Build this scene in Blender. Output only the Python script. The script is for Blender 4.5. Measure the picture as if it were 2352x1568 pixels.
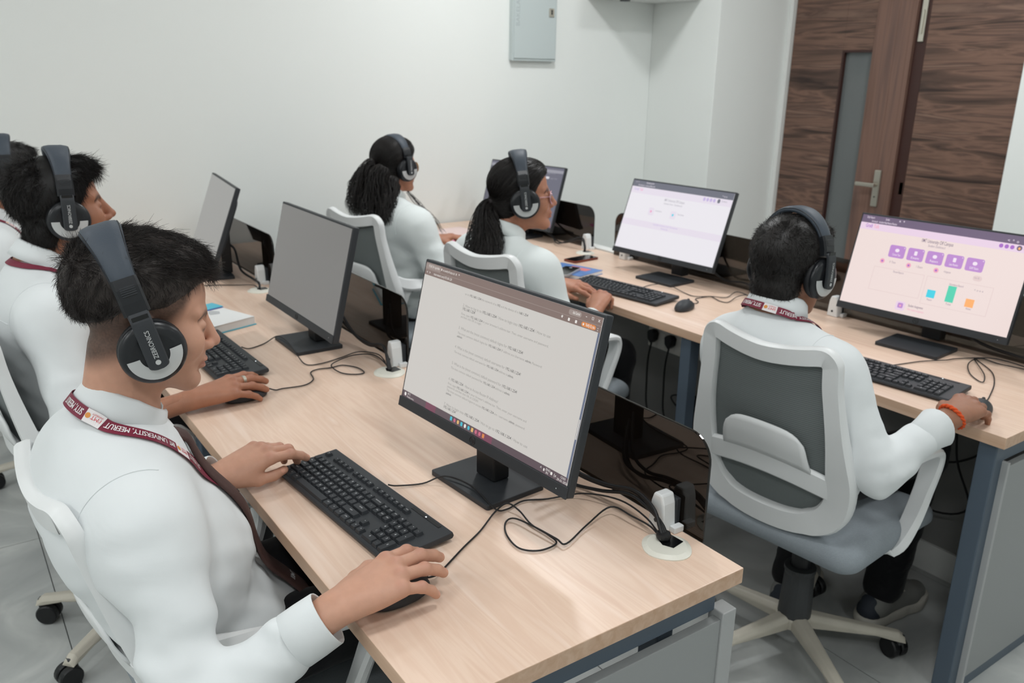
import bpy, bmesh, math, random
import numpy as np
from mathutils import Vector, Matrix
from mathutils.bvhtree import BVHTree

for _o in list(bpy.data.objects):
    bpy.data.objects.remove(_o, do_unlink=True)
SC = bpy.context.scene
COL = SC.collection
random.seed(7)
PI = math.pi
V = Vector

# ------------------------------------------------------------------ camera
cam_data = bpy.data.cameras.new('camera')
cam_data.sensor_width = 36.0
cam_data.lens = 1928.6 / 2352 * 36.0
cam_data.clip_start = 0.05
camera = bpy.data.objects.new('camera', cam_data)
COL.objects.link(camera)
_p, _r, _y = 0.30935, 0.015276, 0.61071
_fw = V((math.sin(_y) * math.cos(_p), math.cos(_y) * math.cos(_p), -math.sin(_p)))
_rt = V((math.cos(_y), -math.sin(_y), 0))
_up = _rt.cross(_fw)
_r2 = _rt * math.cos(_r) + _up * math.sin(_r)
_u2 = -_rt * math.sin(_r) + _up * math.cos(_r)
camera.matrix_world = Matrix(((_r2.x, _u2.x, -_fw.x, 0), (_r2.y, _u2.y, -_fw.y, 0),
                              (_r2.z, _u2.z, -_fw.z, 1.55), (0, 0, 0, 1)))
cam_data.dof.use_dof = True
cam_data.dof.focus_distance = 1.32
cam_data.dof.aperture_fstop = 7.0
SC.camera = camera

# ------------------------------------------------------------------ world, exposure
world = bpy.data.worlds.new('world')
SC.world = world
world.use_nodes = True
world.node_tree.nodes['Background'].inputs[0].default_value = (0.9, 0.95, 1.0, 1)
world.node_tree.nodes['Background'].inputs[1].default_value = 0.05
SC.view_settings.view_transform = 'Standard'
SC.view_settings.look = 'None'
SC.view_settings.exposure = 0.0
SC.view_settings.gamma = 1.0
SC.view_settings.use_curve_mapping = False

# ------------------------------------------------------------------ ceiling lamps, some of them added as fill (light of each panel; the panels themselves are built below)
LIGHTS = [(-0.7, 1.0, 5), (1.0, 0.75, 10.5), (2.9, 0.9, 11),
          (-0.6, 2.7, 6), (0.9, 2.9, 4), (2.35, 3.0, 21), (3.6, 1.8, 16),
          (-0.45, -0.35, 15), (1.3, -1.3, 8), (3.2, -1.2, 8), (-2.05, 0.4, 13), (-2.05, 2.4, 13)]  # near-camera lamp and far-left pair added to brighten under the far desk
CEIL = 2.8
for _i, (_x, _yy, _e) in enumerate(LIGHTS):
    _l = bpy.data.lights.new('panel_or_fill_lamp', 'AREA')
    _l.shape = 'SQUARE'
    _l.size = 0.28
    _l.energy = _e * 0.83
    _l.color = (0.97, 0.988, 1.0)
    _o = bpy.data.objects.new('panel_or_fill_lamp', _l)
    _o.location = (_x, _yy, CEIL - 0.03)
    COL.objects.link(_o)


# ------------------------------------------------------------------ small helpers
def lin(c):
    c = c / 255.0
    return c / 12.92 if c <= 0.04045 else ((c + 0.055) / 1.055) ** 2.4


def rgb(r, g, b):
    return (lin(r), lin(g), lin(b), 1.0)


MATS = {}


def mat(name, color, rough=0.5, metal=0.0, spec=0.5, bump=0.0, bump_scale=200.0, var=0.0, var_scale=5.0,
        emit=None, emit_strength=1.0, coat=0.0, sheen=0.0, sss=0.0, sss_col=None, stretch=(1, 1, 1)):
    if name in MATS:
        return MATS[name]
    m = bpy.data.materials.new(name)
    m.use_nodes = True
    nt = m.node_tree
    b = nt.nodes['Principled BSDF']
    b.inputs['Base Color'].default_value = color
    b.inputs['Roughness'].default_value = rough
    b.inputs['Metallic'].default_value = metal
    b.inputs['Specular IOR Level'].default_value = spec
    if coat:
        b.inputs['Coat Weight'].default_value = coat
        b.inputs['Coat Roughness'].default_value = 0.1
    if sheen:
        b.inputs['Sheen Weight'].default_value = sheen
    if sss:
        b.inputs['Subsurface Weight'].default_value = sss
        b.inputs['Subsurface Radius'].default_value = (0.012, 0.005, 0.003)
        b.inputs['Subsurface Scale'].default_value = 0.6
    if emit:
        b.inputs['Emission Color'].default_value = emit
        b.inputs['Emission Strength'].default_value = emit_strength
    if bump or var:
        tc = nt.nodes.new('ShaderNodeTexCoord')
        mp = nt.nodes.new('ShaderNodeMapping')
        mp.inputs['Scale'].default_value = stretch
        nt.links.new(tc.outputs['Object'], mp.inputs['Vector'])
        if var:
            n = nt.nodes.new('ShaderNodeTexNoise')
            n.inputs['Scale'].default_value = var_scale
            n.inputs['Detail'].default_value = 5
            nt.links.new(mp.outputs[0], n.inputs['Vector'])
            mix = nt.nodes.new('ShaderNodeMix')
            mix.data_type = 'RGBA'
            mix.inputs[6].default_value = tuple(max(0, c * (1 - var)) for c in color[:3]) + (1,)
            mix.inputs[7].default_value = tuple(min(1, c * (1 + var)) for c in color[:3]) + (1,)
            nt.links.new(n.outputs['Fac'], mix.inputs[0])
            nt.links.new(mix.outputs[2], b.inputs['Base Color'])
        if bump:
            n2 = nt.nodes.new('ShaderNodeTexNoise')
            n2.inputs['Scale'].default_value = bump_scale
            n2.inputs['Detail'].default_value = 4
            nt.links.new(mp.outputs[0], n2.inputs['Vector'])
            bp = nt.nodes.new('ShaderNodeBump')
            bp.inputs['Strength'].default_value = bump
            bp.inputs['Distance'].default_value = 0.002
            nt.links.new(n2.outputs['Fac'], bp.inputs['Height'])
            nt.links.new(bp.outputs[0], b.inputs['Normal'])
    MATS[name] = m
    return m


def ramp(nt, stops):
    r = nt.nodes.new('ShaderNodeValToRGB')
    els = r.color_ramp.elements
    while len(els) > 1:
        els.remove(els[-1])
    els[0].position, els[0].color = stops[0]
    for p, c in stops[1:]:
        e = els.new(p)
        e.color = c
    return r


def grain_mat(name, stops, scale, rough, dist=3.0, fine=0.0, spec=0.4, detail=6, obj_random=0.0):
    """Wood: noise stretched along one axis, warped, through a colour ramp."""
    m = bpy.data.materials.new(name)
    m.use_nodes = True
    nt = m.node_tree
    b = nt.nodes['Principled BSDF']
    tc = nt.nodes.new('ShaderNodeTexCoord')
    mp = nt.nodes.new('ShaderNodeMapping')
    mp.inputs['Scale'].default_value = scale
    nt.links.new(tc.outputs['Object'], mp.inputs['Vector'])
    n = nt.nodes.new('ShaderNodeTexNoise')
    n.inputs['Scale'].default_value = 1.0
    n.inputs['Detail'].default_value = detail
    n.inputs['Distortion'].default_value = dist
    nt.links.new(mp.outputs[0], n.inputs['Vector'])
    r = ramp(nt, stops)
    nt.links.new(n.outputs['Fac'], r.inputs[0])
    nt.links.new(r.outputs[0], b.inputs['Base Color'])
    b.inputs['Roughness'].default_value = rough
    b.inputs['Specular IOR Level'].default_value = spec
    MATS[name] = m
    return m


class MB:
    """Collects shapes into one mesh."""

    def __init__(s):
        s.v = []
        s.f = []

    def add(s, vs, fs):
        k = len(s.v)
        s.v += [tuple(p) for p in vs]
        s.f += [tuple(i + k for i in q) for q in fs]
        return s

    def box(s, x0, x1, y0, y1, z0, z1, M=None):
        vs = [V((x, y, z)) for x in (x0, x1) for y in (y0, y1) for z in (z0, z1)]
        if M is not None:
            vs = [M @ p for p in vs]
        return s.add(vs, [(0, 1, 3, 2), (4, 6, 7, 5), (0, 4, 5, 1), (2, 3, 7, 6), (0, 2, 6, 4), (1, 5, 7, 3)])

    def prism(s, pts, d0, d1, M=None):
        """pts: 2D outline (counter-clockwise) in local xy, extruded d0..d1 along z, then M."""
        n = len(pts)
        vs = [V((p[0], p[1], d0)) for p in pts] + [V((p[0], p[1], d1)) for p in pts]
        if M is not None:
            vs = [M @ p for p in vs]
        fs = [tuple(range(n))[::-1], tuple(range(n, 2 * n))]
        fs += [(i, (i + 1) % n, n + (i + 1) % n, n + i) for i in range(n)]
        return s.add(vs, fs)

    def lathe(s, prof, M=None, n=24, caps=True):
        """prof: (r, z) list around local z."""
        vs, fs = [], []
        for r, z in prof:
            for i in range(n):
                a = 2 * PI * i / n
                vs.append(V((r * math.cos(a), r * math.sin(a), z)))
        for k in range(len(prof) - 1):
            for i in range(n):
                j = (i + 1) % n
                fs.append((k * n + i, k * n + j, (k + 1) * n + j, (k + 1) * n + i))
        if caps:
            fs.append(tuple(range(n))[::-1])
            fs.append(tuple(range((len(prof) - 1) * n, len(prof) * n)))
        if M is not None:
            vs = [M @ p for p in vs]
        return s.add(vs, fs)

    def sweep(s, pts, prof, closed=False, up=None, caps=True):
        """Sweeps a cross-section along pts. prof(i) -> list of (side, normal) offsets, or a radius number."""
        pts = [V(p) for p in pts]
        n = len(pts)
        rows = []
        prev = None
        for i in range(n):
            if closed:
                t = pts[(i + 1) % n] - pts[i - 1]
            else:
                t = pts[min(i + 1, n - 1)] - pts[max(i - 1, 0)]
            t.normalize()
            if up is not None:
                u = up(i) if callable(up) else V(up)
                nn = (u - t * u.dot(t))
                if nn.length < 1e-6:
                    nn = prev if prev else t.orthogonal()
            else:
                nn = t.orthogonal() if prev is None else prev - t * prev.dot(t)
            nn.normalize()
            prev = nn
            sd = t.cross(nn)
            q = prof(i) if callable(prof) else prof
            if not isinstance(q, (list, tuple)):
                q = [(q * math.cos(a), q * math.sin(a)) for a in [2 * PI * k / 8 for k in range(8)]]
            rows.append([pts[i] + sd * a + nn * b for a, b in q])
        m = len(rows[0])
        vs = [p for r in rows for p in r]
        fs = []
        for i in range(n if closed else n - 1):
            a, b = i * m, ((i + 1) % n) * m
            for k in range(m):
                fs.append((a + k, a + (k + 1) % m, b + (k + 1) % m, b + k))
        if caps and not closed:
            fs.append(tuple(range(m))[::-1])
            fs.append(tuple(range((n - 1) * m, n * m)))
        return s.add(vs, fs)

    def obj(s, name, m, parent=None, bevel=0.0, smooth=False, seg=2):
        me = bpy.data.meshes.new(name)
        me.from_pydata(s.v, [], s.f)
        me.validate()
        return link(name, me, m, parent, bevel, smooth, seg)


def link(name, me, m, parent=None, bevel=0.0, smooth=False, seg=2):
    o = bpy.data.objects.new(name, me)
    COL.objects.link(o)
    if m is not None and len(me.materials) == 0:
        me.materials.append(MATS[m] if isinstance(m, str) else m)
    if smooth:
        me.polygons.foreach_set('use_smooth', [True] * len(me.polygons))
        if smooth == 'sharp':
            me.set_sharp_from_angle(angle=math.radians(32))
    if bevel:
        b = o.modifiers.new('bevel', 'BEVEL')
        b.width = bevel
        b.segments = seg
        b.limit_method = 'ANGLE'
        b.angle_limit = math.radians(40)
    if parent is not None:
        o.parent = parent
    return o


def tag(o, label=None, cat=None, group=None, kind=None):
    if label:
        o['label'] = label
    if cat:
        o['category'] = cat
    if group:
        o['group'] = group
    if kind:
        o['kind'] = kind
    return o


def empty(name, loc, rz=0.0, label=None, cat=None, group=None):
    o = bpy.data.objects.new(name, None)
    o.empty_display_size = 0.1
    COL.objects.link(o)
    o.location = loc
    o.rotation_euler = (0, 0, rz)
    return tag(o, label, cat, group)


def share(name, src, parent, loc=(0, 0, 0), rz=0.0, scale=None):
    """Another object on the same mesh."""
    o = src.copy()
    o.name = name
    COL.objects.link(o)
    o.parent = parent
    o.location = loc
    o.rotation_euler = (0, 0, rz)
    if scale:
        o.scale = scale
    return o


def spline(pts, per=8, closed=False):
    """Catmull-Rom through pts."""
    P = [V(p) for p in pts]
    n = len(P)
    out = []
    rng = range(n) if closed else range(n - 1)
    for i in rng:
        p0 = P[(i - 1) % n] if closed else P[max(i - 1, 0)]
        p1, p2 = P[i], P[(i + 1) % n]
        p3 = P[(i + 2) % n] if closed else P[min(i + 2, n - 1)]
        for k in range(per):
            t = k / per
            t2, t3 = t * t, t * t * t
            out.append(0.5 * ((2 * p1) + (p2 - p0) * t + (2 * p0 - 5 * p1 + 4 * p2 - p3) * t2 + (3 * p1 - p0 - 3 * p2 + p3) * t3))
    if not closed:
        out.append(P[-1])
    return out


def ellipse(a, b, n=12):
    return [(a * math.cos(2 * PI * k / n), b * math.sin(2 * PI * k / n)) for k in range(n)]


def rrect(w, h, r, n=4):
    """Rounded rectangle outline, counter-clockwise, centred."""
    out = []
    for cx, cy, a0 in ((w / 2 - r, h / 2 - r, 0), (-w / 2 + r, h / 2 - r, 90), (-w / 2 + r, -h / 2 + r, 180), (w / 2 - r, -h / 2 + r, 270)):
        for k in range(n + 1):
            a = math.radians(a0 + 90 * k / n)
            out.append((cx + r * math.cos(a), cy + r * math.sin(a)))
    return out


_TXT = {}


def text_geo(s, bold=0.0, font_res=3):
    """Flat letters, height about 1, starting at x=0 -> verts (n,3), faces, width."""
    key = (s, bold)
    if key in _TXT:
        return _TXT[key]
    c = bpy.data.curves.new('lettering', 'FONT')
    c.body = s
    c.size = 1.0
    c.resolution_u = font_res
    c.offset = bold
    o = bpy.data.objects.new('lettering', c)
    COL.objects.link(o)
    dg = bpy.context.evaluated_depsgraph_get()
    me = bpy.data.meshes.new_from_object(o.evaluated_get(dg))
    n = len(me.vertices)
    co = np.zeros(n * 3)
    me.vertices.foreach_get('co', co)
    co = co.reshape(-1, 3)
    bm_ = bmesh.new()
    bm_.from_mesh(me)
    bmesh.ops.triangulate(bm_, faces=bm_.faces[:])
    bm_.to_mesh(me)
    bm_.free()
    fs = [tuple(p.vertices) for p in me.polygons]
    w = float(co[:, 0].max()) if n else 0.3
    bpy.data.objects.remove(o, do_unlink=True)
    bpy.data.curves.remove(c)
    bpy.data.meshes.remove(me)
    _TXT[key] = (co, fs, w)
    return _TXT[key]


def put_text(mb, s, size, place, bold=0.0, width=None, align='l'):
    """place(x, y) -> 3D point for the letter plane."""
    co, fs, w = text_geo(s, bold)
    kx = size if width is None else width / max(w, 1e-6)
    off = {'l': 0, 'c': -w * kx / 2, 'r': -w * kx}[align]
    mb.add([place(p[0] * kx + off, p[1] * size) for p in co], fs)
    return w * kx

# ------------------------------------------------------------------ solid modelling on a grid (bodies, clothes, hair)
def npv(p):
    return np.array(p, dtype=np.float32)


class SDF:
    def __init__(s, lo, hi, res):
        s.lo, s.res = npv(lo), float(res)
        s.n = (np.ceil((npv(hi) - s.lo) / res)).astype(int) + 1
        s.g = np.full(tuple(s.n), 0.2, np.float32)
        s.ax = [s.lo[i] + res * np.arange(s.n[i], dtype=np.float32) for i in range(3)]

    def sub(s, lo, hi):
        a = np.maximum(np.floor((npv(lo) - s.lo) / s.res).astype(int), 0)
        b = np.minimum(np.ceil((npv(hi) - s.lo) / s.res).astype(int) + 1, s.n)
        if np.any(a >= b):
            return None, None
        sl = tuple(slice(a[i], b[i]) for i in range(3))
        P = np.stack(np.meshgrid(*[s.ax[i][sl[i]] for i in range(3)], indexing='ij'), -1)
        return sl, P

    def op(s, sl, d, k, op):
        g = s.g[sl]
        if op == 'u':
            if k > 0:
                h = np.clip(0.5 + 0.5 * (g - d) / k, 0, 1)
                s.g[sl] = g * (1 - h) + d * h - k * h * (1 - h)
            else:
                s.g[sl] = np.minimum(g, d)
        elif op == 's':
            h = np.clip(0.5 - 0.5 * (g + d) / max(k, 1e-6), 0, 1)
            s.g[sl] = g * (1 - h) - d * h + k * h * (1 - h)
        elif op == 'i':
            s.g[sl] = np.maximum(g, d)

    def cone(s, a, b, r1, r2, k=0.01, op='u', squash=None):
        a, b = npv(a), npv(b)
        R = max(r1, r2) + k + 2 * s.res
        sl, P = s.sub(np.minimum(a, b) - R, np.maximum(a, b) + R)
        if sl is None:
            return s
        ba = b - a
        pa = P - a
        h = np.clip((pa @ ba) / max(float(ba @ ba), 1e-9), 0, 1)
        q = pa - h[..., None] * ba
        if squash is not None:
            ax, f = npv(squash[0]), squash[1]
            ax = ax / np.linalg.norm(ax)
            q = q + (q @ ax)[..., None] * ax * (1.0 / f - 1.0)
        d = np.sqrt((q * q).sum(-1)) - (r1 + (r2 - r1) * h)
        if squash is not None and squash[1] < 1:
            d = d * (0.5 + 0.5 * squash[1])
        s.op(sl, d, k, op)
        return s

    def chain(s, pts, rs, k=0.01, op='u', squash=None):
        for i in range(len(pts) - 1):
            s.cone(pts[i], pts[i + 1], rs[i], rs[i + 1], k, op, squash)
        return s

    def ell(s, c, r, k=0.01, op='u', R=None):
        c, r = npv(c), npv(r)
        m = float(r.max()) + k + 2 * s.res
        sl, P = s.sub(c - m, c + m)
        if sl is None:
            return s
        p = P - c
        if R is not None:
            p = p @ np.array(R, np.float32)
        k0 = np.sqrt(((p / r) ** 2).sum(-1))
        k1 = np.sqrt(((p / (r * r)) ** 2).sum(-1)) + 1e-9
        s.op(sl, k0 * (k0 - 1.0) / k1, k, op)
        return s

    def field(s, fn):
        """g += fn(P) near the surface."""
        idx = np.nonzero(np.abs(s.g) < 0.05)
        P = np.stack([s.ax[i][idx[i]] for i in range(3)], -1)
        s.g[idx] += fn(P, s.g[idx])
        return s

    def cut(s, fn):
        """Intersects with fn(P) < 0."""
        P = np.stack(np.meshgrid(*s.ax, indexing='ij'), -1)
        s.g = np.maximum(s.g, fn(P).astype(np.float32))
        return s

    def mesh(s, smooth=1):
        g = s.g
        ins = g < 0
        cnt = sum(ins[a:a + g.shape[0] - 1, b:b + g.shape[1] - 1, c:c + g.shape[2] - 1].astype(np.int8)
                  for a in (0, 1) for b in (0, 1) for c in (0, 1))
        act = (cnt > 0) & (cnt < 8)
        cells = np.argwhere(act)
        ids = np.full(act.shape, -1, np.int64)
        ids[tuple(cells.T)] = np.arange(len(cells))
        acc = np.zeros((len(cells), 3), np.float32)
        num = np.zeros(len(cells), np.float32)
        for ax in range(3):
            o1, o2 = [i for i in range(3) if i != ax]
            for u in (0, 1):
                for w in (0, 1):
                    d0 = np.zeros(3, int)
                    d0[o1], d0[o2] = u, w
                    d1 = d0.copy()
                    d1[ax] = 1
                    a, b = cells + d0, cells + d1
                    ga, gb = g[tuple(a.T)], g[tuple(b.T)]
                    x = (ga < 0) != (gb < 0)
                    t = np.where(x, ga / np.where(x, ga - gb, 1), 0)
                    pos = d0[None, :].astype(np.float32).repeat(len(cells), 0)
                    pos[:, ax] = t
                    acc += pos * x[:, None]
                    num += x
        vs = s.lo + (cells + acc / np.maximum(num, 1)[:, None]) * s.res
        quads = []
        for ax in range(3):
            o1, o2 = [(1, 2), (2, 0), (0, 1)][ax]
            sl0 = [slice(None)] * 3
            sl1 = [slice(None)] * 3
            sl0[ax], sl1[ax] = slice(0, -1), slice(1, None)
            a, b = ins[tuple(sl0)], ins[tuple(sl1)]
            e = np.argwhere(a != b)
            e = e[(e[:, o1] > 0) & (e[:, o2] > 0) & (e[:, o1] < g.shape[o1] - 1) & (e[:, o2] < g.shape[o2] - 1)]
            fl = a[tuple(e.T)]
            c = []
            for u, w in ((0, 0), (1, 0), (1, 1), (0, 1)):
                q = e.copy()
                q[:, o1] -= 1 - u
                q[:, o2] -= 1 - w
                c.append(ids[tuple(q.T)])
            q = np.stack(c, 1)
            q[~fl] = q[~fl][:, ::-1]
            quads.append(q)
        q = np.concatenate(quads)
        q = q[(q >= 0).all(1)]
        for _ in range(smooth):
            sm = np.zeros_like(vs)
            ct = np.zeros(len(vs), np.float32)
            for k in range(4):
                a, b = q[:, k], q[:, (k + 1) % 4]
                for dim in range(3):
                    sm[:, dim] += np.bincount(a, vs[b, dim], len(vs)) + np.bincount(b, vs[a, dim], len(vs))
                ct += np.bincount(a, minlength=len(vs)) + np.bincount(b, minlength=len(vs))
            vs = 0.5 * vs + 0.5 * sm / np.maximum(ct, 1)[:, None]
        return vs, q


def np_mesh(name, parts):
    """parts: list of (verts, quads) joined into one mesh."""
    vs, qs, k = [], [], 0
    for v, q in parts:
        vs.append(np.asarray(v, np.float32))
        qs.append(np.asarray(q) + k)
        k += len(v)
    vs, qs = np.concatenate(vs), np.concatenate(qs)
    me = bpy.data.meshes.new(name)
    me.vertices.add(len(vs))
    me.vertices.foreach_set('co', vs.ravel())
    m = qs.shape[1]
    me.loops.add(len(qs) * m)
    me.loops.foreach_set('vertex_index', qs.ravel().astype(np.int32))
    me.polygons.add(len(qs))
    me.polygons.foreach_set('loop_start', (np.arange(len(qs)) * m).astype(np.int32))
    me.update(calc_edges=True)
    me.validate()
    me.polygons.foreach_set('use_smooth', [True] * len(me.polygons))
    return me, vs, qs


def bvh_of(vs, qs):
    return BVHTree.FromPolygons([tuple(map(float, p)) for p in vs], [tuple(map(int, p)) for p in qs])


def rot_np(yaw=0.0, pitch=0.0, roll=0.0):
    """Head frame: x forward, y left, z up. pitch > 0 looks down."""
    return np.array(Matrix.Rotation(yaw, 3, 'Z') @ Matrix.Rotation(pitch, 3, 'Y') @ Matrix.Rotation(roll, 3, 'X'), np.float32)


def folds(P, seed, freq, axis, amp):
    """Soft cloth folds running across `axis`."""
    r = np.random.RandomState(seed)
    a = npv(axis) / np.linalg.norm(axis)
    w = np.zeros(len(P), np.float32)
    for k in range(3):
        d1, d2 = r.normal(size=3).astype(np.float32), r.normal(size=3).astype(np.float32)
        ph = r.rand(3) * 6.28
        warp = 0.9 * np.sin(P @ d1 * 14 + ph[0]) + 0.6 * np.sin(P @ d2 * 25 + ph[1])
        w += (0.6 ** k) * np.sin((P @ (a + 0.35 * d1 / np.linalg.norm(d1))) * freq * (1 + 0.7 * k) + ph[2] + 1.6 * warp)
    m = 0.5 + 0.5 * np.sin(P @ r.normal(size=3).astype(np.float32) * 11 + r.rand() * 6)
    w = 0.62 * w + 0.55 * (1.0 - 2.0 * np.abs(np.sin(0.5 * (P @ a) * freq * 1.15 + 1.3 * np.sin(P @ d1 * 9) + ph[0])))
    return amp * w * (0.35 + 0.65 * m)


def near_seg(P, a, b):
    a, b = npv(a), npv(b)
    ba = b - a
    h = np.clip(((P - a) @ ba) / float(ba @ ba), 0, 1)
    return np.linalg.norm(P - a - h[:, None] * ba, axis=1), h


def smoothstep(x, a, b):
    t = np.clip((x - a) / (b - a), 0, 1)
    return t * t * (3 - 2 * t)

# ------------------------------------------------------------------ materials of the place
mat('wall_paint', rgb(240, 243, 240), rough=0.7, spec=0.2, var=0.015, var_scale=1.5, bump=0.05, bump_scale=60)
mat('ceiling_paint', rgb(235, 236, 234), rough=0.8, spec=0.2)
mat('white_trim', rgb(228, 229, 226), rough=0.5, var=0.02, var_scale=6)
mat('grout', rgb(92, 94, 94), rough=0.8)
mat('dark_low_wall', rgb(140, 140, 138), rough=0.75, spec=0.2, var=0.06, var_scale=4)
mat('slate_metal', rgb(84, 97, 110), rough=0.4, spec=0.4)
mat('grey_board', rgb(158, 161, 161), rough=0.45, spec=0.35)
mat('grey_edge', rgb(176, 178, 178), rough=0.4)
mat('white_plastic', rgb(236, 238, 238), rough=0.38, spec=0.45, var=0.015, var_scale=3)
mat('ivory_plastic', rgb(228, 226, 214), rough=0.42)
mat('ivory_dirty', rgb(200, 194, 180), rough=0.5, var=0.14, var_scale=16)
mat('black_plastic', rgb(26, 27, 29), rough=0.42, spec=0.4)
mat('charcoal_plastic', rgb(50, 53, 57), rough=0.5, spec=0.4)
mat('key_plastic', rgb(48, 51, 55), rough=0.55, spec=0.35)
mat('glossy_black', rgb(16, 17, 18), rough=0.2, spec=0.5)
mat('cable_black', rgb(20, 20, 22), rough=0.5)
mat('steel', rgb(200, 196, 184), rough=0.3, metal=0.9)
mat('brass_dark', rgb(70, 62, 40), rough=0.4, metal=0.6)
mat('panel_box_paint', rgb(196, 206, 206), rough=0.4)
mat('panel_box_print', rgb(172, 182, 184), rough=0.5)
mat('door_glass', rgb(104, 108, 108), rough=0.12, spec=0.5)
mat('red_wood', rgb(58, 30, 24), rough=0.45)
mat('socket_plastic', rgb(236, 234, 228), rough=0.4)
mat('print_white', rgb(225, 228, 230), rough=0.5)
mat('lamp_diffuser', rgb(240, 240, 240), rough=0.6, emit=(1, 1, 1, 1), emit_strength=3.0)

# beech desk top, grain along the row (y)
grain_mat('beech', [(0.30, rgb(227, 194, 172)), (0.46, rgb(238, 210, 189)), (0.55, rgb(231, 200, 178)), (0.72, rgb(242, 217, 199))],
          (26, 1.6, 26), 0.34, dist=1.2, spec=0.45)
grain_mat('beech_edge', [(0.3, rgb(203, 165, 135)), (0.7, rgb(222, 190, 164))], (60, 2.0, 60), 0.4, dist=0.6)
grain_mat('walnut_across', [(0.30, rgb(58, 46, 42)), (0.42, rgb(98, 77, 67)), (0.50, rgb(128, 99, 85)), (0.58, rgb(92, 72, 64)), (0.72, rgb(146, 117, 101))],
          (1.0, 1.1, 15), 0.4, dist=1.6, spec=0.3, detail=5)
grain_mat('walnut_upright', [(0.3, rgb(102, 77, 67)), (0.5, rgb(128, 99, 87)), (0.7, rgb(106, 84, 77))], (24, 24, 0.9), 0.4, dist=0.8, spec=0.3)


def tile_material():
    m = bpy.data.materials.new('grey_tile')
    m.use_nodes = True
    nt = m.node_tree
    b = nt.nodes['Principled BSDF']
    g = nt.nodes.new('ShaderNodeNewGeometry')
    n = nt.nodes.new('ShaderNodeTexNoise')
    n.inputs['Scale'].default_value = 3.2
    n.inputs['Detail'].default_value = 8
    n.inputs['Distortion'].default_value = 1.4
    nt.links.new(g.outputs['Position'], n.inputs['Vector'])
    r = ramp(nt, [(0.32, rgb(168, 171, 170)), (0.55, rgb(186, 189, 187)), (0.68, rgb(204, 206, 203))])
    nt.links.new(n.outputs['Fac'], r.inputs[0])
    nt.links.new(r.outputs[0], b.inputs['Base Color'])
    b.inputs['Roughness'].default_value = 0.28
    b.inputs['Specular IOR Level'].default_value = 0.45
    MATS['grey_tile'] = m


tile_material()


def tinted_acrylic():
    """Smoked sheet: lets a little brown light through and mirrors what stands in front."""
    m = bpy.data.materials.new('smoked_acrylic')
    m.use_nodes = True
    nt = m.node_tree
    nt.nodes.remove(nt.nodes['Principled BSDF'])
    out = nt.nodes['Material Output']
    tr = nt.nodes.new('ShaderNodeBsdfTransparent')
    tr.inputs[0].default_value = (0.40, 0.36, 0.325, 1)
    df = nt.nodes.new('ShaderNodeBsdfDiffuse')
    df.inputs[0].default_value = rgb(40, 33, 28)
    m0 = nt.nodes.new('ShaderNodeMixShader')
    m0.inputs[0].default_value = 0.35
    nt.links.new(tr.outputs[0], m0.inputs[1])
    nt.links.new(df.outputs[0], m0.inputs[2])
    gl = nt.nodes.new('ShaderNodeBsdfGlossy')
    gl.inputs['Roughness'].default_value = 0.02
    gl.inputs['Color'].default_value = (1, 1, 1, 1)
    fr = nt.nodes.new('ShaderNodeFresnel')
    fr.inputs['IOR'].default_value = 1.5
    mx = nt.nodes.new('ShaderNodeMixShader')
    nt.links.new(fr.outputs[0], mx.inputs[0])
    nt.links.new(m0.outputs[0], mx.inputs[1])
    nt.links.new(gl.outputs[0], mx.inputs[2])
    nt.links.new(mx.outputs[0], out.inputs[0])
    MATS['smoked_acrylic'] = m


tinted_acrylic()

# ------------------------------------------------------------------ the room
X0, X1, Y0, YP = 3.856, 4.469, 4.05, 3.508
XL, YF = -2.4, -2.6


def struct(name, mb, m, bevel=0.0, label=None):
    o = mb.obj(name, m, None, bevel)
    return tag(o, label, None, None, 'structure')


floor = struct('floor', MB().box(XL, X1 + 0.2, YF, Y0 + 0.2, -0.12, -0.004), 'grout')
tile_src = None
TX, TY = 0.59, 1.18
for i in range(-5, 9):
    for j in range(-5, 3):
        x, y = 0.132 + i * TX, 3.01 + (j - 1) * TY
        x0, x1 = max(x + 0.0015, XL), min(x + TX - 0.0015, X1 + 0.2)
        y0, y1 = max(y + 0.0015, YF), min(y + TY - 0.0015, Y0 + 0.2)
        if x1 - x0 < 0.01 or y1 - y0 < 0.01:
            continue
        full = abs(x1 - x0 - TX) < 0.01 and abs(y1 - y0 - TY) < 0.01
        if full and tile_src is not None:
            share('tile', tile_src, floor, (x0, y0, 0))
        else:
            t = MB().box(0, x1 - x0, 0, y1 - y0, -0.004, 0.0).obj('tile', 'grey_tile', floor)
            t.location = (x0, y0, 0)
            if full:
                tile_src = t

struct('ceiling', MB().box(XL, X1 + 0.2, YF, Y0 + 0.2, CEIL, CEIL + 0.1), 'ceiling_paint')
struct('wall_back', MB().box(XL - 0.1, X1 + 0.3, Y0, Y0 + 0.12, -0.1, CEIL), 'wall_paint')
struct('wall_left', MB().box(XL - 0.12, XL, YF, Y0, -0.1, CEIL), 'wall_paint')
struct('wall_front', MB().box(XL - 0.1, X1 + 0.3, YF - 0.12, YF, -0.1, CEIL), 'wall_paint')
struct('wall_pillar', MB().box(X0, X1 + 0.12, YP, Y0, 0, CEIL), 'wall_paint', 0.004)
struct('wall_right', MB().box(X1 - 0.02, X1 + 0.12, YF, 2.095, 0, CEIL), 'wall_paint')
struct('wall_over_door', MB().box(X1, X1 + 0.12, 2.095, YP, 2.25, CEIL), 'wall_paint')
struct('trim_1', MB().box(X1 - 0.012, X1 + 0.1, YP - 0.028, YP, 0, 2.25), 'white_trim', 0.003)
struct('baseboard_back', MB().box(XL, 2.5, Y0 - 0.012, Y0, 0, 0.09), 'white_trim', 0.002)
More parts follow.
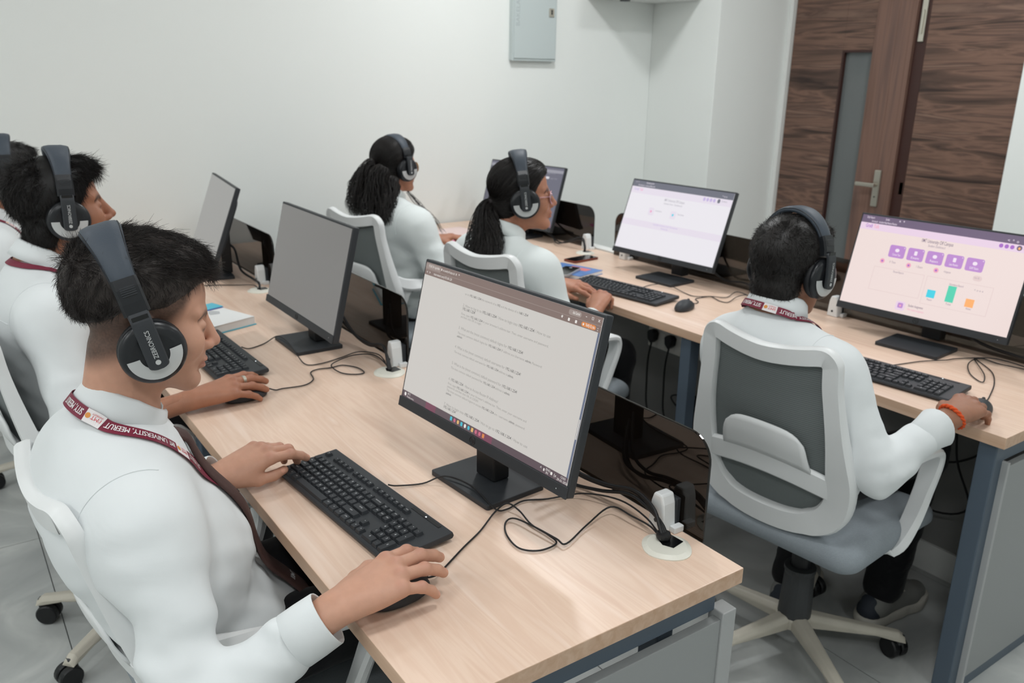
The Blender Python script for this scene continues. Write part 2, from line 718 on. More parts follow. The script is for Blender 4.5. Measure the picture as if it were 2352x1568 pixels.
struct('baseboard_right', MB().box(X1 - 0.032, X1 - 0.02, YF, 2.09, 0, 0.09), 'white_trim', 0.002)

# door leaf with the narrow glass light
d1 = empty('door_1', (X1 + 0.02, 2.70, 0))
tag(d1, 'dark walnut door leaf with a narrow glass light and lever handle', None, None, 'structure')
GY0, GY1, GZ0, GZ1 = 0.235, 0.414, 0.45, 1.69
LY1 = YP - 0.028 - 2.70
MB().box(0, 0.04, GY1 + 0.012, LY1, 0.01, 2.24).obj('hinge_side_panel', 'walnut_across', d1, 0.002)
MB().box(0, 0.04, GY0, GY1 + 0.012, GZ1 + 0.012, 2.24).obj('top_panel', 'walnut_across', d1, 0.002)
MB().box(0, 0.04, GY0, GY1 + 0.012, 0.01, GZ0).obj('bottom_panel', 'walnut_across', d1, 0.002)
MB().box(-0.006, 0.044, 0.10, GY0, 0.01, 2.24).obj('stile', 'walnut_upright', d1, 0.002)
MB().box(-0.012, 0.044, 0.0, 0.10, 0.01, 2.24).obj('lock_stile', 'walnut_upright', d1, 0.003)
MB().box(0.022, 0.028, GY0, GY1, GZ0, GZ1).obj('glass_pane', 'door_glass', d1)
MB().box(-0.004, 0.03, GY1, GY1 + 0.012, GZ0, GZ1 + 0.012).box(-0.004, 0.03, GY0, GY1, GZ1, GZ1 + 0.012).obj('glazing_bead', 'red_wood', d1)
hp = MB().box(-0.024, -0.012, 0.065, 0.105, 0.85, 1.055).obj('handle_plate', 'steel', d1, 0.004)
MB().box(-0.06, -0.024, 0.075, 0.09, 0.965, 0.98).box(-0.072, -0.056, 0.07, 0.19, 0.962, 0.984).obj('lever', 'steel', hp, 0.004)
MB().lathe([(0.004, 0), (0.004, 0.002)], Matrix.Translation((-0.0245, 0.085, 0.905)) @ Matrix.Rotation(-PI / 2, 4, 'Y'), 10).obj('keyhole', 'black_plastic', hp)

struct('trim_2', MB().box(X1 + 0.03, X1 + 0.1, 2.635, 2.70, 0, 2.25), 'red_wood', 0.002, 'dark red wooden meeting edge between the two door leaves')
d2 = empty('door_2', (X1 + 0.03, 2.095, 0))
tag(d2, 'plain dark walnut door leaf beside the white wall', None, None, 'structure')
MB().box(0, 0.04, 0.003, 0.54, 0.01, 2.24).obj('leaf_panel', 'walnut_across', d2, 0.002)
bl = MB().box(-0.012, 0.0, 0.555, 0.585, 1.74, 2.06).obj('bolt_plate', 'steel', d2, 0.002)
MB().box(-0.02, -0.01, 0.565, 0.577, 1.78, 1.9).obj('bolt', 'steel', bl, 0.002)
MB().box(0.0, 0.03, 0.545, 0.57, 0.93, 1.0).obj('strike', 'steel', d2, 0.002)

# low dark wall with the white skirting that the far row is set against
LWX = 2.53
struct('wall_low', MB().box(LWX, 2.66, 0.93, Y0, 0.10, 0.735), 'dark_low_wall')
struct('baseboard_low', MB().box(LWX - 0.012, 2.66, 0.93, Y0, 0, 0.10), 'white_trim', 0.002)
struct('trim_3', MB().box(2.612, 2.668, 0.90, Y0, 0.735, 0.758), 'white_trim', 0.003, 'white ledge along the back of the far desk row')

# electrical box on the back wall
eb = empty('electrical_panel_box', (2.934, Y0, 1.95), 0, 'pale grey metal electrical panel box mounted high on the white wall', 'electrical box')
MB().box(-0.15, 0.15, -0.035, 0, -0.335, 0.55).obj('housing', 'panel_box_paint', eb, 0.003)
MB().box(-0.143, 0.143, -0.041, -0.035, -0.322, 0.545).obj('cover', 'panel_box_paint', eb, 0.002)
lk = MB().box(0.09, 0.125, -0.046, -0.041, -0.10, -0.055).obj('lock', 'steel', eb, 0.003)
MB().box(0.103, 0.112, -0.0475, -0.046, -0.088, -0.062).obj('latch_slot', 'black_plastic', lk)
tb = MB()
put_text(tb, 'BAKELAND', 0.036, lambda x, y: V((-0.108 - y, -0.0412, -0.155 + x)), width=0.19)
tb.obj('lettering', 'panel_box_print', eb)

# cabinet hung in the corner under the ceiling (only its underside edge and its shadow reach the picture)
wc = empty('wall_cabinet', (3.59, 3.86, 1.965), 0, 'pale cabinet hung high in the room corner, only its underside showing', 'cabinet')
MB().box(-0.265, 0.26, -0.20, 0.185, 0, 0.55).obj('case', 'white_trim', wc, 0.004)
MB().box(-0.24, 0.24, -0.214, -0.20, 0.02, 0.53).obj('front_door', 'white_trim', wc, 0.003)
MB().lathe([(0.03, -0.006), (0.03, 0)], Matrix.Translation((-0.05, 0.1, 0)), 16).obj('cable_knockout', 'charcoal_plastic', wc)

for i, (x, y, e) in enumerate(LIGHTS):  # all out of view; the added fill lamps get a panel too
    cl = empty('ceiling_or_fill_light', (x, y, CEIL - 0.02), 0, 'square flush ceiling light panel above the room, unseen, some added as fill light', 'ceiling light', 'ceiling light panels')
    MB().box(-0.17, 0.17, -0.17, -0.145, 0, 0.02).box(-0.17, 0.17, 0.145, 0.17, 0, 0.02).box(-0.17, -0.145, -0.145, 0.145, 0, 0.02).box(0.145, 0.17, -0.145, 0.145, 0, 0.02).obj('frame', 'white_plastic', cl)
    MB().box(-0.145, 0.145, -0.145, 0.145, 0.008, 0.02).obj('diffuser', 'lamp_diffuser', cl)

# ------------------------------------------------------------------ desk rows
TOP = 0.75


def grommet(parent, x, y, rz):
    """Ivory oval cable cover with an open notch."""
    mb = MB()
    out = []
    for k in range(28):
        a = 2 * PI * k / 28
        rx = 0.040 * (1 + 0.10 * math.cos(2 * a) * 0 + 0.12 * abs(math.cos(a)) ** 6)
        out.append((rx * math.cos(a), 0.047 * math.sin(a)))
    inner = [(p[0] * 0.80, p[1] * 0.80) for p in out]
    n = len(out)
    vs = [(p[0], p[1], 0.0) for p in out] + [(p[0], p[1], 0.002) for p in out] + [(p[0], p[1], 0.0065) for p in inner]
    fs = []
    for k in range(n):
        j = (k + 1) % n
        fs += [(k, j, n + j, n + k), (n + k, n + j, 2 * n + j, 2 * n + k)]
    fs.append(tuple(range(2 * n, 3 * n)))
    mb.add(vs, fs)
    g = mb.obj('cable_grommet', 'ivory_plastic', parent, smooth=False)
    g.location = (x, y, TOP)
    g.rotation_euler = (0, 0, rz)
    MB().prism([(0.0, -0.016), (0.03, -0.012), (0.03, 0.02), (0.0, 0.022), (-0.008, 0.003)], 0.0062, 0.0072).obj('cable_opening', 'glossy_black', g)
    return g


def desk_row(name, xf, xb, y0, y1, leg_ys, label, groms, near_panel):
    D = empty(name, ((xf + xb) / 2, (y0 + y1) / 2, 0), 0, label, 'desk')
    ox, oy = (xf + xb) / 2, (y0 + y1) / 2
    a, b, c, d = xf - ox, xb - ox, y0 - oy, y1 - oy
    t = MB().box(a, b, c, d, TOP - 0.03, TOP).obj('worktop', 'beech', D, 0.0015)
    t.data.materials.append(MATS['beech_edge'])
    for p in t.data.polygons:
        if abs(p.normal.z) < 0.5:
            p.material_index = 1
    # steel frame
    MB().box(a + 0.17, a + 0.21, c + 0.06, d - 0.02, TOP - 0.075, TOP - 0.03).obj('front_rail', 'slate_metal', D, 0.002)
    MB().box(b - 0.10, b - 0.06, c + 0.06, d - 0.02, TOP - 0.075, TOP - 0.03).obj('back_rail', 'slate_metal', D, 0.002)
    MB().box(a + 0.02, b - 0.035, c + 0.025, c + 0.065, TOP - 0.085, TOP - 0.03).obj('end_rail', 'slate_metal', D, 0.002)
    for ly in leg_ys:
        MB().box(a + 0.018, a + 0.062, ly - oy, ly - oy + 0.045, 0.0, TOP - 0.03).obj('leg', 'slate_metal', D, 0.003)
        MB().box(b - 0.13, b - 0.09, ly - oy, ly - oy + 0.045, 0.0, TOP - 0.03).obj('leg', 'slate_metal', D, 0.003)
    if near_panel:
        x0, x1, py = near_panel
        MB().box(x0 - ox, x1 - ox, py - oy, py - oy + 0.018, 0.035, 0.655).obj('end_panel', 'grey_board', D, 0.0015)
        e0, e1 = (x1 - ox, x1 - ox + 0.034) if name == 'computer_desk' else (x0 - ox - 0.01, x0 - ox)
        MB().box(e0, e1, py - oy - 0.004, py - oy + 0.03, 0.0, 0.668).obj('panel_edge', 'grey_edge', D, 0.002)
        MB().box(x0 - ox, x1 - ox, py - oy + 0.002, py - oy + 0.02, 0.0, 0.035).obj('panel_plinth', 'slate_metal', D, 0.001)
    for gx, gy, gr in groms:
        grommet(D, gx - ox, gy - oy, gr)
    return D


AX0, AX1, AY0 = 0.434, 1.048, 0.795
BX0, BX1, BY0 = 1.994, 2.608, 0.818
deskA = desk_row('computer_desk', AX0, AX1, AY0, 4.03, (0.86, 1.96, 3.04, 3.92),
                 'near beech topped computer desk row with a grey end panel',
                 [(0.983, 0.915, 0.05), (0.983, 1.997, 0.05), (0.983, 3.078, 0.0)], (0.50, 1.012, 0.803))
deskB = desk_row('wall_side_desk', BX0, BX1, BY0, 4.03, (0.84, 1.838, 2.94, 3.92),
                 'far row of beech topped computer desk along the low dark wall',
                 [(2.50, 0.93, 0.0), (2.50, 1.975, 0.0), (2.50, 2.985, 0.0)], (2.06, 2.55, 0.828))


def desk_screen(x, y0, y1, clamps, label):
    """Smoked acrylic privacy screen with rounded top corners held by white clamps."""
    S = empty('privacy_screen', (x, (y0 + y1) / 2, TOP - 0.005), 0, label, 'desk screen', 'smoked privacy screens')
    L = y1 - y0
    h, rr = 0.205, 0.05
    out = [(-L / 2, 0), (L / 2, 0)]
    for k in range(9):
        a = PI / 2 * k / 8
        out.append((L / 2 - rr + rr * math.cos(a), h - rr + rr * math.sin(a)))
    for k in range(9):
        a = PI / 2 + PI / 2 * k / 8
        out.append((-L / 2 + rr + rr * math.cos(a), h - rr + rr * math.sin(a)))
    M = Matrix(((0, 0, 1, 0), (1, 0, 0, 0), (0, 1, 0, 0), (0, 0, 0, 1)))
    MB().prism(out, -0.003, 0.003, M).obj('acrylic_pane', 'smoked_acrylic', S, 0.0012, seg=1)
    for cy in clamps:
        yy = cy - (y0 + y1) / 2
        mb = MB()
        pr = [(-0.021, 0.0), (0.021, 0.0), (0.016, 0.055), (0.010, 0.073), (-0.010, 0.073), (-0.016, 0.055)]
        Mc = Matrix(((0, 0, 1, -0.030), (1, 0, 0, yy), (0, 1, 0, 0.005), (0, 0, 0, 1)))
        mb.prism(pr, -0.016, 0.016, Mc)
        c = mb.obj('clamp', 'white_plastic', S, 0.004)
        MB().box(-0.014, -0.003, yy - 0.019, yy + 0.019, 0.005, 0.066).obj('clamp_jaw', 'charcoal_plastic', c, 0.002)
        MB().box(-0.030, -0.006, yy - 0.034, yy - 0.02, 0.005, 0.018).obj('clamp_foot', 'white_plastic', c, 0.002)
        MB().lathe([(0.004, 0), (0.004, 0.001)], Matrix.Translation((-0.0465, yy, 0.025)) @ Matrix.Rotation(-PI / 2, 4, 'Y'), 10).obj('clamp_screw', 'charcoal_plastic', c)
    return S


desk_screen(1.056, 0.895, 1.825, (0.972, 1.74), 'smoked acrylic privacy screen behind the nearest monitor')
desk_screen(1.056, 2.02, 2.93, (2.047, 2.83), 'smoked acrylic privacy screen behind the second monitor of the near row')
desk_screen(1.056, 3.10, 3.98, (3.19, 3.90), 'smoked acrylic privacy screen behind the monitor nearest the back wall, near row')
desk_screen(2.600, 0.90, 1.80, (0.99, 1.69), 'smoked acrylic privacy screen behind the monitor with the bar chart')
desk_screen(2.600, 1.93, 2.895, (2.03, 2.79), 'smoked acrylic privacy screen behind the monitor with the plain white page')
desk_screen(2.600, 3.045, 3.98, (3.06, 3.85), 'smoked acrylic privacy screen behind the dark grey page monitor in the corner')

# sockets and plugs on the low wall under the far row
def socket_plate(y0, y1, z0, z1, label, plugs):
    S = empty('socket_plate', (LWX, (y0 + y1) / 2, z0), 0, label, 'wall socket')
    w, h = y1 - y0, z1 - z0
    MB().box(-0.012, 0, -w / 2, w / 2, 0, h).obj('plate', 'socket_plastic', S, 0.003)
    n = max(1, round(w / 0.06))
    for k in range(n):
        yy = -w / 2 + (k + 0.5) * w / n
        MB().box(-0.015, -0.012, yy - w / n * 0.42, yy + w / n * 0.42, h * 0.12, h * 0.88).obj('module', 'socket_plastic', S, 0.002)
    return S


socket_plate(2.33, 2.55, 0.415, 0.505, 'white socket plate with two black plugs on the dark wall under the desk', 2)
socket_plate(2.17, 2.25, 0.43, 0.50, 'small white socket plate beside the desk leg under the far desk', 0)
for y, lb in ((2.505, 'black plug in the socket plate, farther from the desk leg'), (2.40, 'black plug in the socket plate, next to the desk leg')):
    P = empty('power_plug', (LWX - 0.015, y, 0.47), 0, lb, 'plug', 'plugs under the far desk')
    MB().prism([(-0.024, 0.018), (-0.02, -0.012), (0, -0.03), (0.02, -0.012), (0.024, 0.018), (0.012, 0.03), (-0.012, 0.03)], 0, 0.03,
               Matrix(((0, 0, -1, 0), (1, 0, 0, 0), (0, 1, 0, 0), (0, 0, 0, 1)))).obj('plug_body', 'black_plastic', P, 0.004)
    c = [(-0.02, 0, -0.025), (-0.03, 0.005, -0.1), (-0.035, 0.0, -0.2), (-0.05, -0.03, -0.32), (-0.03, -0.10, -0.40), (-0.04, -0.16, -0.455)]
    MB().sweep(spline(c, 6), 0.004).obj('cord', 'cable_black', P, smooth=True)

# bag standing on the floor under the far row
mat('bag_cloth', rgb(22, 22, 25), rough=0.9, bump=0.6, bump_scale=220, var=0.3, var_scale=60)
bg = empty('floor_bag', (2.38, 2.03, 0), 0.1, 'black cloth bag on the floor beside the far desk leg', 'bag')
_s = SDF((-0.13, -0.14, -0.005), (0.13, 0.14, 0.42), 0.009)
_s.cone((0, -0.05, 0.07), (0, -0.03, 0.30), 0.075, 0.06, 0.03)
_s.cone((0, 0.05, 0.07), (0, 0.03, 0.30), 0.075, 0.06, 0.03)
_s.cut(lambda P: 0.002 - P[..., 2])
_s.field(lambda P, g: 0.004 * np.sin(P @ npv((40, 60, 30))))
_me, _, _ = np_mesh('bag_body', [_s.mesh(2)])
link('bag_body', _me, 'bag_cloth', bg, smooth=True)
MB().sweep(spline([(-0.05, -0.05, 0.33), (-0.06, -0.03, 0.40), (-0.05, 0.0, 0.42), (-0.06, 0.03, 0.40), (-0.05, 0.05, 0.33)], 5), 0.007).obj('bag_handle', 'bag_cloth', bg, smooth=True)
MB().sweep(spline([(-0.06, -0.08, 0.30), (-0.10, -0.10, 0.22), (-0.09, -0.10, 0.12), (-0.07, -0.09, 0.05)], 5), 0.008).obj('bag_strap', 'bag_cloth', bg, smooth=True)

# ------------------------------------------------------------------ monitors
def emis(name, c, s=1.0, rough=0.3):
    return mat(name, (0.012, 0.012, 0.013, 1), rough=rough, spec=0.4, emit=c, emit_strength=s)


MW, MH = 0.54, 0.322


def monitor(x, y, z, yaw, tilt, base, label, screen):
    """x,y,z: bottom centre of the front face; base: (bx,by) centre of the foot on the desk."""
    R = empty('monitor', (base[0], base[1], TOP), yaw, label, 'monitor', 'desk monitors')
    inv = Matrix.Rotation(-yaw, 3, 'Z')
    b = inv @ V((x - base[0], y - base[1], z - TOP))
    ct, st = math.cos(tilt), math.sin(tilt)

    def P(u, v, w):   # u right as the user sees it, v up the face, w out of the face
        return b + V((0, -1, 0)) * u + V((st, 0, ct)) * v + V((-ct, 0, st)) * w
    M = Matrix(((0, st, -ct, b.x), (-1, 0, 0, b.y), (0, ct, st, b.z), (0, 0, 0, 1)))
    MB().box(-MW / 2, MW / 2, 0, MH, -0.018, 0, M).obj('housing', 'charcoal_plastic', R, 0.0025)
    MB().prism(rrect(0.34, 0.22, 0.03), -0.045, -0.018, M @ Matrix.Translation((0, 0.16, 0))).obj('back_cover', 'charcoal_plastic', R, 0.004)
    chin = MB().box(-MW / 2, MW / 2, -0.001, 0.0205, 0.0, 0.0035, M).obj('chin', 'charcoal_plastic', R, 0.001)
    lg = MB()
    lg.sweep([P(0.0085 * math.cos(a), 0.0105 + 0.0085 * math.sin(a), 0.0037) for a in [2 * PI * k / 20 for k in range(20)]], 0.0006, closed=True)
    put_text(lg, 'hp', 0.014, lambda tx, ty: P(tx - 0.0062 + ty * 0.18, 0.0068 + ty, 0.0038), width=0.0125)
    lg.obj('logo', 'glossy_black', chin)
    MB().box(0.243, 0.2445, 0.009, 0.0105, 0.0035, 0.004, M).obj('power_light', 'print_white', chin)
    scr = MB().box(-MW / 2 + 0.006, MW / 2 - 0.006, 0.0215, MH - 0.006, 0.0, 0.0009, M).obj('screen', screen['mat'], R)
    sw, sh = MW - 0.012, MH - 0.0275

    def S(px, py, w=0.0013):   # px 0..1 left to right, py 0..1 top to bottom
        return P(-sw / 2 + px * sw, MH - 0.006 - py * sh, w)
    if screen.get('draw'):
        screen['draw'](scr, S, sw, sh)
    # neck and foot
    hc = P(0, 0.13, -0.03)
    MB().box(hc.x - 0.005, hc.x + 0.035, -0.03, 0.03, 0.012, hc.z + 0.06).obj('neck', 'black_plastic', R, 0.003)
    foot = rrect(0.145, 0.195, 0.006)
    MB().prism(foot, 0, 0.011).obj('foot', 'charcoal_plastic', R, 0.0015)
    MB().box(hc.x - 0.012, hc.x + 0.03, -0.028, 0.028, hc.z - 0.03, hc.z + 0.03).obj('hinge', 'black_plastic', R, 0.003)
    return R


def layer(parent, name, m, S, items, sw, sh, w=0.0013):
    """Flat rectangles and lettering lying on a screen, one colour each."""
    mb = MB()
    for it in items:
        if it[0] == 'r':
            _, x0, y0, x1, y1 = it[:5]
            if len(it) > 5:
                ww, hh = (x1 - x0) * sw, (y1 - y0) * sh
                pts = [(p[0] / sw + (x0 + x1) / 2, p[1] / sh + (y0 + y1) / 2) for p in rrect(ww, hh, min(it[5], ww / 2.01, hh / 2.01))]
                mb.add([S(p[0], p[1], w) for p in pts], [tuple(range(len(pts)))])
            else:
                mb.add([S(x0, y0, w), S(x1, y0, w), S(x1, y1, w), S(x0, y1, w)], [(3, 2, 1, 0)])
        elif it[0] == 't':
            _, tx, ty, size, s = it[:5]
            bold = it[5] if len(it) > 5 else 0.0
            width = it[6] if len(it) > 6 else None
            put_text(mb, s, size, lambda a, c: S(tx + a / sw, ty - c / sh, w), bold, None if width is None else width * sw)
    o = mb.obj(name, m, parent)
    if 'lettering' in name or len(items) > 1:
        o['kind'] = 'stuff'
    return o


emis('scr_page', rgb(206, 202, 197), 0.95)
emis('scr_bar', rgb(128, 110, 104), 1.0)
emis('scr_bar_light', rgb(152, 138, 132), 1.0)
emis('scr_text', rgb(150, 147, 143), 1.0)
emis('scr_text_bold', rgb(98, 96, 95), 1.0)
emis('scr_white', rgb(228, 224, 220), 1.0)
emis('scr_orange', rgb(214, 134, 74), 1.0)
emis('scr_task', rgb(92, 78, 84), 1.0)
emis('scr_task_red', rgb(118, 70, 88), 1.0)
emis('scr_cyan', rgb(70, 184, 204), 1.0)
emis('scr_yellow', rgb(222, 178, 110), 1.0)
emis('scr_pink', rgb(196, 104, 128), 1.0)
emis('scr_blue', rgb(104, 112, 132), 1.0)


def page_rows():
    """The browser page of the nearest monitor: (x, y, text, bold runs marked with *)."""
    return [
        (0.285, 0.136, 0.0064, 'or in *192.168.1.254* the network id is *192* and the device id is *168.1.254*', 0.37),
        (0.285, 0.214, 0.0078, '2. How to log in to *192.168.1.254* / How to login into *192.168.1.254* / How to use', 0.50),
        (0.285, 0.238, 0.0078, '*192.168.1.254*', 0.08),
        (0.285, 0.272, 0.0064, "First, type *192.168.1.254* in your browser's address bar. Then, enter username and password,", 0.50),
        (0.285, 0.292, 0.0064, 'and then click OK to Login.', 0.13),
        (0.285, 0.370, 0.0078, '3. What are the (most common) default logins for *192.168.1.254*?', 0.385),
        (0.285, 0.405, 0.0064, 'The most common default logins for *192.168.1.254* IP address are Username: *admin*, Password:', 0.49),
        (0.285, 0.428, 0.0064, '*admin*', 0.033),
        (0.285, 0.503, 0.0078, '4. What is the (most common) default username for *192.168.1.254*?', 0.395),
        (0.285, 0.537, 0.0064, 'The most common default username for *192.168.1.254* address is *admin*.', 0.36),
        (0.285, 0.618, 0.0078, '5. What is the (most common) default password for *192.168.1.254*?', 0.395),
        (0.285, 0.650, 0.0064, 'The most common default password for *192.168.1.254* address is *admin*.', 0.36),
        (0.285, 0.730, 0.0078, '6. *192.168.1.254* - How to Access Router IP Address?', 0.305),
        (0.285, 0.762, 0.0064, "First, type *192.168.1.254* in your browser's address bar. Then, enter your username and", 0.47),
        (0.285, 0.784, 0.0064, 'password, and then click OK or LOGIN.', 0.20),
        (0.285, 0.809, 0.0064, 'The most common default logins to access *192.168.1.254* are - username: *admin*, password:', 0.47),
        (0.285, 0.832, 0.0064, '*admin*', 0.033),
        (0.285, 0.962, 0.0, '', 0)]


def draw_page(scr, S, sw, sh):
    Y = lambda v: 0.02 + v * 0.955
    layer(scr, 'browser_bar', 'scr_bar', S, [('r', 0, 0, 1, 0.088)], sw, sh, 0.0011)
    layer(scr, 'address_bar', 'scr_bar_light', S, [('r', 0.0, 0.048, 1, 0.051), ('r', 0.845, 0.008, 0.905, 0.040, 0.004), ('r', 0.0, 0.004, 0.105, 0.045, 0.003)], sw, sh, 0.0013)
    layer(scr, 'tab_lettering', 'scr_white', S, [
        ('t', 0.02, 0.030, 0.0075, '192.168.1.254 - Login Admin', 0.0, 0.075), ('t', 0.118, 0.030, 0.0075, 'iimt university off campus stud', 0.0, 0.08),
        ('t', 0.204, 0.030, 0.009, 'x'), ('t', 0.222, 0.030, 0.009, '+'), ('r', 0.107, 0.013, 0.113, 0.03, 0.003),
        ('t', 0.012, 0.078, 0.009, '<'), ('t', 0.03, 0.078, 0.009, '>'), ('t', 0.062, 0.076, 0.0078, 'router-network.com/ip/192-168-1-254', 0.0, 0.125),
        ('t', 0.864, 0.030, 0.0075, 'Ask Gemini', 0.006, 0.034), ('t', 0.924, 0.031, 0.011, '-'), ('r', 0.953, 0.013, 0.961, 0.0145), ('r', 0.953, 0.028, 0.961, 0.0295),
        ('r', 0.953, 0.013, 0.9545, 0.0295), ('r', 0.9595, 0.013, 0.961, 0.0295), ('t', 0.981, 0.031, 0.010, 'x'),
        ('t', 0.815, 0.083, 0.011, '*', 0.02), ('r', 0.848, 0.06, 0.857, 0.078, 0.001), ('r', 0.882, 0.06, 0.891, 0.078, 0.001), ('t', 0.985, 0.08, 0.010, ':', 0.02)], sw, sh, 0.0014)
    layer(scr, 'verify_button', 'scr_orange', S, [('r', 0.912, 0.055, 0.978, 0.083, 0.004)], sw, sh, 0.0014)
    layer(scr, 'verify_lettering', 'scr_white', S, [('t', 0.932, 0.076, 0.008, "Verify it's you", 0.01, 0.041), ('r', 0.918, 0.062, 0.925, 0.076, 0.002)], sw, sh, 0.0016)
    plain, bold = MB(), MB()
    rows = page_rows()[:-1] + [(0.285, 0.908, 0.0078, '7. How to login into *192.168.1.254* / Hot to go to *192.168.1.254* / How to use', 0.50), (0.285, 0.930, 0.0078, '*192.168.1.254*', 0.08)]
    for x, y, size, t, width in rows:
        runs = [(r, i % 2 == 1) for i, r in enumerate(t.split('*')) if r]
        tot = 0
        lay = []
        for r, bd in runs:
            w = text_geo(r.strip(), 0.006 if bd else 0.0)[2] * size * (1.02 if bd else 1)
            lead = size * 0.28 if r.startswith(' ') else 0
            trail = size * 0.28 if r.endswith(' ') else 0
            lay.append((r.strip(), bd, tot + lead, w))
            tot += lead + w + trail
        k = width * sw / max(tot, 1e-6)
        for r, bd, off, w in lay:
            put_text(bold if bd else plain, r, size, lambda a, c, o=off: S(x + (o * k + a) / sw, y - c / sh, 0.0012), 0.006 if bd else 0.0, w * k)
    plain.obj('page_lettering', 'scr_text', scr)['kind'] = 'stuff'
    bold.obj('page_lettering_bold', 'scr_text_bold', scr)['kind'] = 'stuff'
    layer(scr, 'scroll_strip', 'scr_blue', S, [('r', 0.991, 0.088, 1, 0.955)], sw, sh, 0.0011)
    layer(scr, 'scroll_thumb', 'scr_page', S, [('r', 0.9925, 0.60, 0.998, 0.72)], sw, sh, 0.0013)
    layer(scr, 'task_bar', 'scr_task', S, [('r', 0, 0.952, 1, 1)], sw, sh, 0.0011)
    layer(scr, 'task_bar_glow', 'scr_task_red', S, [('r', 0.50, 0.952, 0.60, 1), ('r', 0.17, 0.952, 0.24, 1)], sw, sh, 0.0012)
    for k, c in enumerate(('scr_cyan', 'scr_pink', 'scr_yellow', 'scr_cyan', 'scr_white', 'scr_cyan', 'scr_yellow', 'scr_pink', 'scr_pink', 'scr_orange')):
        cx = 0.340 + k * 0.0225
        layer(scr, 'task_icon', c, S, [('r', cx, 0.961, cx + 0.0125, 0.988, 0.001 if k % 3 == 0 else 0.003)], sw, sh, 0.0014)
    layer(scr, 'task_lettering', 'scr_white', S, [('t', 0.865, 0.985, 0.009, '^'), ('t', 0.893, 0.974, 0.006, 'ENG'), ('t', 0.896, 0.993, 0.006, 'IN'), ('r', 0.882, 0.968, 0.888, 0.984),
          ('r', 0.918, 0.966, 0.927, 0.984, 0.001), ('t', 0.934, 0.984, 0.008, '(x'), ('t', 0.965, 0.973, 0.006, '12:03'), ('t', 0.951, 0.994, 0.006, '29-01-2026'),
          ('t', 0.035, 0.973, 0.006, '18\u00b0C'), ('t', 0.035, 0.993, 0.005, 'Mostly sunny'), ('r', 0.015, 0.962, 0.028, 0.988, 0.003)], sw, sh, 0.0014)


emis('scr_dim', rgb(116, 115, 113), 1.0, 0.35)
emis('scr_dim_far', rgb(138, 138, 136), 1.0, 0.35)
emis('scr_dim_mark', rgb(112, 110, 110), 1.0)


def draw_dim(scr, S, sw, sh):
    layer(scr, 'page_mark', 'scr_dim_mark', S, [('r', 0.79, 0.10, 0.805, 0.103), ('r', 0.79, 0.127, 0.805, 0.13), ('r', 0.79, 0.10, 0.7925, 0.13), ('r', 0.8025, 0.10, 0.805, 0.13)], sw, sh)


# bar-chart page
emis('pk_page', rgb(240, 222, 218), 0.97)
emis('pk_bar', rgb(108, 92, 118), 1.0)
emis('pk_head', rgb(232, 208, 228), 1.0)
emis('pk_purple', rgb(188, 138, 206), 1.0)
emis('pk_disc', rgb(166, 104, 196), 1.0)
emis('pk_text', rgb(150, 132, 150), 1.0)
emis('pk_dark', rgb(118, 98, 122), 1.0)
emis('pk_faint', rgb(226, 204, 202), 1.0)
emis('pk_rose', rgb(238, 168, 190), 1.0)
emis('pk_cyan', rgb(66, 208, 228), 1.0)
emis('pk_green', rgb(82, 208, 176), 1.0)
emis('pk_orange', rgb(252, 176, 108), 1.0)
emis('pk_white', rgb(240, 226, 240), 1.0)


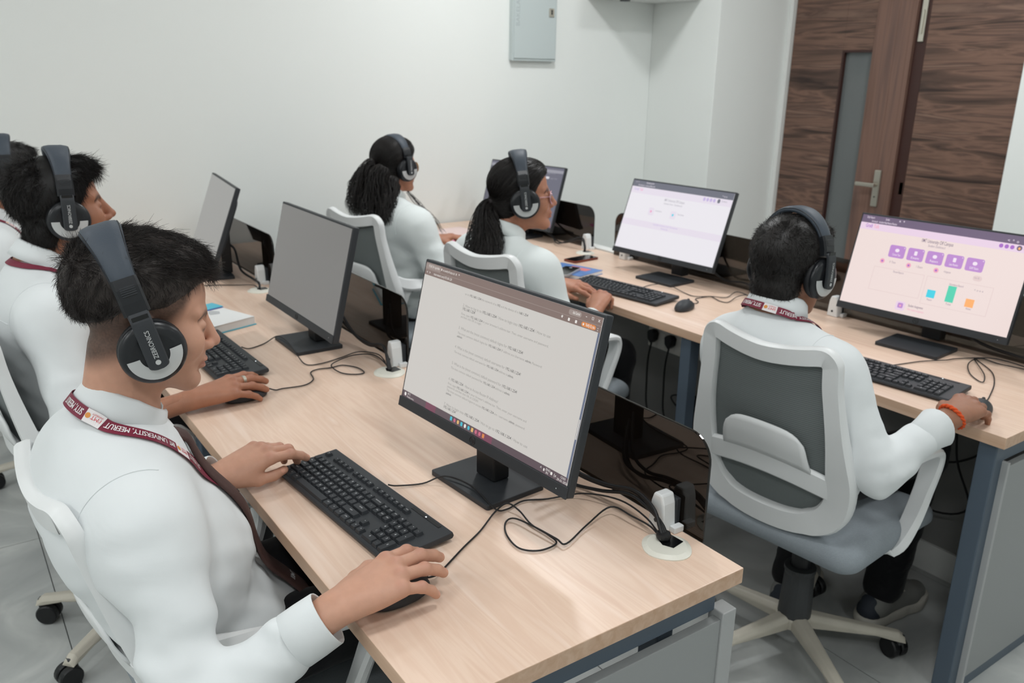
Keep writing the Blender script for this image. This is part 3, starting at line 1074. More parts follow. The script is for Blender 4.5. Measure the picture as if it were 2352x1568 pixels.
def draw_chart(scr, S, sw, sh):
    L = lambda n, m, it, w=0.0013: layer(scr, n, m, S, it, sw, sh, w)
    L('browser_bar', 'pk_bar', [('r', 0, 0, 1, 0.085)], 0.0011)
    L('browser_lettering', 'pk_white', [('t', 0.03, 0.035, 0.010, 'Daily Report', 0, 0.05), ('t', 0.15, 0.035, 0.010, 'Grades', 0, 0.025), ('t', 0.235, 0.035, 0.012, 'x  +'), ('t', 0.065, 0.073, 0.010, 'iimt-campus.in', 0, 0.04), ('t', 0.112, 0.073, 0.010, 'student/dashboard/home', 0, 0.115), ('t', 0.86, 0.07, 0.012, '<  *  o'), ('t', 0.955, 0.035, 0.012, '-')])
    L('page_header', 'pk_head', [('r', 0, 0.085, 1, 0.16)], 0.0011)
    L('site_lettering', 'pk_disc', [('t', 0.035, 0.135, 0.017, 'Gradi', 0.01, 0.044)])
    L('site_lettering', 'pk_rose', [('t', 0.087, 0.135, 0.017, 'Talk', 0.012, 0.036)])
    L('title_lettering', 'pk_dark', [('t', 0.40, 0.205, 0.016, 'IIMT University Off Campus', 0.005, 0.185)])
    L('subtitle_lettering', 'pk_text', [('t', 0.445, 0.245, 0.011, 'Student Dashboard', 0, 0.10)])
    for k, (t) in enumerate(('Course Test', 'Exam', 'Report', 'Late Results', 'GAP Exam')):
        x = 0.225 + k * 0.114
        b = L('menu_tile', 'pk_purple', [('r', x, 0.285, x + 0.098, 0.42, 0.006)])
        ic = ('r', x + 0.04, 0.315, x + 0.058, 0.36, 0.002) if k % 2 else ('r', x + 0.036, 0.32, x + 0.062, 0.358, 0.006)
        layer(b, 'tile_lettering', 'pk_white', S, [ic, ('t', x + 0.025, 0.398, 0.010, t, 0.006, 0.05), ('r', x + 0.087, 0.298, x + 0.092, 0.308, 0.001)], sw, sh, 0.0016)
    for k in range(3):
        x = 0.185 + k * 0.165
        d = L('status_disc', 'pk_rose', [('r', x, 0.448, x + 0.030, 0.502, 0.008)])
        layer(d, 'disc_mark', 'pk_disc', S, [('r', x + 0.009, 0.465, x + 0.021, 0.486, 0.002)], sw, sh, 0.0016)
        layer(d, 'status_lettering', 'pk_text', S, [('t', x + 0.06, 0.483, 0.010, ('0 Test', '1 Exam', '4 Assignment')[k], 0, 0.04)], sw, sh, 0.0016)
    L('card_outline', 'pk_faint', [('r', 0.16, 0.545, 0.475, 0.55), ('r', 0.16, 0.80, 0.475, 0.805), ('r', 0.16, 0.545, 0.163, 0.80), ('r', 0.472, 0.545, 0.475, 0.80),
                                   ('r', 0.49, 0.545, 0.865, 0.55), ('r', 0.49, 0.84, 0.865, 0.845), ('r', 0.49, 0.545, 0.493, 0.84), ('r', 0.862, 0.545, 0.865, 0.84), ('r', 0.74, 0.455, 0.79, 0.51, 0.01)])
    L('card_lettering', 'pk_text', [('t', 0.285, 0.58, 0.010, 'Recent Reports', 0, 0.065), ('t', 0.625, 0.60, 0.010, 'Attendance Record', 0, 0.08), ('t', 0.745, 0.488, 0.009, 'View All', 0, 0.03), ('t', 0.765, 0.61, 0.009, '< o o x'),
                                    ('t', 0.525, 0.80, 0.009, 'Present', 0, 0.03), ('t', 0.635, 0.805, 0.009, 'Total', 0, 0.03), ('t', 0.75, 0.81, 0.009, 'Absent', 0, 0.03)])
    L('chart_bar', 'pk_cyan', [('r', 0.515, 0.685, 0.563, 0.768)])
    L('chart_bar', 'pk_green', [('r', 0.625, 0.605, 0.672, 0.775)])
    L('chart_bar', 'pk_orange', [('r', 0.738, 0.70, 0.785, 0.785)])
    a = L('assignment_icon', 'pk_head', [('r', 0.355, 0.868, 0.412, 0.965, 0.006)])
    layer(a, 'icon_mark', 'pk_purple', S, [('r', 0.368, 0.885, 0.40, 0.94, 0.003)], sw, sh, 0.0016)
    layer(a, 'icon_dot', 'pk_rose', S, [('r', 0.378, 0.905, 0.39, 0.925, 0.002)], sw, sh, 0.0018)
    layer(a, 'assignment_lettering', 'pk_dark', S, [('t', 0.43, 0.905, 0.011, 'Student Assignment', 0.004, 0.09)], sw, sh, 0.0016)
    layer(a, 'assignment_lettering', 'pk_rose', S, [('t', 0.43, 0.945, 0.010, 'View student assignment', 0.0, 0.10)], sw, sh, 0.0016)
    for k in range(3):
        L('header_disc', 'pk_disc', [('r', 0.825 + k * 0.029, 0.098, 0.847 + k * 0.029, 0.14, 0.006)])
    av = L('avatar', 'pk_bar', [('r', 0.917, 0.093, 0.945, 0.145, 0.0075)])
    layer(av, 'avatar_face', 'pk_orange', S, [('r', 0.925, 0.11, 0.937, 0.135, 0.003)], sw, sh, 0.0016)
    L('header_lettering', 'pk_text', [('t', 0.952, 0.125, 0.010, 'Student', 0, 0.035)])


emis('wh_page', rgb(236, 233, 239), 0.97)
emis('wh_bar', rgb(110, 112, 124), 1.0)
emis('wh_head', rgb(228, 220, 232), 1.0)
emis('wh_purple', rgb(196, 180, 222), 1.0)
emis('wh_text', rgb(170, 166, 176), 1.0)
emis('wh_pink', rgb(236, 160, 196), 1.0)


def draw_white(scr, S, sw, sh):
    L = lambda n, m, it, w=0.0013: layer(scr, n, m, S, it, sw, sh, w)
    L('browser_bar', 'wh_bar', [('r', 0, 0, 1, 0.09)], 0.0011)
    L('browser_lettering', 'wh_head', [('t', 0.03, 0.032, 0.010, 'x  +'), ('t', 0.14, 0.035, 0.011, 'Student portal', 0, 0.08), ('t', 0.06, 0.075, 0.010, 'iimt-campus.in', 0, 0.07), ('t', 0.14, 0.075, 0.010, 'student', 0, 0.1), ('t', 0.90, 0.07, 0.011, '* o o')])
    L('page_header', 'wh_head', [('r', 0, 0.09, 1, 0.185)], 0.0011)
    L('site_lettering', 'wh_purple', [('t', 0.03, 0.145, 0.016, 'Gradi', 0.01, 0.05)])
    L('site_lettering', 'wh_pink', [('t', 0.09, 0.145, 0.016, 'Talk', 0.01, 0.035)])
    L('title_lettering', 'wh_text', [('t', 0.37, 0.24, 0.015, 'IIMT University Off Campus', 0.005, 0.205)])
    L('subtitle_lettering', 'wh_text', [('t', 0.375, 0.285, 0.010, '(Student Panel - Dashboard)', 0, 0.185)])
    for k, c in enumerate(('wh_pink', 'pk_cyan')):
        x = 0.245 + k * 0.225
        t = L('page_icon', 'wh_head', [('r', x, 0.36, x + 0.055, 0.47, 0.005)])
        layer(t, 'icon_mark', c, S, [('r', x + 0.018, 0.40, x + 0.034, 0.43, 0.002)], sw, sh, 0.0016)
        layer(t, 'icon_lettering', 'wh_text', S, [('t', x + 0.068, 0.405, 0.010, ('Live Sessions', 'Test Series')[k], 0.004, 0.065)], sw, sh, 0.0016)
    L('page_band', 'wh_head', [('r', 0, 0.565, 1, 0.655)], 0.0011)
    L('band_lettering', 'wh_purple', [('t', 0.33, 0.60, 0.011, 'Copyright University Gradi Talk reserved', 0, 0.25), ('t', 0.42, 0.64, 0.011, 'Powered by', 0, 0.07)])
    for k in range(4):
        L('header_disc', 'wh_purple', [('r', 0.735 + k * 0.031, 0.105, 0.757 + k * 0.031, 0.155, 0.006)])
    L('avatar', 'wh_bar', [('r', 0.868, 0.10, 0.893, 0.158, 0.0065)])
    L('header_lettering', 'wh_text', [('t', 0.905, 0.135, 0.010, 'Student', 0, 0.05)])


emis('dk_page', rgb(104, 104, 118), 1.0)
emis('dk_side', rgb(92, 92, 104), 1.0)
emis('dk_text', rgb(150, 150, 160), 1.0)
emis('dk_light', rgb(212, 210, 216), 1.0)
emis('dk_task', rgb(134, 104, 118), 1.0)


def draw_dark(scr, S, sw, sh):
    L = lambda n, m, it, w=0.0013: layer(scr, n, m, S, it, sw, sh, w)
    L('side_column', 'dk_side', [('r', 0, 0.09, 0.13, 0.95)], 0.0011)
    L('browser_bar', 'dk_text', [('r', 0, 0.04, 1, 0.09)], 0.0011)
    L('code_lettering', 'dk_text', [('t', 0.03, 0.16 + 0.045 * k, 0.012, s) for k, s in enumerate(('index', 'pages', 'styles', 'script', 'assets', 'views', 'readme', 'config'))] +
      [('t', 0.2, 0.16 + 0.045 * k, 0.012, s) for k, s in enumerate(('def main page', '  load student list', '  for row in table', '    show report', '  end', 'return page', ''))])
    L('notice', 'dk_light', [('r', 0.79, 0.16, 0.835, 0.20, 0.004), ('r', 0.79, 0.87, 0.85, 0.92, 0.004)])
    L('notice_lettering', 'dk_text', [('t', 0.85, 0.195, 0.012, 'open chat', 0, 0.09), ('t', 0.8, 0.11, 0.012, 'signed in', 0, 0.1)])
    L('task_bar', 'dk_task', [('r', 0, 0.95, 1, 1)], 0.0012)


monitor(0.7947, 1.2626, 0.8601, 0.071, 0.2376, (0.852, 1.300), 'nearest black monitor showing a page of router login questions', dict(mat='scr_page', draw=draw_page))
monitor(0.8504, 2.3338, 0.8398, -0.007, 0.237, (0.893, 2.365), 'black monitor with an almost blank grey page in the middle of the near row', dict(mat='scr_dim', draw=draw_dim))
monitor(0.878, 3.4591, 0.8264, -0.1225, 0.36, (0.905, 3.42), 'black monitor seen nearly edge-on at the wall end of the near row', dict(mat='scr_dim_far'))
monitor(2.4555, 3.5171, 0.8062, 0.1418, 0.3038, (2.49, 3.50), 'black monitor with a dark grey page in the corner behind the woman in pink glasses', dict(mat='dk_page', draw=draw_dark))
monitor(2.4341, 2.4314, 0.8233, 0.068, 0.3467, (2.432, 2.392), 'black monitor with a mostly white page in the middle of the far row', dict(mat='wh_page', draw=draw_white))
monitor(2.4978, 1.3553, 0.8150, 0.0815, 0.2715, (2.468, 1.325), 'black monitor showing purple tiles and a three bar chart', dict(mat='pk_page', draw=draw_chart))

# ------------------------------------------------------------------ keyboards
ROWS = []   # (x from left in key pitches, row, width, legend)


def key_layout():
    ks = []
    row0 = [(0, 'esc')] + [(2 + i + (0.5 if i > 3 else 0) + (0.5 if i > 7 else 0), 'f%d' % (i + 1)) for i in range(12)]
    for x, l in row0:
        ks.append((x, 0, 1, 1, l))
    for i, l in enumerate('`1234567890-='):
        ks.append((i, 1.35, 1, 1, l))
    ks.append((13, 1.35, 2, 1, 'BACKSPACE'))
    ks.append((0, 2.35, 1.5, 1, 'TAB'))
    for i, l in enumerate('QWERTYUIOP[]'):
        ks.append((1.5 + i, 2.35, 1, 1, l))
    ks.append((13.5, 2.35, 1.5, 1, '\\'))
    ks.append((0, 3.35, 1.75, 1, 'CAPS'))
    for i, l in enumerate("ASDFGHJKL;'"):
        ks.append((1.75 + i, 3.35, 1, 1, l))
    ks.append((12.75, 3.35, 2.25, 1, 'ENTER'))
    ks.append((0, 4.35, 2.25, 1, 'SHIFT'))
    for i, l in enumerate('ZXCVBNM,./'):
        ks.append((2.25 + i, 4.35, 1, 1, l))
    ks.append((12.25, 4.35, 2.75, 1, 'SHIFT'))
    x = 0
    for w, l in ((1.25, 'CTRL'), (1.25, 'fn'), (1.25, 'ALT'), (6.25, ''), (1.25, 'ALT'), (1.25, 'fn'), (1.25, '='), (1.25, 'CTRL')):
        ks.append((x, 5.35, w, 1, l))
        x += w
    for i, l in enumerate(('PRT', 'SCR', 'PAU')):
        ks.append((15.3 + i, 0, 1, 1, l))
    for r, ls in ((1.35, ('INS', 'HOM', 'PUP')), (2.35, ('DEL', 'END', 'PDN'))):
        for i, l in enumerate(ls):
            ks.append((15.3 + i, r, 1, 1, l))
    ks.append((16.3, 4.35, 1, 1, '^'))
    for i, l in enumerate('<v>'):
        ks.append((15.3 + i, 5.35, 1, 1, l))
    for r, ls in ((1.35, 'N/*-'), (2.35, '789'), (3.35, '456'), (4.35, '123')):
        for i, l in enumerate(ls):
            ks.append((18.6 + i, r, 1, 1, l))
    ks.append((21.6, 2.35, 1, 2, '+'))
    ks.append((21.6, 4.35, 1, 2, 'E'))
    ks.append((18.6, 5.35, 2, 1, '0'))
    ks.append((20.6, 5.35, 1, 1, '.'))
    return ks


KEY_MESH = {}


def keyboard(x, y, rz, label):
    """x,y: middle of the keyboard; the user faces +x, its left end is towards +y."""
    R = empty('keyboard', (x, y, TOP + 0.0005), rz, label, 'keyboard', 'desk keyboards')
    L, D = 0.438, 0.140
    sl = 0.055   # rise towards the back

    def T(a, b):   # a along the length from the left end, b from the front edge backwards
        return V((b - D / 2, L / 2 - a, 0.012 + b * sl))
    prof = [(-D / 2, 0.003), (D / 2 - 0.004, 0.007), (D / 2, 0.012), (D / 2 - 0.003, 0.0125 + D * sl), (-D / 2 + 0.004, 0.0125), (-D / 2, 0.009)]
    M = Matrix(((1, 0, 0, 0), (0, 0, 1, 0), (0, 1, 0, 0), (0, 0, 0, 1)))
    MB().prism([(p[0], p[1]) for p in prof], -L / 2, L / 2, M).obj('case', 'charcoal_plastic', R, 0.002)
    for s in (-1, 1):
        MB().box(D / 2 - 0.025, D / 2 - 0.012, s * 0.18 - 0.012, s * 0.18 + 0.012, 0, 0.009).obj('foot', 'black_plastic', R)
    px, py = 0.01905 * 0.955, 0.0182
    a0, b0 = 0.0085, D - 0.029
    leg = MB()
    Mt = Matrix.Rotation(-math.atan(sl), 4, 'Y')
    for kx, kr, kw, kh, l in key_layout():
        if kx > 15.1:
            ka = a0 + kx * px * 0.978
        else:
            ka = a0 + kx * px
        w, h = kw * px - 0.0022, kh * py - 0.0022 if kr > 0 else py * 0.72
        cb = b0 - kr * py - (kh - 1) * py / 2
        c = T(ka + kw * px / 2, cb)
        key = (round(w, 4), round(h, 4))
        if key not in KEY_MESH:
            mb = MB()
            o, i_ = rrect(w, h, 0.0015, 2), rrect(w - 0.004, h - 0.0035, 0.0015, 2)
            n = len(o)
            vs = [(p[1], p[0], 0) for p in o] + [(p[1] + 0.0004, p[0], 0.0062) for p in i_]
            mb.add(vs, [tuple(range(n, 2 * n))[::-1]] + [(k, n + k, n + (k + 1) % n, (k + 1) % n) for k in range(n)])
            me = bpy.data.meshes.new('key')
            me.from_pydata(mb.v, [], mb.f)
            me.materials.append(MATS['key_plastic'])
            KEY_MESH[key] = me
        o = bpy.data.objects.new('key', KEY_MESH[key])
        COL.objects.link(o)
        o.parent = R
        o.location = c
        o.rotation_euler = (0, -math.atan(sl), 0)
        if l:
            size = 0.0055 if len(l) == 1 else 0.0034
            cc = c + V((0.0012, 0, 0.00635))
            put_text(leg, l, size, lambda tx, ty: cc + V((ty - size * 0.3, -tx, (ty - size * 0.3) * sl)), 0.0, None, 'c')
    tag(leg.obj('key_lettering', 'print_white', R), 'white key lettering', None, None, 'stuff')
    MB().box(-0.0035, 0.0035, -0.045, 0.045, 0, 0.0006, Matrix.Translation(T(0.365, D - 0.012) + V((0, 0, 0.0008))) @ Mt).obj('light_strip', 'black_plastic', R)
    MB().box(-0.001, 0.001, -0.0015, 0.0015, 0, 0.0008, Matrix.Translation(T(0.365, D - 0.012) + V((0, 0, 0.0012))) @ Mt).obj('status_light', emis('led_white', (0.9, 0.95, 1, 1), 2.0), R)
    return R


keyboard(0.592, 1.352, 0.075, 'black keyboard under the hand of the nearest man')
keyboard(0.625, 2.375, 0.02, 'black keyboard beside the white notebook, second in the near row')
keyboard(2.15, 2.335, 0.13, 'black keyboard in front of the mostly white page monitor')
keyboard(2.135, 1.235, 0.10, 'black keyboard in front of the bar chart monitor')


# ------------------------------------------------------------------ mice
def mouse(x, y, rz, label):
    R = empty('computer_mouse', (x, y, TOP + 0.0005), rz, label, 'mouse', 'computer mice')
    s = SDF((-0.07, -0.045, -0.002), (0.07, 0.045, 0.05), 0.0025)
    s.ell((-0.005, 0, 0.006), (0.053, 0.029, 0.029), 0.005)
    s.ell((0.01, 0, 0.006), (0.045, 0.027, 0.020), 0.008)
    s.cut(lambda P: 0.0015 - P[..., 2])
    me, vs, qs = np_mesh('shell', [s.mesh(2)])
    link('shell', me, 'charcoal_plastic', R, smooth=True)
    MB().lathe([(0.0085, -0.0035), (0.0105, -0.002), (0.0105, 0.002), (0.0085, 0.0035)], Matrix.Translation((0.028, 0, 0.0225)) @ Matrix.Rotation(PI / 2, 4, 'X'), 16).obj('scroll_wheel', 'black_plastic', R, smooth=True)
    MB().box(0.034, 0.055, -0.0004, 0.0004, 0.014, 0.0195).obj('button_gap', 'glossy_black', R)
    return R


mouse(0.520, 1.043, 0.12, 'black mouse under the right hand of the nearest man')
mouse(0.590, 2.018, 0.12, 'black mouse under the hand wearing a silver ring')
mouse(2.18, 2.035, 0.35, 'black mouse lying free at the end of the middle far row keyboard')
mouse(2.10, 0.94, 0.2, 'black mouse under the hand with the orange wrist thread')


# ------------------------------------------------------------------ cables
def cable(name, pts, r, label, lift=None, cat='cable', group='desk cables'):
    P = [V(p) for p in pts]
    mb = MB().sweep(spline(P, 6), r)
    o = mb.obj(name, 'cable_black', None, smooth=True)
    return tag(o, label, cat, group)


ZC = TOP + 0.0035
A1kb = [(0.667, 1.377, 0.763), (0.684, 1.373, ZC + 0.004), (0.736, 1.36, ZC), (0.779, 1.343, ZC + 0.012), (0.801, 1.276, ZC + 0.012), (0.795, 1.186, ZC + 0.006), (0.819, 1.179, ZC), (0.865, 1.189, ZC),
        (0.91, 1.169, ZC), (0.97, 1.134, ZC + 0.01), (1.0, 1.06, ZC + 0.02), (0.995, 0.98, ZC + 0.02), (0.988, 0.935, ZC + 0.004)]
A1ms = [(0.570, 1.049, 0.764), (0.595, 1.056, 0.757), (0.625, 1.076, ZC), (0.679, 1.109, ZC), (0.734, 1.14, ZC), (0.789, 1.176, ZC + 0.004), (0.824, 1.186, ZC + 0.008), (0.832, 1.157, ZC + 0.004), (0.825, 1.107, ZC), (0.829, 1.061, ZC), (0.824, 1.03, ZC),
        (0.785, 1.027, ZC), (0.759, 1.053, ZC), (0.766, 1.102, ZC), (0.789, 1.139, ZC), (0.809, 1.138, ZC + 0.003), (0.82, 1.088, ZC + 0.005), (0.828, 1.036, ZC + 0.005), (0.835, 1.015, ZC + 0.003),
        (0.906, 1.044, ZC + 0.004), (0.975, 1.058, ZC + 0.014), (0.985, 1.01, ZC + 0.014), (0.99, 0.965, ZC + 0.012), (0.986, 0.932, ZC + 0.004)]
cable('keyboard_cable', A1kb, 0.0017, 'thin black keyboard cable crossing the foot of the nearest monitor')
cable('mouse_cable', A1ms, 0.0017, 'thin black mouse cable with a loop in front of the nearest monitor')
for k, (dx, dy) in enumerate(((0, 0), (0.012, 0.012), (-0.008, 0.02))):
    cable('monitor_cable', [(0.93, 1.22 + dy, 0.86 - 0.02 * k), (0.975 + dx, 1.17 + dy, 0.80 - 0.015 * k), (1.0 + dx * 0.6, 1.10 + dy, 0.79 - 0.01 * k), (1.008 + dx * 0.4, 1.03 + dy * 0.6, 0.805 - 0.006 * k), (0.998, 0.97 + dy * 0.3, 0.80 - 0.004 * k), (0.989 + k * 0.004, 0.94, 0.775), (0.986 + k * 0.004, 0.926, ZC)],
          0.0036, ('thick black cable arching from the nearest monitor into the ivory grommet, uppermost of three', 'thick black cable arching from the nearest monitor into the ivory grommet, middle of three', 'thick black cable arching from the nearest monitor into the ivory grommet, lowest of three')[k])
tie1 = MB().lathe([(0.0125, -0.005), (0.0135, -0.002), (0.0135, 0.002), (0.0125, 0.005)], Matrix.Translation((0.990, 0.931, 0.7645)), 14).obj('cable_tie', 'cable_black')
tag(tie1, 'black tape wrapped round the cable bundle at the nearest grommet', 'cable tie')
A2kb = [(0.70, 2.403, 0.763), (0.723, 2.403, ZC), (0.777, 2.427, ZC), (0.822, 2.44, ZC + 0.012), (0.830, 2.379, ZC + 0.012), (0.815, 2.258, ZC + 0.006), (0.811, 2.178, ZC), (0.849, 2.162, ZC), (0.918, 2.18, ZC),
        (0.975, 2.18, ZC + 0.008), (1.0, 2.10, ZC + 0.018), (0.99, 2.03, ZC + 0.01), (0.988, 2.014, ZC)]
A2ms = [(0.652, 2.026, 0.762), (0.67, 2.028, ZC), (0.688, 2.029, ZC), (0.745, 2.022, ZC), (0.782, 2.051, ZC), (0.796, 2.105, ZC), (0.822, 2.121, ZC), (0.859, 2.114, ZC), (0.895, 2.116, ZC), (0.922, 2.074, ZC), (0.92, 2.026, ZC),
        (0.891, 2.029, ZC), (0.866, 2.061, ZC), (0.861, 2.113, ZC + 0.004), (0.888, 2.146, ZC + 0.003), (0.951, 2.165, ZC + 0.006), (0.995, 2.12, ZC + 0.012), (0.988, 2.03, ZC + 0.012), (0.986, 2.012, ZC)]
cable('keyboard_cable', A2kb, 0.0017, 'thin black keyboard cable crossing the foot of the second near row monitor')
cable('mouse_cable', A2ms, 0.0017, 'thin black mouse cable with a flat loop beside the second near row monitor')
for k, (dx, dy) in enumerate(((0, 0), (0.012, 0.012))):
    cable('monitor_cable', [(0.97, 2.29 + dy, 0.86 - 0.02 * k), (0.99 + dx, 2.24 + dy, 0.80 - 0.015 * k), (1.004 + dx * 0.6, 2.17 + dy, 0.785 - 0.01 * k), (1.008 + dx * 0.4, 2.10 + dy * 0.6, 0.80 - 0.006 * k), (0.998, 2.05 + dy * 0.3, 0.80), (0.99 + k * 0.004, 2.022, 0.775), (0.987 + k * 0.005, 2.006, ZC)],
          0.0038, ('thick black cable from the second near row monitor to its grommet, upper of two', 'thick black cable from the second near row monitor to its grommet, lower of two')[k])
cable('monitor_cable', [(0.965, 3.44, 0.88), (0.99, 3.38, 0.86), (0.985, 3.30, 0.79), (1.0, 3.2, 0.77), (0.99, 3.1, 0.775), (0.986, 3.085, ZC)], 0.0045, 'thick black cable hanging from the edge-on monitor by the wall, near row')
cable('mouse_cable', [(0.70, 3.20, ZC), (0.78, 3.26, ZC), (0.86, 3.24, ZC), (0.93, 3.2, ZC), (0.98, 3.14, ZC + 0.006), (0.984, 3.09, ZC)], 0.0017, 'thin black cable lying in front of the edge-on monitor')
B2ms = [(2.235, 2.052, 0.762), (2.262, 2.06, ZC), (2.288, 2.07, ZC), (2.311, 2.106, ZC), (2.353, 2.108, ZC), (2.386, 2.096, ZC), (2.366, 2.036, ZC), (2.38, 2.008, ZC), (2.45, 2.03, ZC + 0.005), (2.49, 2.02, ZC + 0.01), (2.503, 1.985, ZC + 0.002)]
B2kb = [(2.225, 2.342, 0.765), (2.252, 2.342, ZC), (2.316, 2.349, ZC + 0.002), (2.352, 2.30, ZC + 0.01), (2.344, 2.198, ZC), (2.337, 2.136, ZC), (2.379, 2.09, ZC + 0.004), (2.43, 2.06, ZC), (2.50, 2.07, ZC + 0.01), (2.504, 1.99, ZC + 0.002)]
cable('mouse_cable', B2ms, 0.0016, 'thin black cable curling from the free lying mouse')
cable('keyboard_cable', B2kb, 0.0016, 'thin black cable behind the free lying mouse, middle of the far row')
cable('monitor_cable', [(2.53, 2.30, 0.85), (2.56, 2.2, 0.78), (2.565, 2.10, 0.785), (2.53, 2.03, 0.785), (2.507, 1.985, ZC)], 0.004, 'thick black cable into the grommet next to the free lying mouse')
B3ms = [(2.158, 0.955, 0.762), (2.19, 0.965, ZC), (2.229, 0.977, ZC), (2.338, 1.019, ZC), (2.431, 1.072, ZC), (2.495, 1.142, ZC), (2.505, 1.161, ZC), (2.382, 1.07, ZC + 0.004), (2.322, 1.044, ZC), (2.363, 1.099, ZC), (2.441, 1.145, ZC + 0.004), (2.52, 1.15, ZC + 0.003), (2.525, 1.097, ZC), (2.51, 0.99, ZC + 0.01), (2.503, 0.94, ZC + 0.002)]
cable('mouse_cable', B3ms, 0.0016, 'thin black mouse cable with loops in front of the bar chart monitor')
cable('keyboard_cable', [(2.21, 1.266, 0.765), (2.235, 1.266, ZC), (2.346, 1.238, ZC), (2.41, 1.20, ZC + 0.003), (2.47, 1.19, ZC), (2.545, 1.12, ZC + 0.006), (2.52, 1.0, ZC + 0.01), (2.504, 0.94, ZC + 0.002)], 0.0016, 'thin black keyboard cable behind the bar chart keyboard')
for k in range(2):
    cable('monitor_cable', [(2.545, 1.30, 0.87 - 0.02 * k), (2.575, 1.2, 0.79), (2.57 - 0.012 * k, 1.08, 0.775 + 0.006 * k), (2.54 - 0.01 * k, 1.0, 0.785), (2.506 + 0.004 * k, 0.95, ZC)], 0.004,
          ('thick black cable behind the bar chart monitor, outer of two', 'thick black cable behind the bar chart monitor, inner of two')[k])
for k in range(2):
    cable('monitor_cable', [(2.53, 3.45, 0.83), (2.54, 3.3, 0.775 + 0.008 * k), (2.52 - 0.03 * k, 3.18, 0.765), (2.53, 3.06, 0.80 + 0.01 * k), (2.505 + k * 0.005, 3.0, 0.785), (2.502 + k * 0.005, 2.995, ZC)], 0.0036,
          ('black cable draped past the white clamp in the far corner, outer of two', 'black cable draped past the white clamp in the far corner, inner of two')[k])
# slack cords under the far row
UC = [[(2.505, 2.12, 0.06), (2.49, 2.2, 0.12), (2.48, 2.3, 0.2), (2.49, 2.36, 0.24), (2.48, 2.25, 0.28), (2.50, 2.1, 0.30)],
      [(2.50, 1.35, 0.62), (2.48, 1.28, 0.52), (2.47, 1.2, 0.42), (2.49, 1.1, 0.46), (2.50, 1.0, 0.6)],
      [(2.50, 1.22, 0.68), (2.46, 1.16, 0.6), (2.45, 1.13, 0.45), (2.47, 1.08, 0.30), (2.48, 1.2, 0.24), (2.5, 1.35, 0.3)],
      [(1.45, 1.72, 0.30), (1.46, 1.70, 0.12), (1.5, 1.66, 0.006), (1.58, 1.72, 0.005), (1.7, 1.9, 0.005)]]
for k, c in enumerate(UC):
    cable('slack_cord', c, 0.0035, ('black cord tangled under the plugs of the far desk', 'black cord sagging under the bar chart desk, higher', 'black cord hanging behind the knee under the bar chart desk', 'thin black cord hanging to the floor behind the nearest privacy screen')[k], group='cords under the desks')


# ------------------------------------------------------------------ books, papers, phones
mat('paper', rgb(232, 233, 232), rough=0.7)
mat('paper_lilac', rgb(222, 222, 236), rough=0.6)
mat('paper_pink', rgb(238, 214, 210), rough=0.7)
mat('hot_pink', rgb(240, 96, 176), rough=0.5)
mat('cyan_cover', rgb(72, 190, 214), rough=0.35)
mat('navy_print', rgb(66, 74, 150), rough=0.5)
mat('grey_print', rgb(186, 188, 190), rough=0.6)
mat('blue_cover', rgb(86, 128, 190), rough=0.35, var=0.35, var_scale=22)
mat('red_print', rgb(214, 120, 120), rough=0.5)
mat('phone_case', rgb(120, 52, 34), rough=0.4)
mat('phone_glass', rgb(22, 22, 24), rough=0.08)
mat('silver_case', rgb(190, 190, 192), rough=0.35, metal=0.4)

nb = empty('notebook', (0.705, 2.735, TOP), 0.32, 'thick white ruled notebook with a cyan cover on the near desk', 'notebook')
MB().box(-0.09, 0.09, -0.12, 0.12, 0.0, 0.003).obj('back_cover', 'cyan_cover', nb, 0.001)
MB().box(-0.088, 0.085, -0.118, 0.118, 0.003, 0.028).obj('pages', 'paper', nb, 0.001)
MB().box(-0.088, 0.085, -0.118, 0.118, 0.0285, 0.0295, Matrix.Translation((-0.004, -0.003, 0)) @ Matrix.Rotation(0.02, 4, 'Z')).obj('top_sheet', 'paper', nb)
MB().box(-0.02, 0.091, 0.06, 0.124, 0.0297, 0.031).obj('cover_flap', 'cyan_cover', nb)
MB().box(-0.02, 0.085, 0.047, 0.058, 0.0297, 0.0303).obj('printed_strip', 'navy_print', nb)
MB().prism([(0, 0), (0.03, -0.01), (0.045, 0.015), (0.03, 0.045), (0.012, 0.03)], 0.0297, 0.0301).obj('printed_sketch', 'grey_print', nb)
pen = MB().sweep([(0.60, 2.70, 0.772), (0.615, 2.63, 0.772)], 0.004).obj('pen', 'black_plastic', None, smooth=True)
tag(pen, 'black pen beside the white notebook on the near desk', 'pen')
for _v in pen.data.vertices:
    _v.co.z -= 0.0175

n2 = empty('notebook', (2.185, 2.70, TOP), 0.25, 'blue covered notebook with a red printed panel beside the far row keyboard', 'notebook')
MB().box(-0.08, 0.08, -0.11, 0.11, 0.0, 0.0015).obj('back_cover', 'blue_cover', n2)
MB().box(-0.078, 0.078, -0.108, 0.108, 0.0015, 0.015).obj('pages', 'paper', n2)
MB().box(-0.08, 0.08, -0.11, 0.11, 0.015, 0.0165).obj('front_cover', 'blue_cover', n2, 0.0005)
MB().box(0.01, 0.055, -0.07, 0.03, 0.0166, 0.0169).obj('printed_panel', 'red_print', n2)
MB().box(-0.07, 0.0, 0.05, 0.10, 0.0166, 0.0169).obj('printed_strip', 'navy_print', n2)


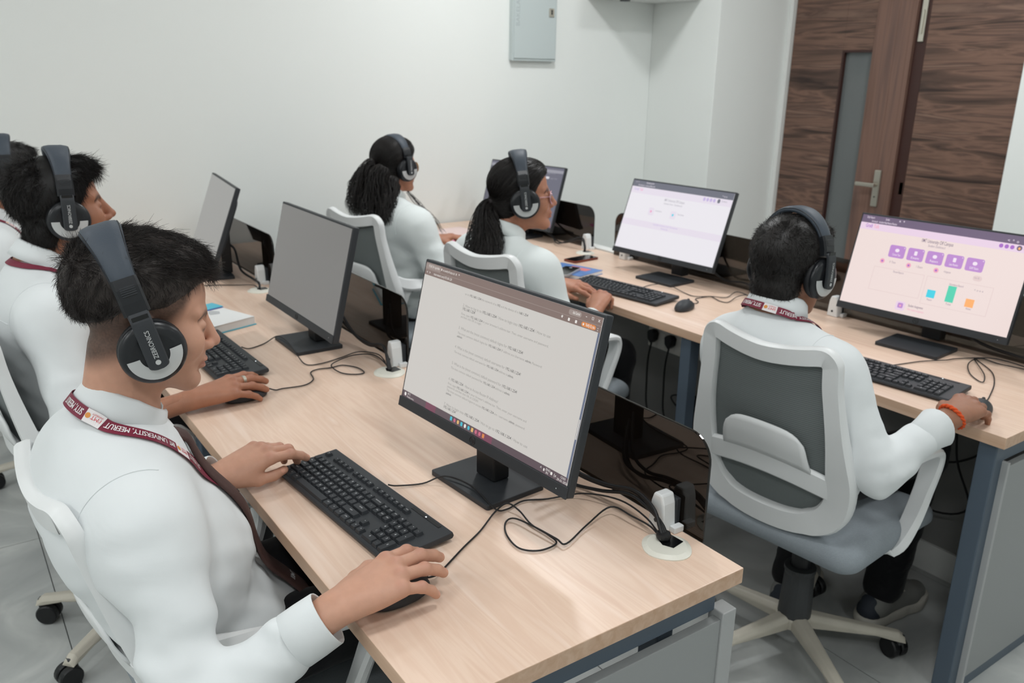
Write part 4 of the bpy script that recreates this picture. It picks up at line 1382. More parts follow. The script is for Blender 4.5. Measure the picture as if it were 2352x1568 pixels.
def phone(x, y, z, rz, label, case):
    R = empty('phone', (x, y, z), rz, label, 'phone')
    MB().prism(rrect(0.155, 0.075, 0.010), 0, 0.009).obj('case', case, R, 0.001)
    MB().prism(rrect(0.148, 0.068, 0.008), 0.0092, 0.0098).obj('glass', 'phone_glass', R)
    MB().prism(rrect(0.012, 0.012, 0.005), 0.0099, 0.0105, Matrix.Translation((0.05, 0, 0))).obj('camera_dot', 'silver_case', R)
    return R


phone(2.388, 2.877, TOP + 0.0005, 0.12, 'black phone in a brown case lying flat near the far grommet', 'phone_case')
phone(2.13, 2.66, TOP + 0.017, 0.5, 'phone with a silver edge lying on the blue notebook', 'silver_case')

ps = empty('paper_sheets', (2.27, 3.70, TOP), 0.2, 'pale pink paper sheets on the far desk by the wall', 'papers')
for k, (dx, dy, r) in enumerate(((0, 0, 0), (0.01, -0.015, 0.12), (-0.01, 0.01, -0.1))):
    MB().box(-0.105 + dx, 0.105 + dx, -0.15 + dy, 0.15 + dy, 0.001 + 0.0012 * k, 0.002 + 0.0012 * k, Matrix.Rotation(r, 4, 'Z')).obj('sheet', 'paper_pink', ps)
hp_ = MB().box(-0.05, 0.05, -0.03, 0.03, 0, 0.006).obj('sticky_pad', 'hot_pink')
hp_.location, hp_.rotation_euler = (2.145, 3.53, TOP), (0, 0, 0.5)
tag(hp_, 'hot pink sticky pad beside the seated woman with wavy hair', 'sticky pad')
wp = empty('writing_pad', (2.10, 3.35, TOP), 0.3, 'white writing pad on the far desk between the two women', 'writing pad')
MB().box(-0.09, 0.09, -0.13, 0.13, 0, 0.012).obj('pad_block', 'paper_lilac', wp, 0.001)
MB().box(-0.09, 0.09, -0.13, 0.13, 0.0122, 0.0132, Matrix.Rotation(0.03, 4, 'Z')).obj('top_sheet', 'paper', wp)

# ------------------------------------------------------------------ office chairs
def stripes_mat(name, c1, c2, scale, rough=0.7):
    m = bpy.data.materials.new(name)
    m.use_nodes = True
    nt = m.node_tree
    b = nt.nodes['Principled BSDF']
    tc = nt.nodes.new('ShaderNodeTexCoord')
    w = nt.nodes.new('ShaderNodeTexWave')
    w.wave_type = 'BANDS'
    w.bands_direction = 'Z'
    w.inputs['Scale'].default_value = scale
    w.inputs['Distortion'].default_value = 0.6
    w.inputs['Detail Scale'].default_value = 0.3
    nt.links.new(tc.outputs['Object'], w.inputs['Vector'])
    r = ramp(nt, [(0.3, c1), (0.7, c2)])
    nt.links.new(w.outputs['Fac'], r.inputs[0])
    nt.links.new(r.outputs[0], b.inputs['Base Color'])
    bp = nt.nodes.new('ShaderNodeBump')
    bp.inputs['Strength'].default_value = 0.25
    bp.inputs['Distance'].default_value = 0.002
    nt.links.new(w.outputs['Fac'], bp.inputs['Height'])
    nt.links.new(bp.outputs[0], b.inputs['Normal'])
    b.inputs['Roughness'].default_value = rough
    b.inputs['Specular IOR Level'].default_value = 0.25
    MATS[name] = m


stripes_mat('chair_mesh', rgb(112, 119, 119), rgb(127, 133, 133), 62)
mat('seat_fabric', rgb(150, 158, 164), rough=0.85, spec=0.2, bump=0.5, bump_scale=420, var=0.08, var_scale=180)
mat('grey_plastic', rgb(62, 64, 66), rough=0.5)
mat('arm_inner', rgb(196, 197, 190), rough=0.45)


def back_pt(y, z):
    """Surface of the chair back (local frame, seat facing +x)."""
    k = (z - 0.5) / 0.48
    return V((-0.200 - 0.090 * k - 0.035 * math.sin(max(0, min(1, k)) * PI) * 0.4 + 0.9 * y * y - 0.018, y, z))


def make_chair():
    R = empty('office_chair', (0, 0, 0), 0, 'white framed office chair with grey mesh back', 'chair', 'white office chairs')
    # outer frame loop
    half = [(0.0, 0.947), (0.05, 0.951), (0.10, 0.959), (0.128, 0.965)]
    half += [(0.134 + 0.027 * math.sin(t), 0.940 + 0.027 * math.cos(t)) for t in np.linspace(0.35, PI / 2, 4)]
    half += [(0.163, 0.895), (0.170, 0.84), (0.178, 0.78), (0.186, 0.71), (0.190, 0.65), (0.182, 0.588), (0.15, 0.540), (0.085, 0.514), (0.0, 0.508)]
    loop = half[:-1] + [(-y, z) for y, z in half[::-1][:-1]]
    pts = spline([back_pt(y, z) for y, z in loop], 4, True)

    def prof(i):
        p = pts[i]
        w = 0.022 + 0.009 * float(smoothstep(0.62 - p.z, 0.0, 0.08)) + 0.014 * math.exp(-((p.z - 0.64) / 0.10) ** 2) * (abs(p.y) > 0.12)
        h = 0.013 + 0.005 * float(smoothstep(0.90 - p.z, 0.0, 0.2))
        return [(a * w, b * h) for a, b in ((1, .55), (.86, 1), (-.86, 1), (-1, .55), (-1, -.55), (-.86, -1), (.86, -1), (1, -.55))]
    cen = V((-0.24, 0, 0.73))
    MB().sweep(pts, prof, True, up=lambda i: V((1, 0, 0.12))).obj('back_frame', 'white_plastic', R, smooth='sharp')
    # mesh panel
    mb = MB()
    ny, nz = 18, 24
    grid = {}
    vs, fs = [], []
    for j in range(nz + 1):
        z = 0.517 + (0.952 - 0.517) * j / nz
        hw = np.interp(z, [0.514, 0.540, 0.588, 0.65, 0.71, 0.84, 0.905, 0.937, 0.955], [0.10, 0.145, 0.177, 0.187, 0.183, 0.167, 0.160, 0.156, 0.14])
        for i in range(ny + 1):
            y = hw * (2 * i / ny - 1)
            vs.append(back_pt(y, z) + V((0.012, 0, 0)))
            if i < ny and j < nz:
                a = j * (ny + 1) + i
                fs.append((a, a + 1, a + ny + 2, a + ny + 1))
    o = mb.add(vs, fs).obj('mesh_back', 'chair_mesh', R, smooth=True)
    sm = o.modifiers.new('thick', 'SOLIDIFY')
    sm.thickness = 0.003
    # cross band and lumbar pad behind the mesh
    cb = spline([back_pt(y, 0.625 + 0.035 * (1 - (y / 0.19) ** 2)) + V((-0.002, 0, 0)) for y in (-0.184, -0.14, -0.07, 0, 0.07, 0.14, 0.184)], 4)
    MB().sweep(cb, [(a * 0.030, b * 0.008) for a, b in ((1, .3), (.8, 1), (-.8, 1), (-1, .3), (-1, -.3), (-.8, -1), (.8, -1), (1, -.3))], up=V((1, 0, 0.1))).obj('cross_band', 'white_plastic', R, smooth='sharp')
    vs, fs = [], []
    n = 14
    for j in range(7):
        t = j / 6
        for i in range(n + 1):
            s = 2 * i / n - 1
            hw = 0.122 - 0.014 * t - 0.018 * t ** 9
            y = hw * s - 0.006
            z = 0.645 + 0.035 * (1 - (y / 0.19) ** 2) + 0.090 * t - 0.008 * abs(s) ** 6 * t
            vs.append(back_pt(y, z) + V((-0.009 - 0.006 * math.sin(t * PI) - 0.002 * t, 0, 0)))
            if i < n and j < 6:
                a = j * (n + 1) + i
                fs.append((a, a + n + 1, a + n + 2, a + 1))
    o = MB().add(vs, fs).obj('lumbar_pad', 'white_plastic', R, smooth='sharp')
    sm = o.modifiers.new('thick', 'SOLIDIFY')
    sm.thickness = 0.006
    # arms: one loop each, out of the back frame, forward, down and under the seat
    for s in (-1, 1):
        b0 = back_pt(s * 0.186, 0.70)
        ap = spline([b0 + V((0.0, s * 0.002, 0.02)), b0 + V((0.05, s * 0.026, -0.006)), V((-0.09, s * 0.236, 0.682)), V((0.02, s * 0.254, 0.684)), V((0.082, s * 0.258, 0.676)), V((0.098, s * 0.258, 0.64)),
                     V((0.075, s * 0.256, 0.57)), V((0.04, s * 0.252, 0.49)), V((0.0, s * 0.244, 0.437)), V((-0.02, s * 0.21, 0.420)), V((-0.03, s * 0.12, 0.415))], 5)
        na = len(ap)

        def aprof(i):
            t = i / (na - 1)
            w = np.interp(t, [0, 0.15, 0.3, 0.42, 0.6, 0.8, 1], [0.020, 0.026, 0.027, 0.027, 0.025, 0.030, 0.022])
            h = np.interp(t, [0, 0.15, 0.3, 0.45, 0.8, 1], [0.012, 0.014, 0.011, 0.011, 0.012, 0.008])
            return [(a * w, b * h) for a, b in ((1, .4), (.75, 1), (-.75, 1), (-1, .4), (-1, -.4), (-.75, -1), (.75, -1), (1, -.4))]

        def aup(i):
            t = i / (na - 1)
            k = np.interp(t, [0, 0.12, 0.3, 0.45, 0.6, 0.85, 1], [1, 0.8, 0, 0.0, 0.2, 0.5, 0])
            out = V((0, s, 0))
            ver = V((0.4, 0, 1)) if t < 0.42 else V((1, 0, -0.3)) if t < 0.85 else V((0, 0, -1))
            return out * k + ver * (1 - k)
        a = MB().sweep(ap, aprof, up=aup).obj('armrest', 'white_plastic', R, smooth='sharp')
        # web that joins the arm root to the lower frame
        wv, wf = [], []
        nu, nv = 8, 6
        for iu in range(nu + 1):
            u = iu / nu
            A_ = back_pt(s * (0.183 + 0.006 * math.sin(u * PI)), 0.565 + 0.14 * u) + V((0.015, 0, 0))
            B_ = A_.lerp(V((-0.085, s * 0.237, 0.688)), u ** 1.5)
            for iv in range(nv + 1):
                t = iv / nv
                wv.append(A_.lerp(B_, t) + V((0.0, s * 0.012 * math.sin(t * PI / 2) * (1 - u), -0.02 * math.sin(t * PI) * u)))
                if iu < nu and iv < nv:
                    q_ = iu * (nv + 1) + iv
                    wf.append((q_, q_ + 1, q_ + nv + 2, q_ + nv + 1))
        wo = MB().add(wv, wf).obj('arm_web', 'white_plastic', a, smooth=True)
        ws = wo.modifiers.new('thick', 'SOLIDIFY')
        ws.thickness = 0.016
        ws.offset = 0
    # seat cushion
    s_ = SDF((-0.29, -0.28, 0.38), (0.29, 0.28, 0.52), 0.008)
    sl, P = s_.sub((-0.29, -0.28, 0.38), (0.29, 0.28, 0.52))
    q = np.abs(np.stack([P[..., 0] + 0.0, P[..., 1], P[..., 2] - 0.452 - 0.9 * np.maximum(-P[..., 0] - 0.1, 0) ** 2 * 0 + 1.2 * np.maximum(P[..., 0] - 0.12, 0) ** 2], -1))
    hb = npv((0.235 - 0.055, 0.25 - 0.055, 0.035 - 0.03))
    e = q - hb
    r2 = np.sqrt(np.maximum(e[..., 0], 0) ** 2 + np.maximum(e[..., 1], 0) ** 2)
    dd = np.sqrt((np.maximum(r2, 0) * 0.62) ** 2 + np.maximum(e[..., 2], 0) ** 2) - 0.034
    s_.g[sl] = dd
    me, _, _ = np_mesh('seat_cushion', [s_.mesh(3)])
    link('seat_cushion', me, 'seat_fabric', R, smooth=True)
    MB().box(-0.17, 0.15, -0.17, 0.17, 0.398, 0.420).obj('seat_pan', 'grey_plastic', R, 0.008)
    # gas lift and base
    MB().lathe([(0.026, 0.25), (0.026, 0.40)], None, 20).obj('gas_lift', 'black_plastic', R, smooth=False)
    MB().lathe([(0.044, 0.095), (0.046, 0.10), (0.040, 0.235), (0.043, 0.245), (0.043, 0.255), (0.03, 0.258)], None, 24).obj('lift_shroud', 'grey_plastic', R, smooth=False)
    MB().lathe([(0.03, 0.07), (0.05, 0.075), (0.05, 0.10), (0.04, 0.11)], None, 20).obj('base_hub', 'ivory_dirty', R)
    for k in range(5):
        leg = MB()
        rows = []
        for t in (0, 0.15, 0.4, 0.7, 0.93, 1.0):
            r = 0.035 + 0.265 * t
            zt = 0.112 - 0.028 * t - (0.012 if t == 1 else 0)
            w = 0.026 - 0.008 * t
            zb = 0.072 + 0.0 * t - 0.012 * (t > 0.9)
            rows.append([(r, -w, zb), (r, -w, zt - 0.012), (r, -w * 0.5, zt), (r, w * 0.5, zt), (r, w, zt - 0.012), (r, w, zb)])
        vs = [p for rw in rows for p in rw]
        fs = [tuple(range(6)), tuple(range(30, 36))[::-1]]
        for i in range(5):
            for j in range(6):
                fs.append((i * 6 + j, (i + 1) * 6 + j, (i + 1) * 6 + (j + 1) % 6, i * 6 + (j + 1) % 6))
        leg.add(vs, fs)
        if k == 0:
            leg0 = leg.obj('base_leg', 'ivory_dirty', R, 0.004)
            lo = leg0
        else:
            lo = share('base_leg', leg0, R)
        ang = 0.35 + 2 * PI * k / 5
        lo.rotation_euler = (0, 0, ang)
        if k == 0:
            fk = MB().box(-0.012, 0.012, -0.010, 0.010, 0.045, 0.078).obj('caster', 'grey_plastic', R, 0.004)
            wh = [MB().lathe([(0.012, -0.011), (0.027, -0.011), (0.030, -0.007), (0.030, 0.007), (0.027, 0.011), (0.012, 0.011)], Matrix.Translation((-0.012, sy * 0.0145, 0.030)) @ Matrix.Rotation(PI / 2, 4, 'X'), 22).obj('wheel', 'black_plastic', fk) for sy in (-1, 1)]
            ca = fk
        else:
            ca = share('caster', fk, R)
            for w_ in wh:
                share('wheel', w_, ca)
        ca.location = (0.285 * math.cos(ang), 0.285 * math.sin(ang), 0)
        ca.rotation_euler = (0, 0, ang * 2.3 + 0.6 + k)
    return R


def copy_tree(o, parent=None):
    c = o.copy()
    COL.objects.link(c)
    if parent is not None:
        c.parent = parent
    for ch in list(o.children):
        copy_tree(ch, c)
    return c


chair0 = make_chair()
CHAIRS = [((1.838, 1.207), 0.10, 0.0, 0.0, 0.0, 'white office chair with its whole mesh back in view, under the man with orange thread'),
          ((0.418, 1.43), 0.06, -0.035, 0.4, 0.10, 'white office chair under the nearest man, cut by the bottom edge'),
          ((0.335, 2.345), 0.10, -0.01, -0.37, 0.0, 'white office chair under the man with the silver ring'),
          ((0.32, 3.50), 0.05, -0.0, 0.2, 0.0, 'white office chair of the man cut off by the left edge'),
          ((1.712, 2.265), 0.14, 0.03, 0.3, 0.0, 'white office chair under the woman with the straight ponytail'),
          ((1.725, 3.29), 0.22, 0.01, 0.1, 0.0, 'white office chair under the woman with wavy hair')]
for i, ((x, y), rz, dz, leg_rot, lean, lb) in enumerate(CHAIRS):
    c = chair0 if i == 0 else copy_tree(chair0)
    c.location = (x, y, 0)
    c.rotation_euler = (0, 0, rz)
    c['label'] = lb
    # gas lift setting: everything above the base moves with the seat height
    for ch in c.children:
        if ch.name.split('.')[0] not in ('base_leg', 'caster', 'base_hub', 'lift_shroud'):
            ch.location.z += dz
            if lean and ch.name.split('.')[0] in ('back_frame', 'mesh_back', 'cross_band', 'lumbar_pad'):
                pv = V((-0.17, 0, 0.46))
                ch.rotation_euler = (0, -lean, 0)
                ch.location += pv - Matrix.Rotation(-lean, 3, 'Y') @ pv
        elif ch.name.split('.')[0] == 'base_leg':
            ch.rotation_euler.z += leg_rot
        elif ch.name.split('.')[0] == 'caster':
            v = Matrix.Rotation(leg_rot, 3, 'Z') @ ch.location
            ch.location = v
            ch.rotation_euler.z += leg_rot

# ------------------------------------------------------------------ people
def skin_mat(name, base, lip, dark):
    m = bpy.data.materials.new(name)
    m.use_nodes = True
    nt = m.node_tree
    b = nt.nodes['Principled BSDF']
    at = nt.nodes.new('ShaderNodeAttribute')
    at.attribute_name = 'tint'
    sp = nt.nodes.new('ShaderNodeSeparateColor')
    nt.links.new(at.outputs['Color'], sp.inputs[0])
    tc = nt.nodes.new('ShaderNodeTexCoord')
    n = nt.nodes.new('ShaderNodeTexNoise')
    n.inputs['Scale'].default_value = 55
    n.inputs['Detail'].default_value = 4
    nt.links.new(tc.outputs['Object'], n.inputs['Vector'])
    mx = nt.nodes.new('ShaderNodeMix')
    mx.data_type = 'RGBA'
    mx.inputs[6].default_value = tuple(c * 0.88 for c in base[:3]) + (1,)
    mx.inputs[7].default_value = tuple(min(1, c * 1.10) for c in base[:3]) + (1,)
    nt.links.new(n.outputs['Fac'], mx.inputs[0])
    prev = mx.outputs[2]
    for k, c in ((0, lip), (2, (min(1, base[0] * 1.25), base[1] * 1.2, base[2] * 1.25, 1)), (1, dark)):
        m2 = nt.nodes.new('ShaderNodeMix')
        m2.data_type = 'RGBA'
        m2.inputs[7].default_value = c
        nt.links.new(sp.outputs[k], m2.inputs[0])
        nt.links.new(prev, m2.inputs[6])
        prev = m2.outputs[2]
    nt.links.new(prev, b.inputs['Base Color'])
    b.inputs['Roughness'].default_value = 0.48
    b.inputs['Specular IOR Level'].default_value = 0.4
    b.inputs['Subsurface Weight'].default_value = 0.12
    b.inputs['Subsurface Radius'].default_value = (0.010, 0.004, 0.002)
    b.inputs['Subsurface Scale'].default_value = 0.5
    n2 = nt.nodes.new('ShaderNodeTexNoise')
    n2.inputs['Scale'].default_value = 500
    nt.links.new(tc.outputs['Object'], n2.inputs['Vector'])
    bp = nt.nodes.new('ShaderNodeBump')
    bp.inputs['Strength'].default_value = 0.08
    bp.inputs['Distance'].default_value = 0.001
    nt.links.new(n2.outputs['Fac'], bp.inputs['Height'])
    nt.links.new(bp.outputs[0], b.inputs['Normal'])
    MATS[name] = m


def cloth_mat(name, col, wr=0.35, scale=9.0):
    """Woven shirt: fine weave, soft creases."""
    m = bpy.data.materials.new(name)
    m.use_nodes = True
    nt = m.node_tree
    b = nt.nodes['Principled BSDF']
    b.inputs['Base Color'].default_value = col
    b.inputs['Roughness'].default_value = 0.75
    b.inputs['Specular IOR Level'].default_value = 0.2
    b.inputs['Sheen Weight'].default_value = 0.08
    tc = nt.nodes.new('ShaderNodeTexCoord')
    n = nt.nodes.new('ShaderNodeTexNoise')
    n.inputs['Scale'].default_value = scale
    n.inputs['Detail'].default_value = 3
    n.inputs['Roughness'].default_value = 0.45
    n.inputs['Distortion'].default_value = 1.6
    nt.links.new(tc.outputs['Object'], n.inputs['Vector'])
    n2 = nt.nodes.new('ShaderNodeTexNoise')
    n2.inputs['Scale'].default_value = 650
    nt.links.new(tc.outputs['Object'], n2.inputs['Vector'])
    b1 = nt.nodes.new('ShaderNodeBump')
    b1.inputs['Strength'].default_value = wr
    b1.inputs['Distance'].default_value = 0.02
    nt.links.new(n.outputs['Fac'], b1.inputs['Height'])
    b2 = nt.nodes.new('ShaderNodeBump')
    b2.inputs['Strength'].default_value = 0.06
    b2.inputs['Distance'].default_value = 0.001
    nt.links.new(n2.outputs['Fac'], b2.inputs['Height'])
    nt.links.new(b1.outputs[0], b2.inputs['Normal'])
    nt.links.new(b2.outputs[0], b.inputs['Normal'])
    MATS[name] = m


skin_mat('skin_light', rgb(205, 156, 132), rgb(176, 108, 98), rgb(48, 38, 34))
skin_mat('skin_tan', rgb(172, 118, 92), rgb(140, 84, 74), rgb(34, 27, 25))
skin_mat('skin_brown', rgb(160, 112, 88), rgb(136, 84, 76), rgb(34, 28, 26))
skin_mat('skin_warm', rgb(186, 130, 104), rgb(166, 98, 92), rgb(44, 34, 32))
cloth_mat('shirt_white', rgb(231, 235, 236), 0.16, 5.0)
cloth_mat('shirt_pale', rgb(230, 236, 235), 0.16, 5.5)
cloth_mat('trouser_black', rgb(24, 24, 27), 0.3)


def hair_mat(name, c1, c2):
    m = bpy.data.materials.new(name)
    m.use_nodes = True
    nt = m.node_tree
    b = nt.nodes['Principled BSDF']
    g = nt.nodes.new('ShaderNodeNewGeometry')
    r = ramp(nt, [(0.0, c1), (1.0, c2)])
    nt.links.new(g.outputs['Random Per Island'], r.inputs[0])
    nt.links.new(r.outputs[0], b.inputs['Base Color'])
    b.inputs['Roughness'].default_value = 0.45
    b.inputs['Specular IOR Level'].default_value = 0.4
    MATS[name] = m


hair_mat('hair_black', rgb(18, 16, 16), rgb(40, 35, 33))
hair_mat('hair_soft', rgb(26, 22, 21), rgb(58, 51, 48))
mat('eye_white', rgb(176, 166, 160), rough=0.15)
mat('eye_iris', rgb(40, 26, 20), rough=0.1)
mat('maroon_strap', rgb(122, 26, 54), rough=0.55)
mat('strap_white', rgb(238, 232, 232), rough=0.6)
mat('strap_red', rgb(214, 50, 62), rough=0.6)
mat('strap_gold', rgb(226, 150, 70), rough=0.6)
mat('tie_brown', rgb(74, 50, 46), rough=0.6, bump=0.4, bump_scale=240, var=0.12, var_scale=70)
mat('pad_leather', rgb(66, 74, 84), rough=0.52, spec=0.4, bump=0.15, bump_scale=300)
mat('ear_cushion', rgb(24, 25, 28), rough=0.6)
mat('cup_black', rgb(30, 32, 36), rough=0.3, spec=0.45)
mat('silver_paint', rgb(206, 208, 208), rough=0.35, metal=0.25)
mat('orange_thread', rgb(222, 84, 30), rough=0.8, var=0.35, var_scale=160)
mat('shoe_grey', rgb(134, 134, 130), rough=0.7, var=0.1, var_scale=30)
mat('shoe_dark', rgb(44, 50, 60), rough=0.7)
mat('shoe_sole', rgb(196, 192, 182), rough=0.7, var=0.12, var_scale=40)
mat('glasses_pink', rgb(206, 160, 170), rough=0.25, metal=0.3)
mat('glasses_gold', rgb(196, 176, 130), rough=0.25, metal=0.8)
mat('clip_brown', rgb(150, 122, 112), rough=0.4)
mat('scrunchie', rgb(44, 38, 40), rough=0.8)


def lens_mat():
    m = bpy.data.materials.new('lens')
    m.use_nodes = True
    nt = m.node_tree
    nt.nodes.remove(nt.nodes['Principled BSDF'])
    tr = nt.nodes.new('ShaderNodeBsdfTransparent')
    gl = nt.nodes.new('ShaderNodeBsdfGlossy')
    gl.inputs['Roughness'].default_value = 0.03
    fr = nt.nodes.new('ShaderNodeFresnel')
    mx = nt.nodes.new('ShaderNodeMixShader')
    nt.links.new(fr.outputs[0], mx.inputs[0])
    nt.links.new(tr.outputs[0], mx.inputs[1])
    nt.links.new(gl.outputs[0], mx.inputs[2])
    nt.links.new(mx.outputs[0], nt.nodes['Material Output'].inputs[0])
    MATS['lens'] = m


lens_mat()


def head_sdf(c, res):
    """Head and neck as one solid, in world space. c: person dict."""
    E, R, s = npv(c['E']), c['R'], c['hs']
    W = lambda p: E + s * (R @ npv(p))
    NB = npv(c['NB'])
    lo = np.minimum(E - 0.17, NB - 0.12)
    hi = np.maximum(E + 0.17, NB + 0.12)
    lo[2] = NB[2] - 0.07
    S = SDF(lo, hi, res)
    ell = lambda p, r, k=0.01, op='u': S.ell(W(p), npv(r) * s, k * s, op, R)
    cone = lambda a, b, r1, r2, k=0.01, op='u': S.cone(W(a), W(b), r1 * s, r2 * s, k * s, op)
    jw = c.get('jaw', 1.0)
    ell((-0.018, 0, 0.052), (0.098, 0.076, 0.082), 0.01)
    ell((0.036, 0, 0.045), (0.054, 0.062, 0.058), 0.02)
    ell((0.036, 0, -0.030), (0.058, 0.056, 0.082), 0.022)
    for y in (-1, 1):
        cone((-0.004, y * 0.056, -0.030), (0.070, y * 0.014, -0.098), 0.022 * jw, 0.017 * jw, 0.022)
        cone((0.086, y * 0.010, 0.026), (0.070, y * 0.046, 0.028), 0.008, 0.009, 0.012)
        ell((0.060, y * 0.044, -0.022), (0.028, 0.022, 0.030), 0.02)
        ell((-0.010, y * 0.076, -0.004), (0.020, 0.009, 0.032), 0.006)
    ell((0.078, 0, -0.098), (0.018, 0.022, 0.016), 0.014)
    ell((0.084, 0, -0.052), (0.015, 0.024, 0.020), 0.016)
    for y in (-1, 1):
        ell((0.101, y * 0.033, 0.003), (0.018, 0.018, 0.012), 0.012, 's')
        ell((0.0765, y * 0.032, 0.002), (0.0125, 0.0135, 0.0125), 0.002)
        ell((0.0775, y * 0.032, 0.0065), (0.0135, 0.0155, 0.0085), 0.003)
        ell((0.0755, y * 0.032, -0.008), (0.0125, 0.015, 0.006), 0.004)
    cone((0.090, 0, 0.016), (0.112, 0, -0.026), 0.0085, 0.0105, 0.010)
    ell((0.1135, 0, -0.029), (0.0105, 0.0100, 0.0095), 0.006)
    for y in (-1, 1):
        ell((0.101, y * 0.0135, -0.034), (0.011, 0.0075, 0.008), 0.006)
    ell((0.095, 0, -0.0600), (0.0105, 0.021, 0.0055), 0.004)
    ell((0.093, 0, -0.0715), (0.0105, 0.018, 0.0065), 0.004)
    ell((0.106, 0, -0.0655), (0.008, 0.022, 0.0011), 0.003, 's')
    # neck
    n0 = W((-0.030, 0, -0.045))
    nr = c.get('neck', 0.055)
    S.cone(n0, NB, nr * s, nr * 1.08 * s, 0.02)
    S.cone(W((0.004, 0, -0.070)), NB + npv((0.012, 0, 0.0)), 0.030 * s, nr * 0.8 * s, 0.02)
    S.cone(NB, NB + npv((-0.005, 0, -0.05)), nr * 1.1, nr * 1.6, 0.03)
    return S


def finger_pts(base, d, up, lens, flex):
    side = np.cross(up, d)
    pts = [base]
    a = 0.0
    p = base
    for L, f in zip(lens, flex):
        a += f
        v = d * math.cos(a) - up * math.sin(a)
        p = p + v * L
        pts.append(p)
    return pts


def hand_sdf(h, res):
    """One hand with its forearm. Returns mesh arrays plus nail spots."""
    w = npv(h['w'])
    d = npv(h['d'])
    d = d / np.linalg.norm(d)
    up = npv(h['up'])
    up = up - d * float(up @ d)
    up = up / np.linalg.norm(up)
    sg = 1.0 if h['right'] else -1.0
    ty = np.cross(up, d) * sg      # towards the thumb
    s = h.get('s', 1.0)
    el = npv(h['e'])
    L = lambda p: w + s * (d * p[0] + ty * p[1] + up * p[2])
    mcp = [(0.088, 0.027, 0.004), (0.091, 0.006, 0.007), (0.085, -0.014, 0.005), (0.075, -0.032, 0.0)]
    lens = [(0.041, 0.025, 0.020), (0.045, 0.028, 0.021), (0.042, 0.026, 0.020), (0.033, 0.020, 0.018)]
    rad = [0.0098, 0.0100, 0.0094, 0.0082]
    nails = []
    fore = w + (el - w) * (h.get('fl', 0.09) / np.linalg.norm(el - w))
    pts_all = [w, fore]
    chains = []
    for i in range(4):
        sp = h.get('spread', (0.10, 0.02, -0.07, -0.16))[i]
        fd = d * math.cos(sp) + ty * math.sin(sp)
        b = L(mcp[i])
        ps = finger_pts(b, fd, up, [x * s for x in lens[i]], h['flex'][i])
        chains.append((ps, rad[i] * s))
        pts_all += ps
        a = sum(h['flex'][i])
        nu = up * math.cos(a) + fd * math.sin(a)
        nails.append((ps[3] + nu * rad[i] * s * 0.75 - (ps[3] - ps[2]) * 0.25, nu))
    th = h.get('thumb', ((0.018, 0.022, -0.010), (0.046, 0.043, -0.014), (0.076, 0.052, -0.018), (0.102, 0.050, -0.024)))
    tp = [L(p) for p in th]
    pts_all += tp
    A = np.array(pts_all)
    S = SDF(A.min(0) - 0.045, A.max(0) + 0.045, res)
    S.cone(fore, w - d * 0.01, h.get('fr', 0.034), 0.0265 * s, 0.01, squash=(up, 0.82))
    S.cone(w - d * 0.012, L((0.03, 0, 0)), 0.0265 * s, 0.027 * s, 0.012, squash=(up, 0.72))
    for i in range(4):
        S.cone(L((0.012, mcp[i][1] * 0.45, 0)), L(mcp[i]), 0.0165 * s, 0.0125 * s, 0.012, squash=(up, 0.9))
    S.ell(L((0.052, 0.0, -0.003)), npv((0.045, 0.036, 0.014)) * s, 0.012, R=np.stack([d, ty, up], 1))
    S.ell(L((0.035, 0.022, -0.010)), npv((0.032, 0.018, 0.015)) * s, 0.012, R=np.stack([d, ty, up], 1))
    for ps, r in chains:
        S.cone(ps[0], ps[1], r * 1.06, r * 0.98, 0.004)
        S.cone(ps[1], ps[2], r * 1.0, r * 0.9, 0.003)
        S.cone(ps[2], ps[3] - (ps[3] - ps[2]) * 0.25, r * 0.9, r * 0.80, 0.003)
        S.ell(ps[0] + up * 0.002 * s, (r * 1.12,) * 3, 0.006)
        S.ell(ps[1], (r * 1.06,) * 3, 0.004)
    S.cone(tp[0], tp[1], 0.0165 * s, 0.0125 * s, 0.012)
    S.cone(tp[1], tp[2], 0.0118 * s, 0.0105 * s, 0.005)
    S.cone(tp[2], tp[3], 0.0105 * s, 0.0085 * s, 0.004)
    nu = up * 0.6 + ty * 0.5
    nails.append((tp[3] + nu * 0.007 * s - (tp[3] - tp[2]) * 0.2, nu / np.linalg.norm(nu)))
    v, q = S.mesh(1)
    tint = np.zeros((len(v), 4), np.float32)
    tint[:, 3] = 1
    for p, n in nails:
        dd = np.linalg.norm(v - p, axis=1)
        tint[:, 2] = np.maximum(tint[:, 2], (dd < 0.0062 * s) * 0.8)
    for ps, r in chains:
        for k in (0, 1):
            dd = np.linalg.norm(v - (ps[k] + up * r), axis=1)
            tint[:, 0] = np.maximum(tint[:, 0], 0.28 * np.exp(-(dd / 0.009) ** 2))
    return v, q, tint, chains


def body_core(c, res=0.014):
    """The body under the clothes: torso, arms and legs in one solid."""
    J = c['J']
    A = np.array([npv(p) for p in J.values()])
    S = SDF(A.min(0) - 0.2, A.max(0) + 0.15, res)
    for k, (p, r) in enumerate(c['torso']):
        S.ell(p, npv(r) - 0.028, 0.05)
    NB = npv(c['NB'])
    S.cone(NB + npv((0, 0, -0.01)), c['torso'][0][0], 0.05, 0.08, 0.05)
    for s in 'RL':
        S.chain([NB + npv((0, 0, -0.07)), J['S' + s], J['E' + s], npv(J['W' + s])], [0.05, 0.045, 0.034, 0.022], 0.02)
        S.chain([J['H' + s], J['K' + s], J['A' + s]], [0.065, 0.042, 0.03], 0.03)
    return S.mesh(1)


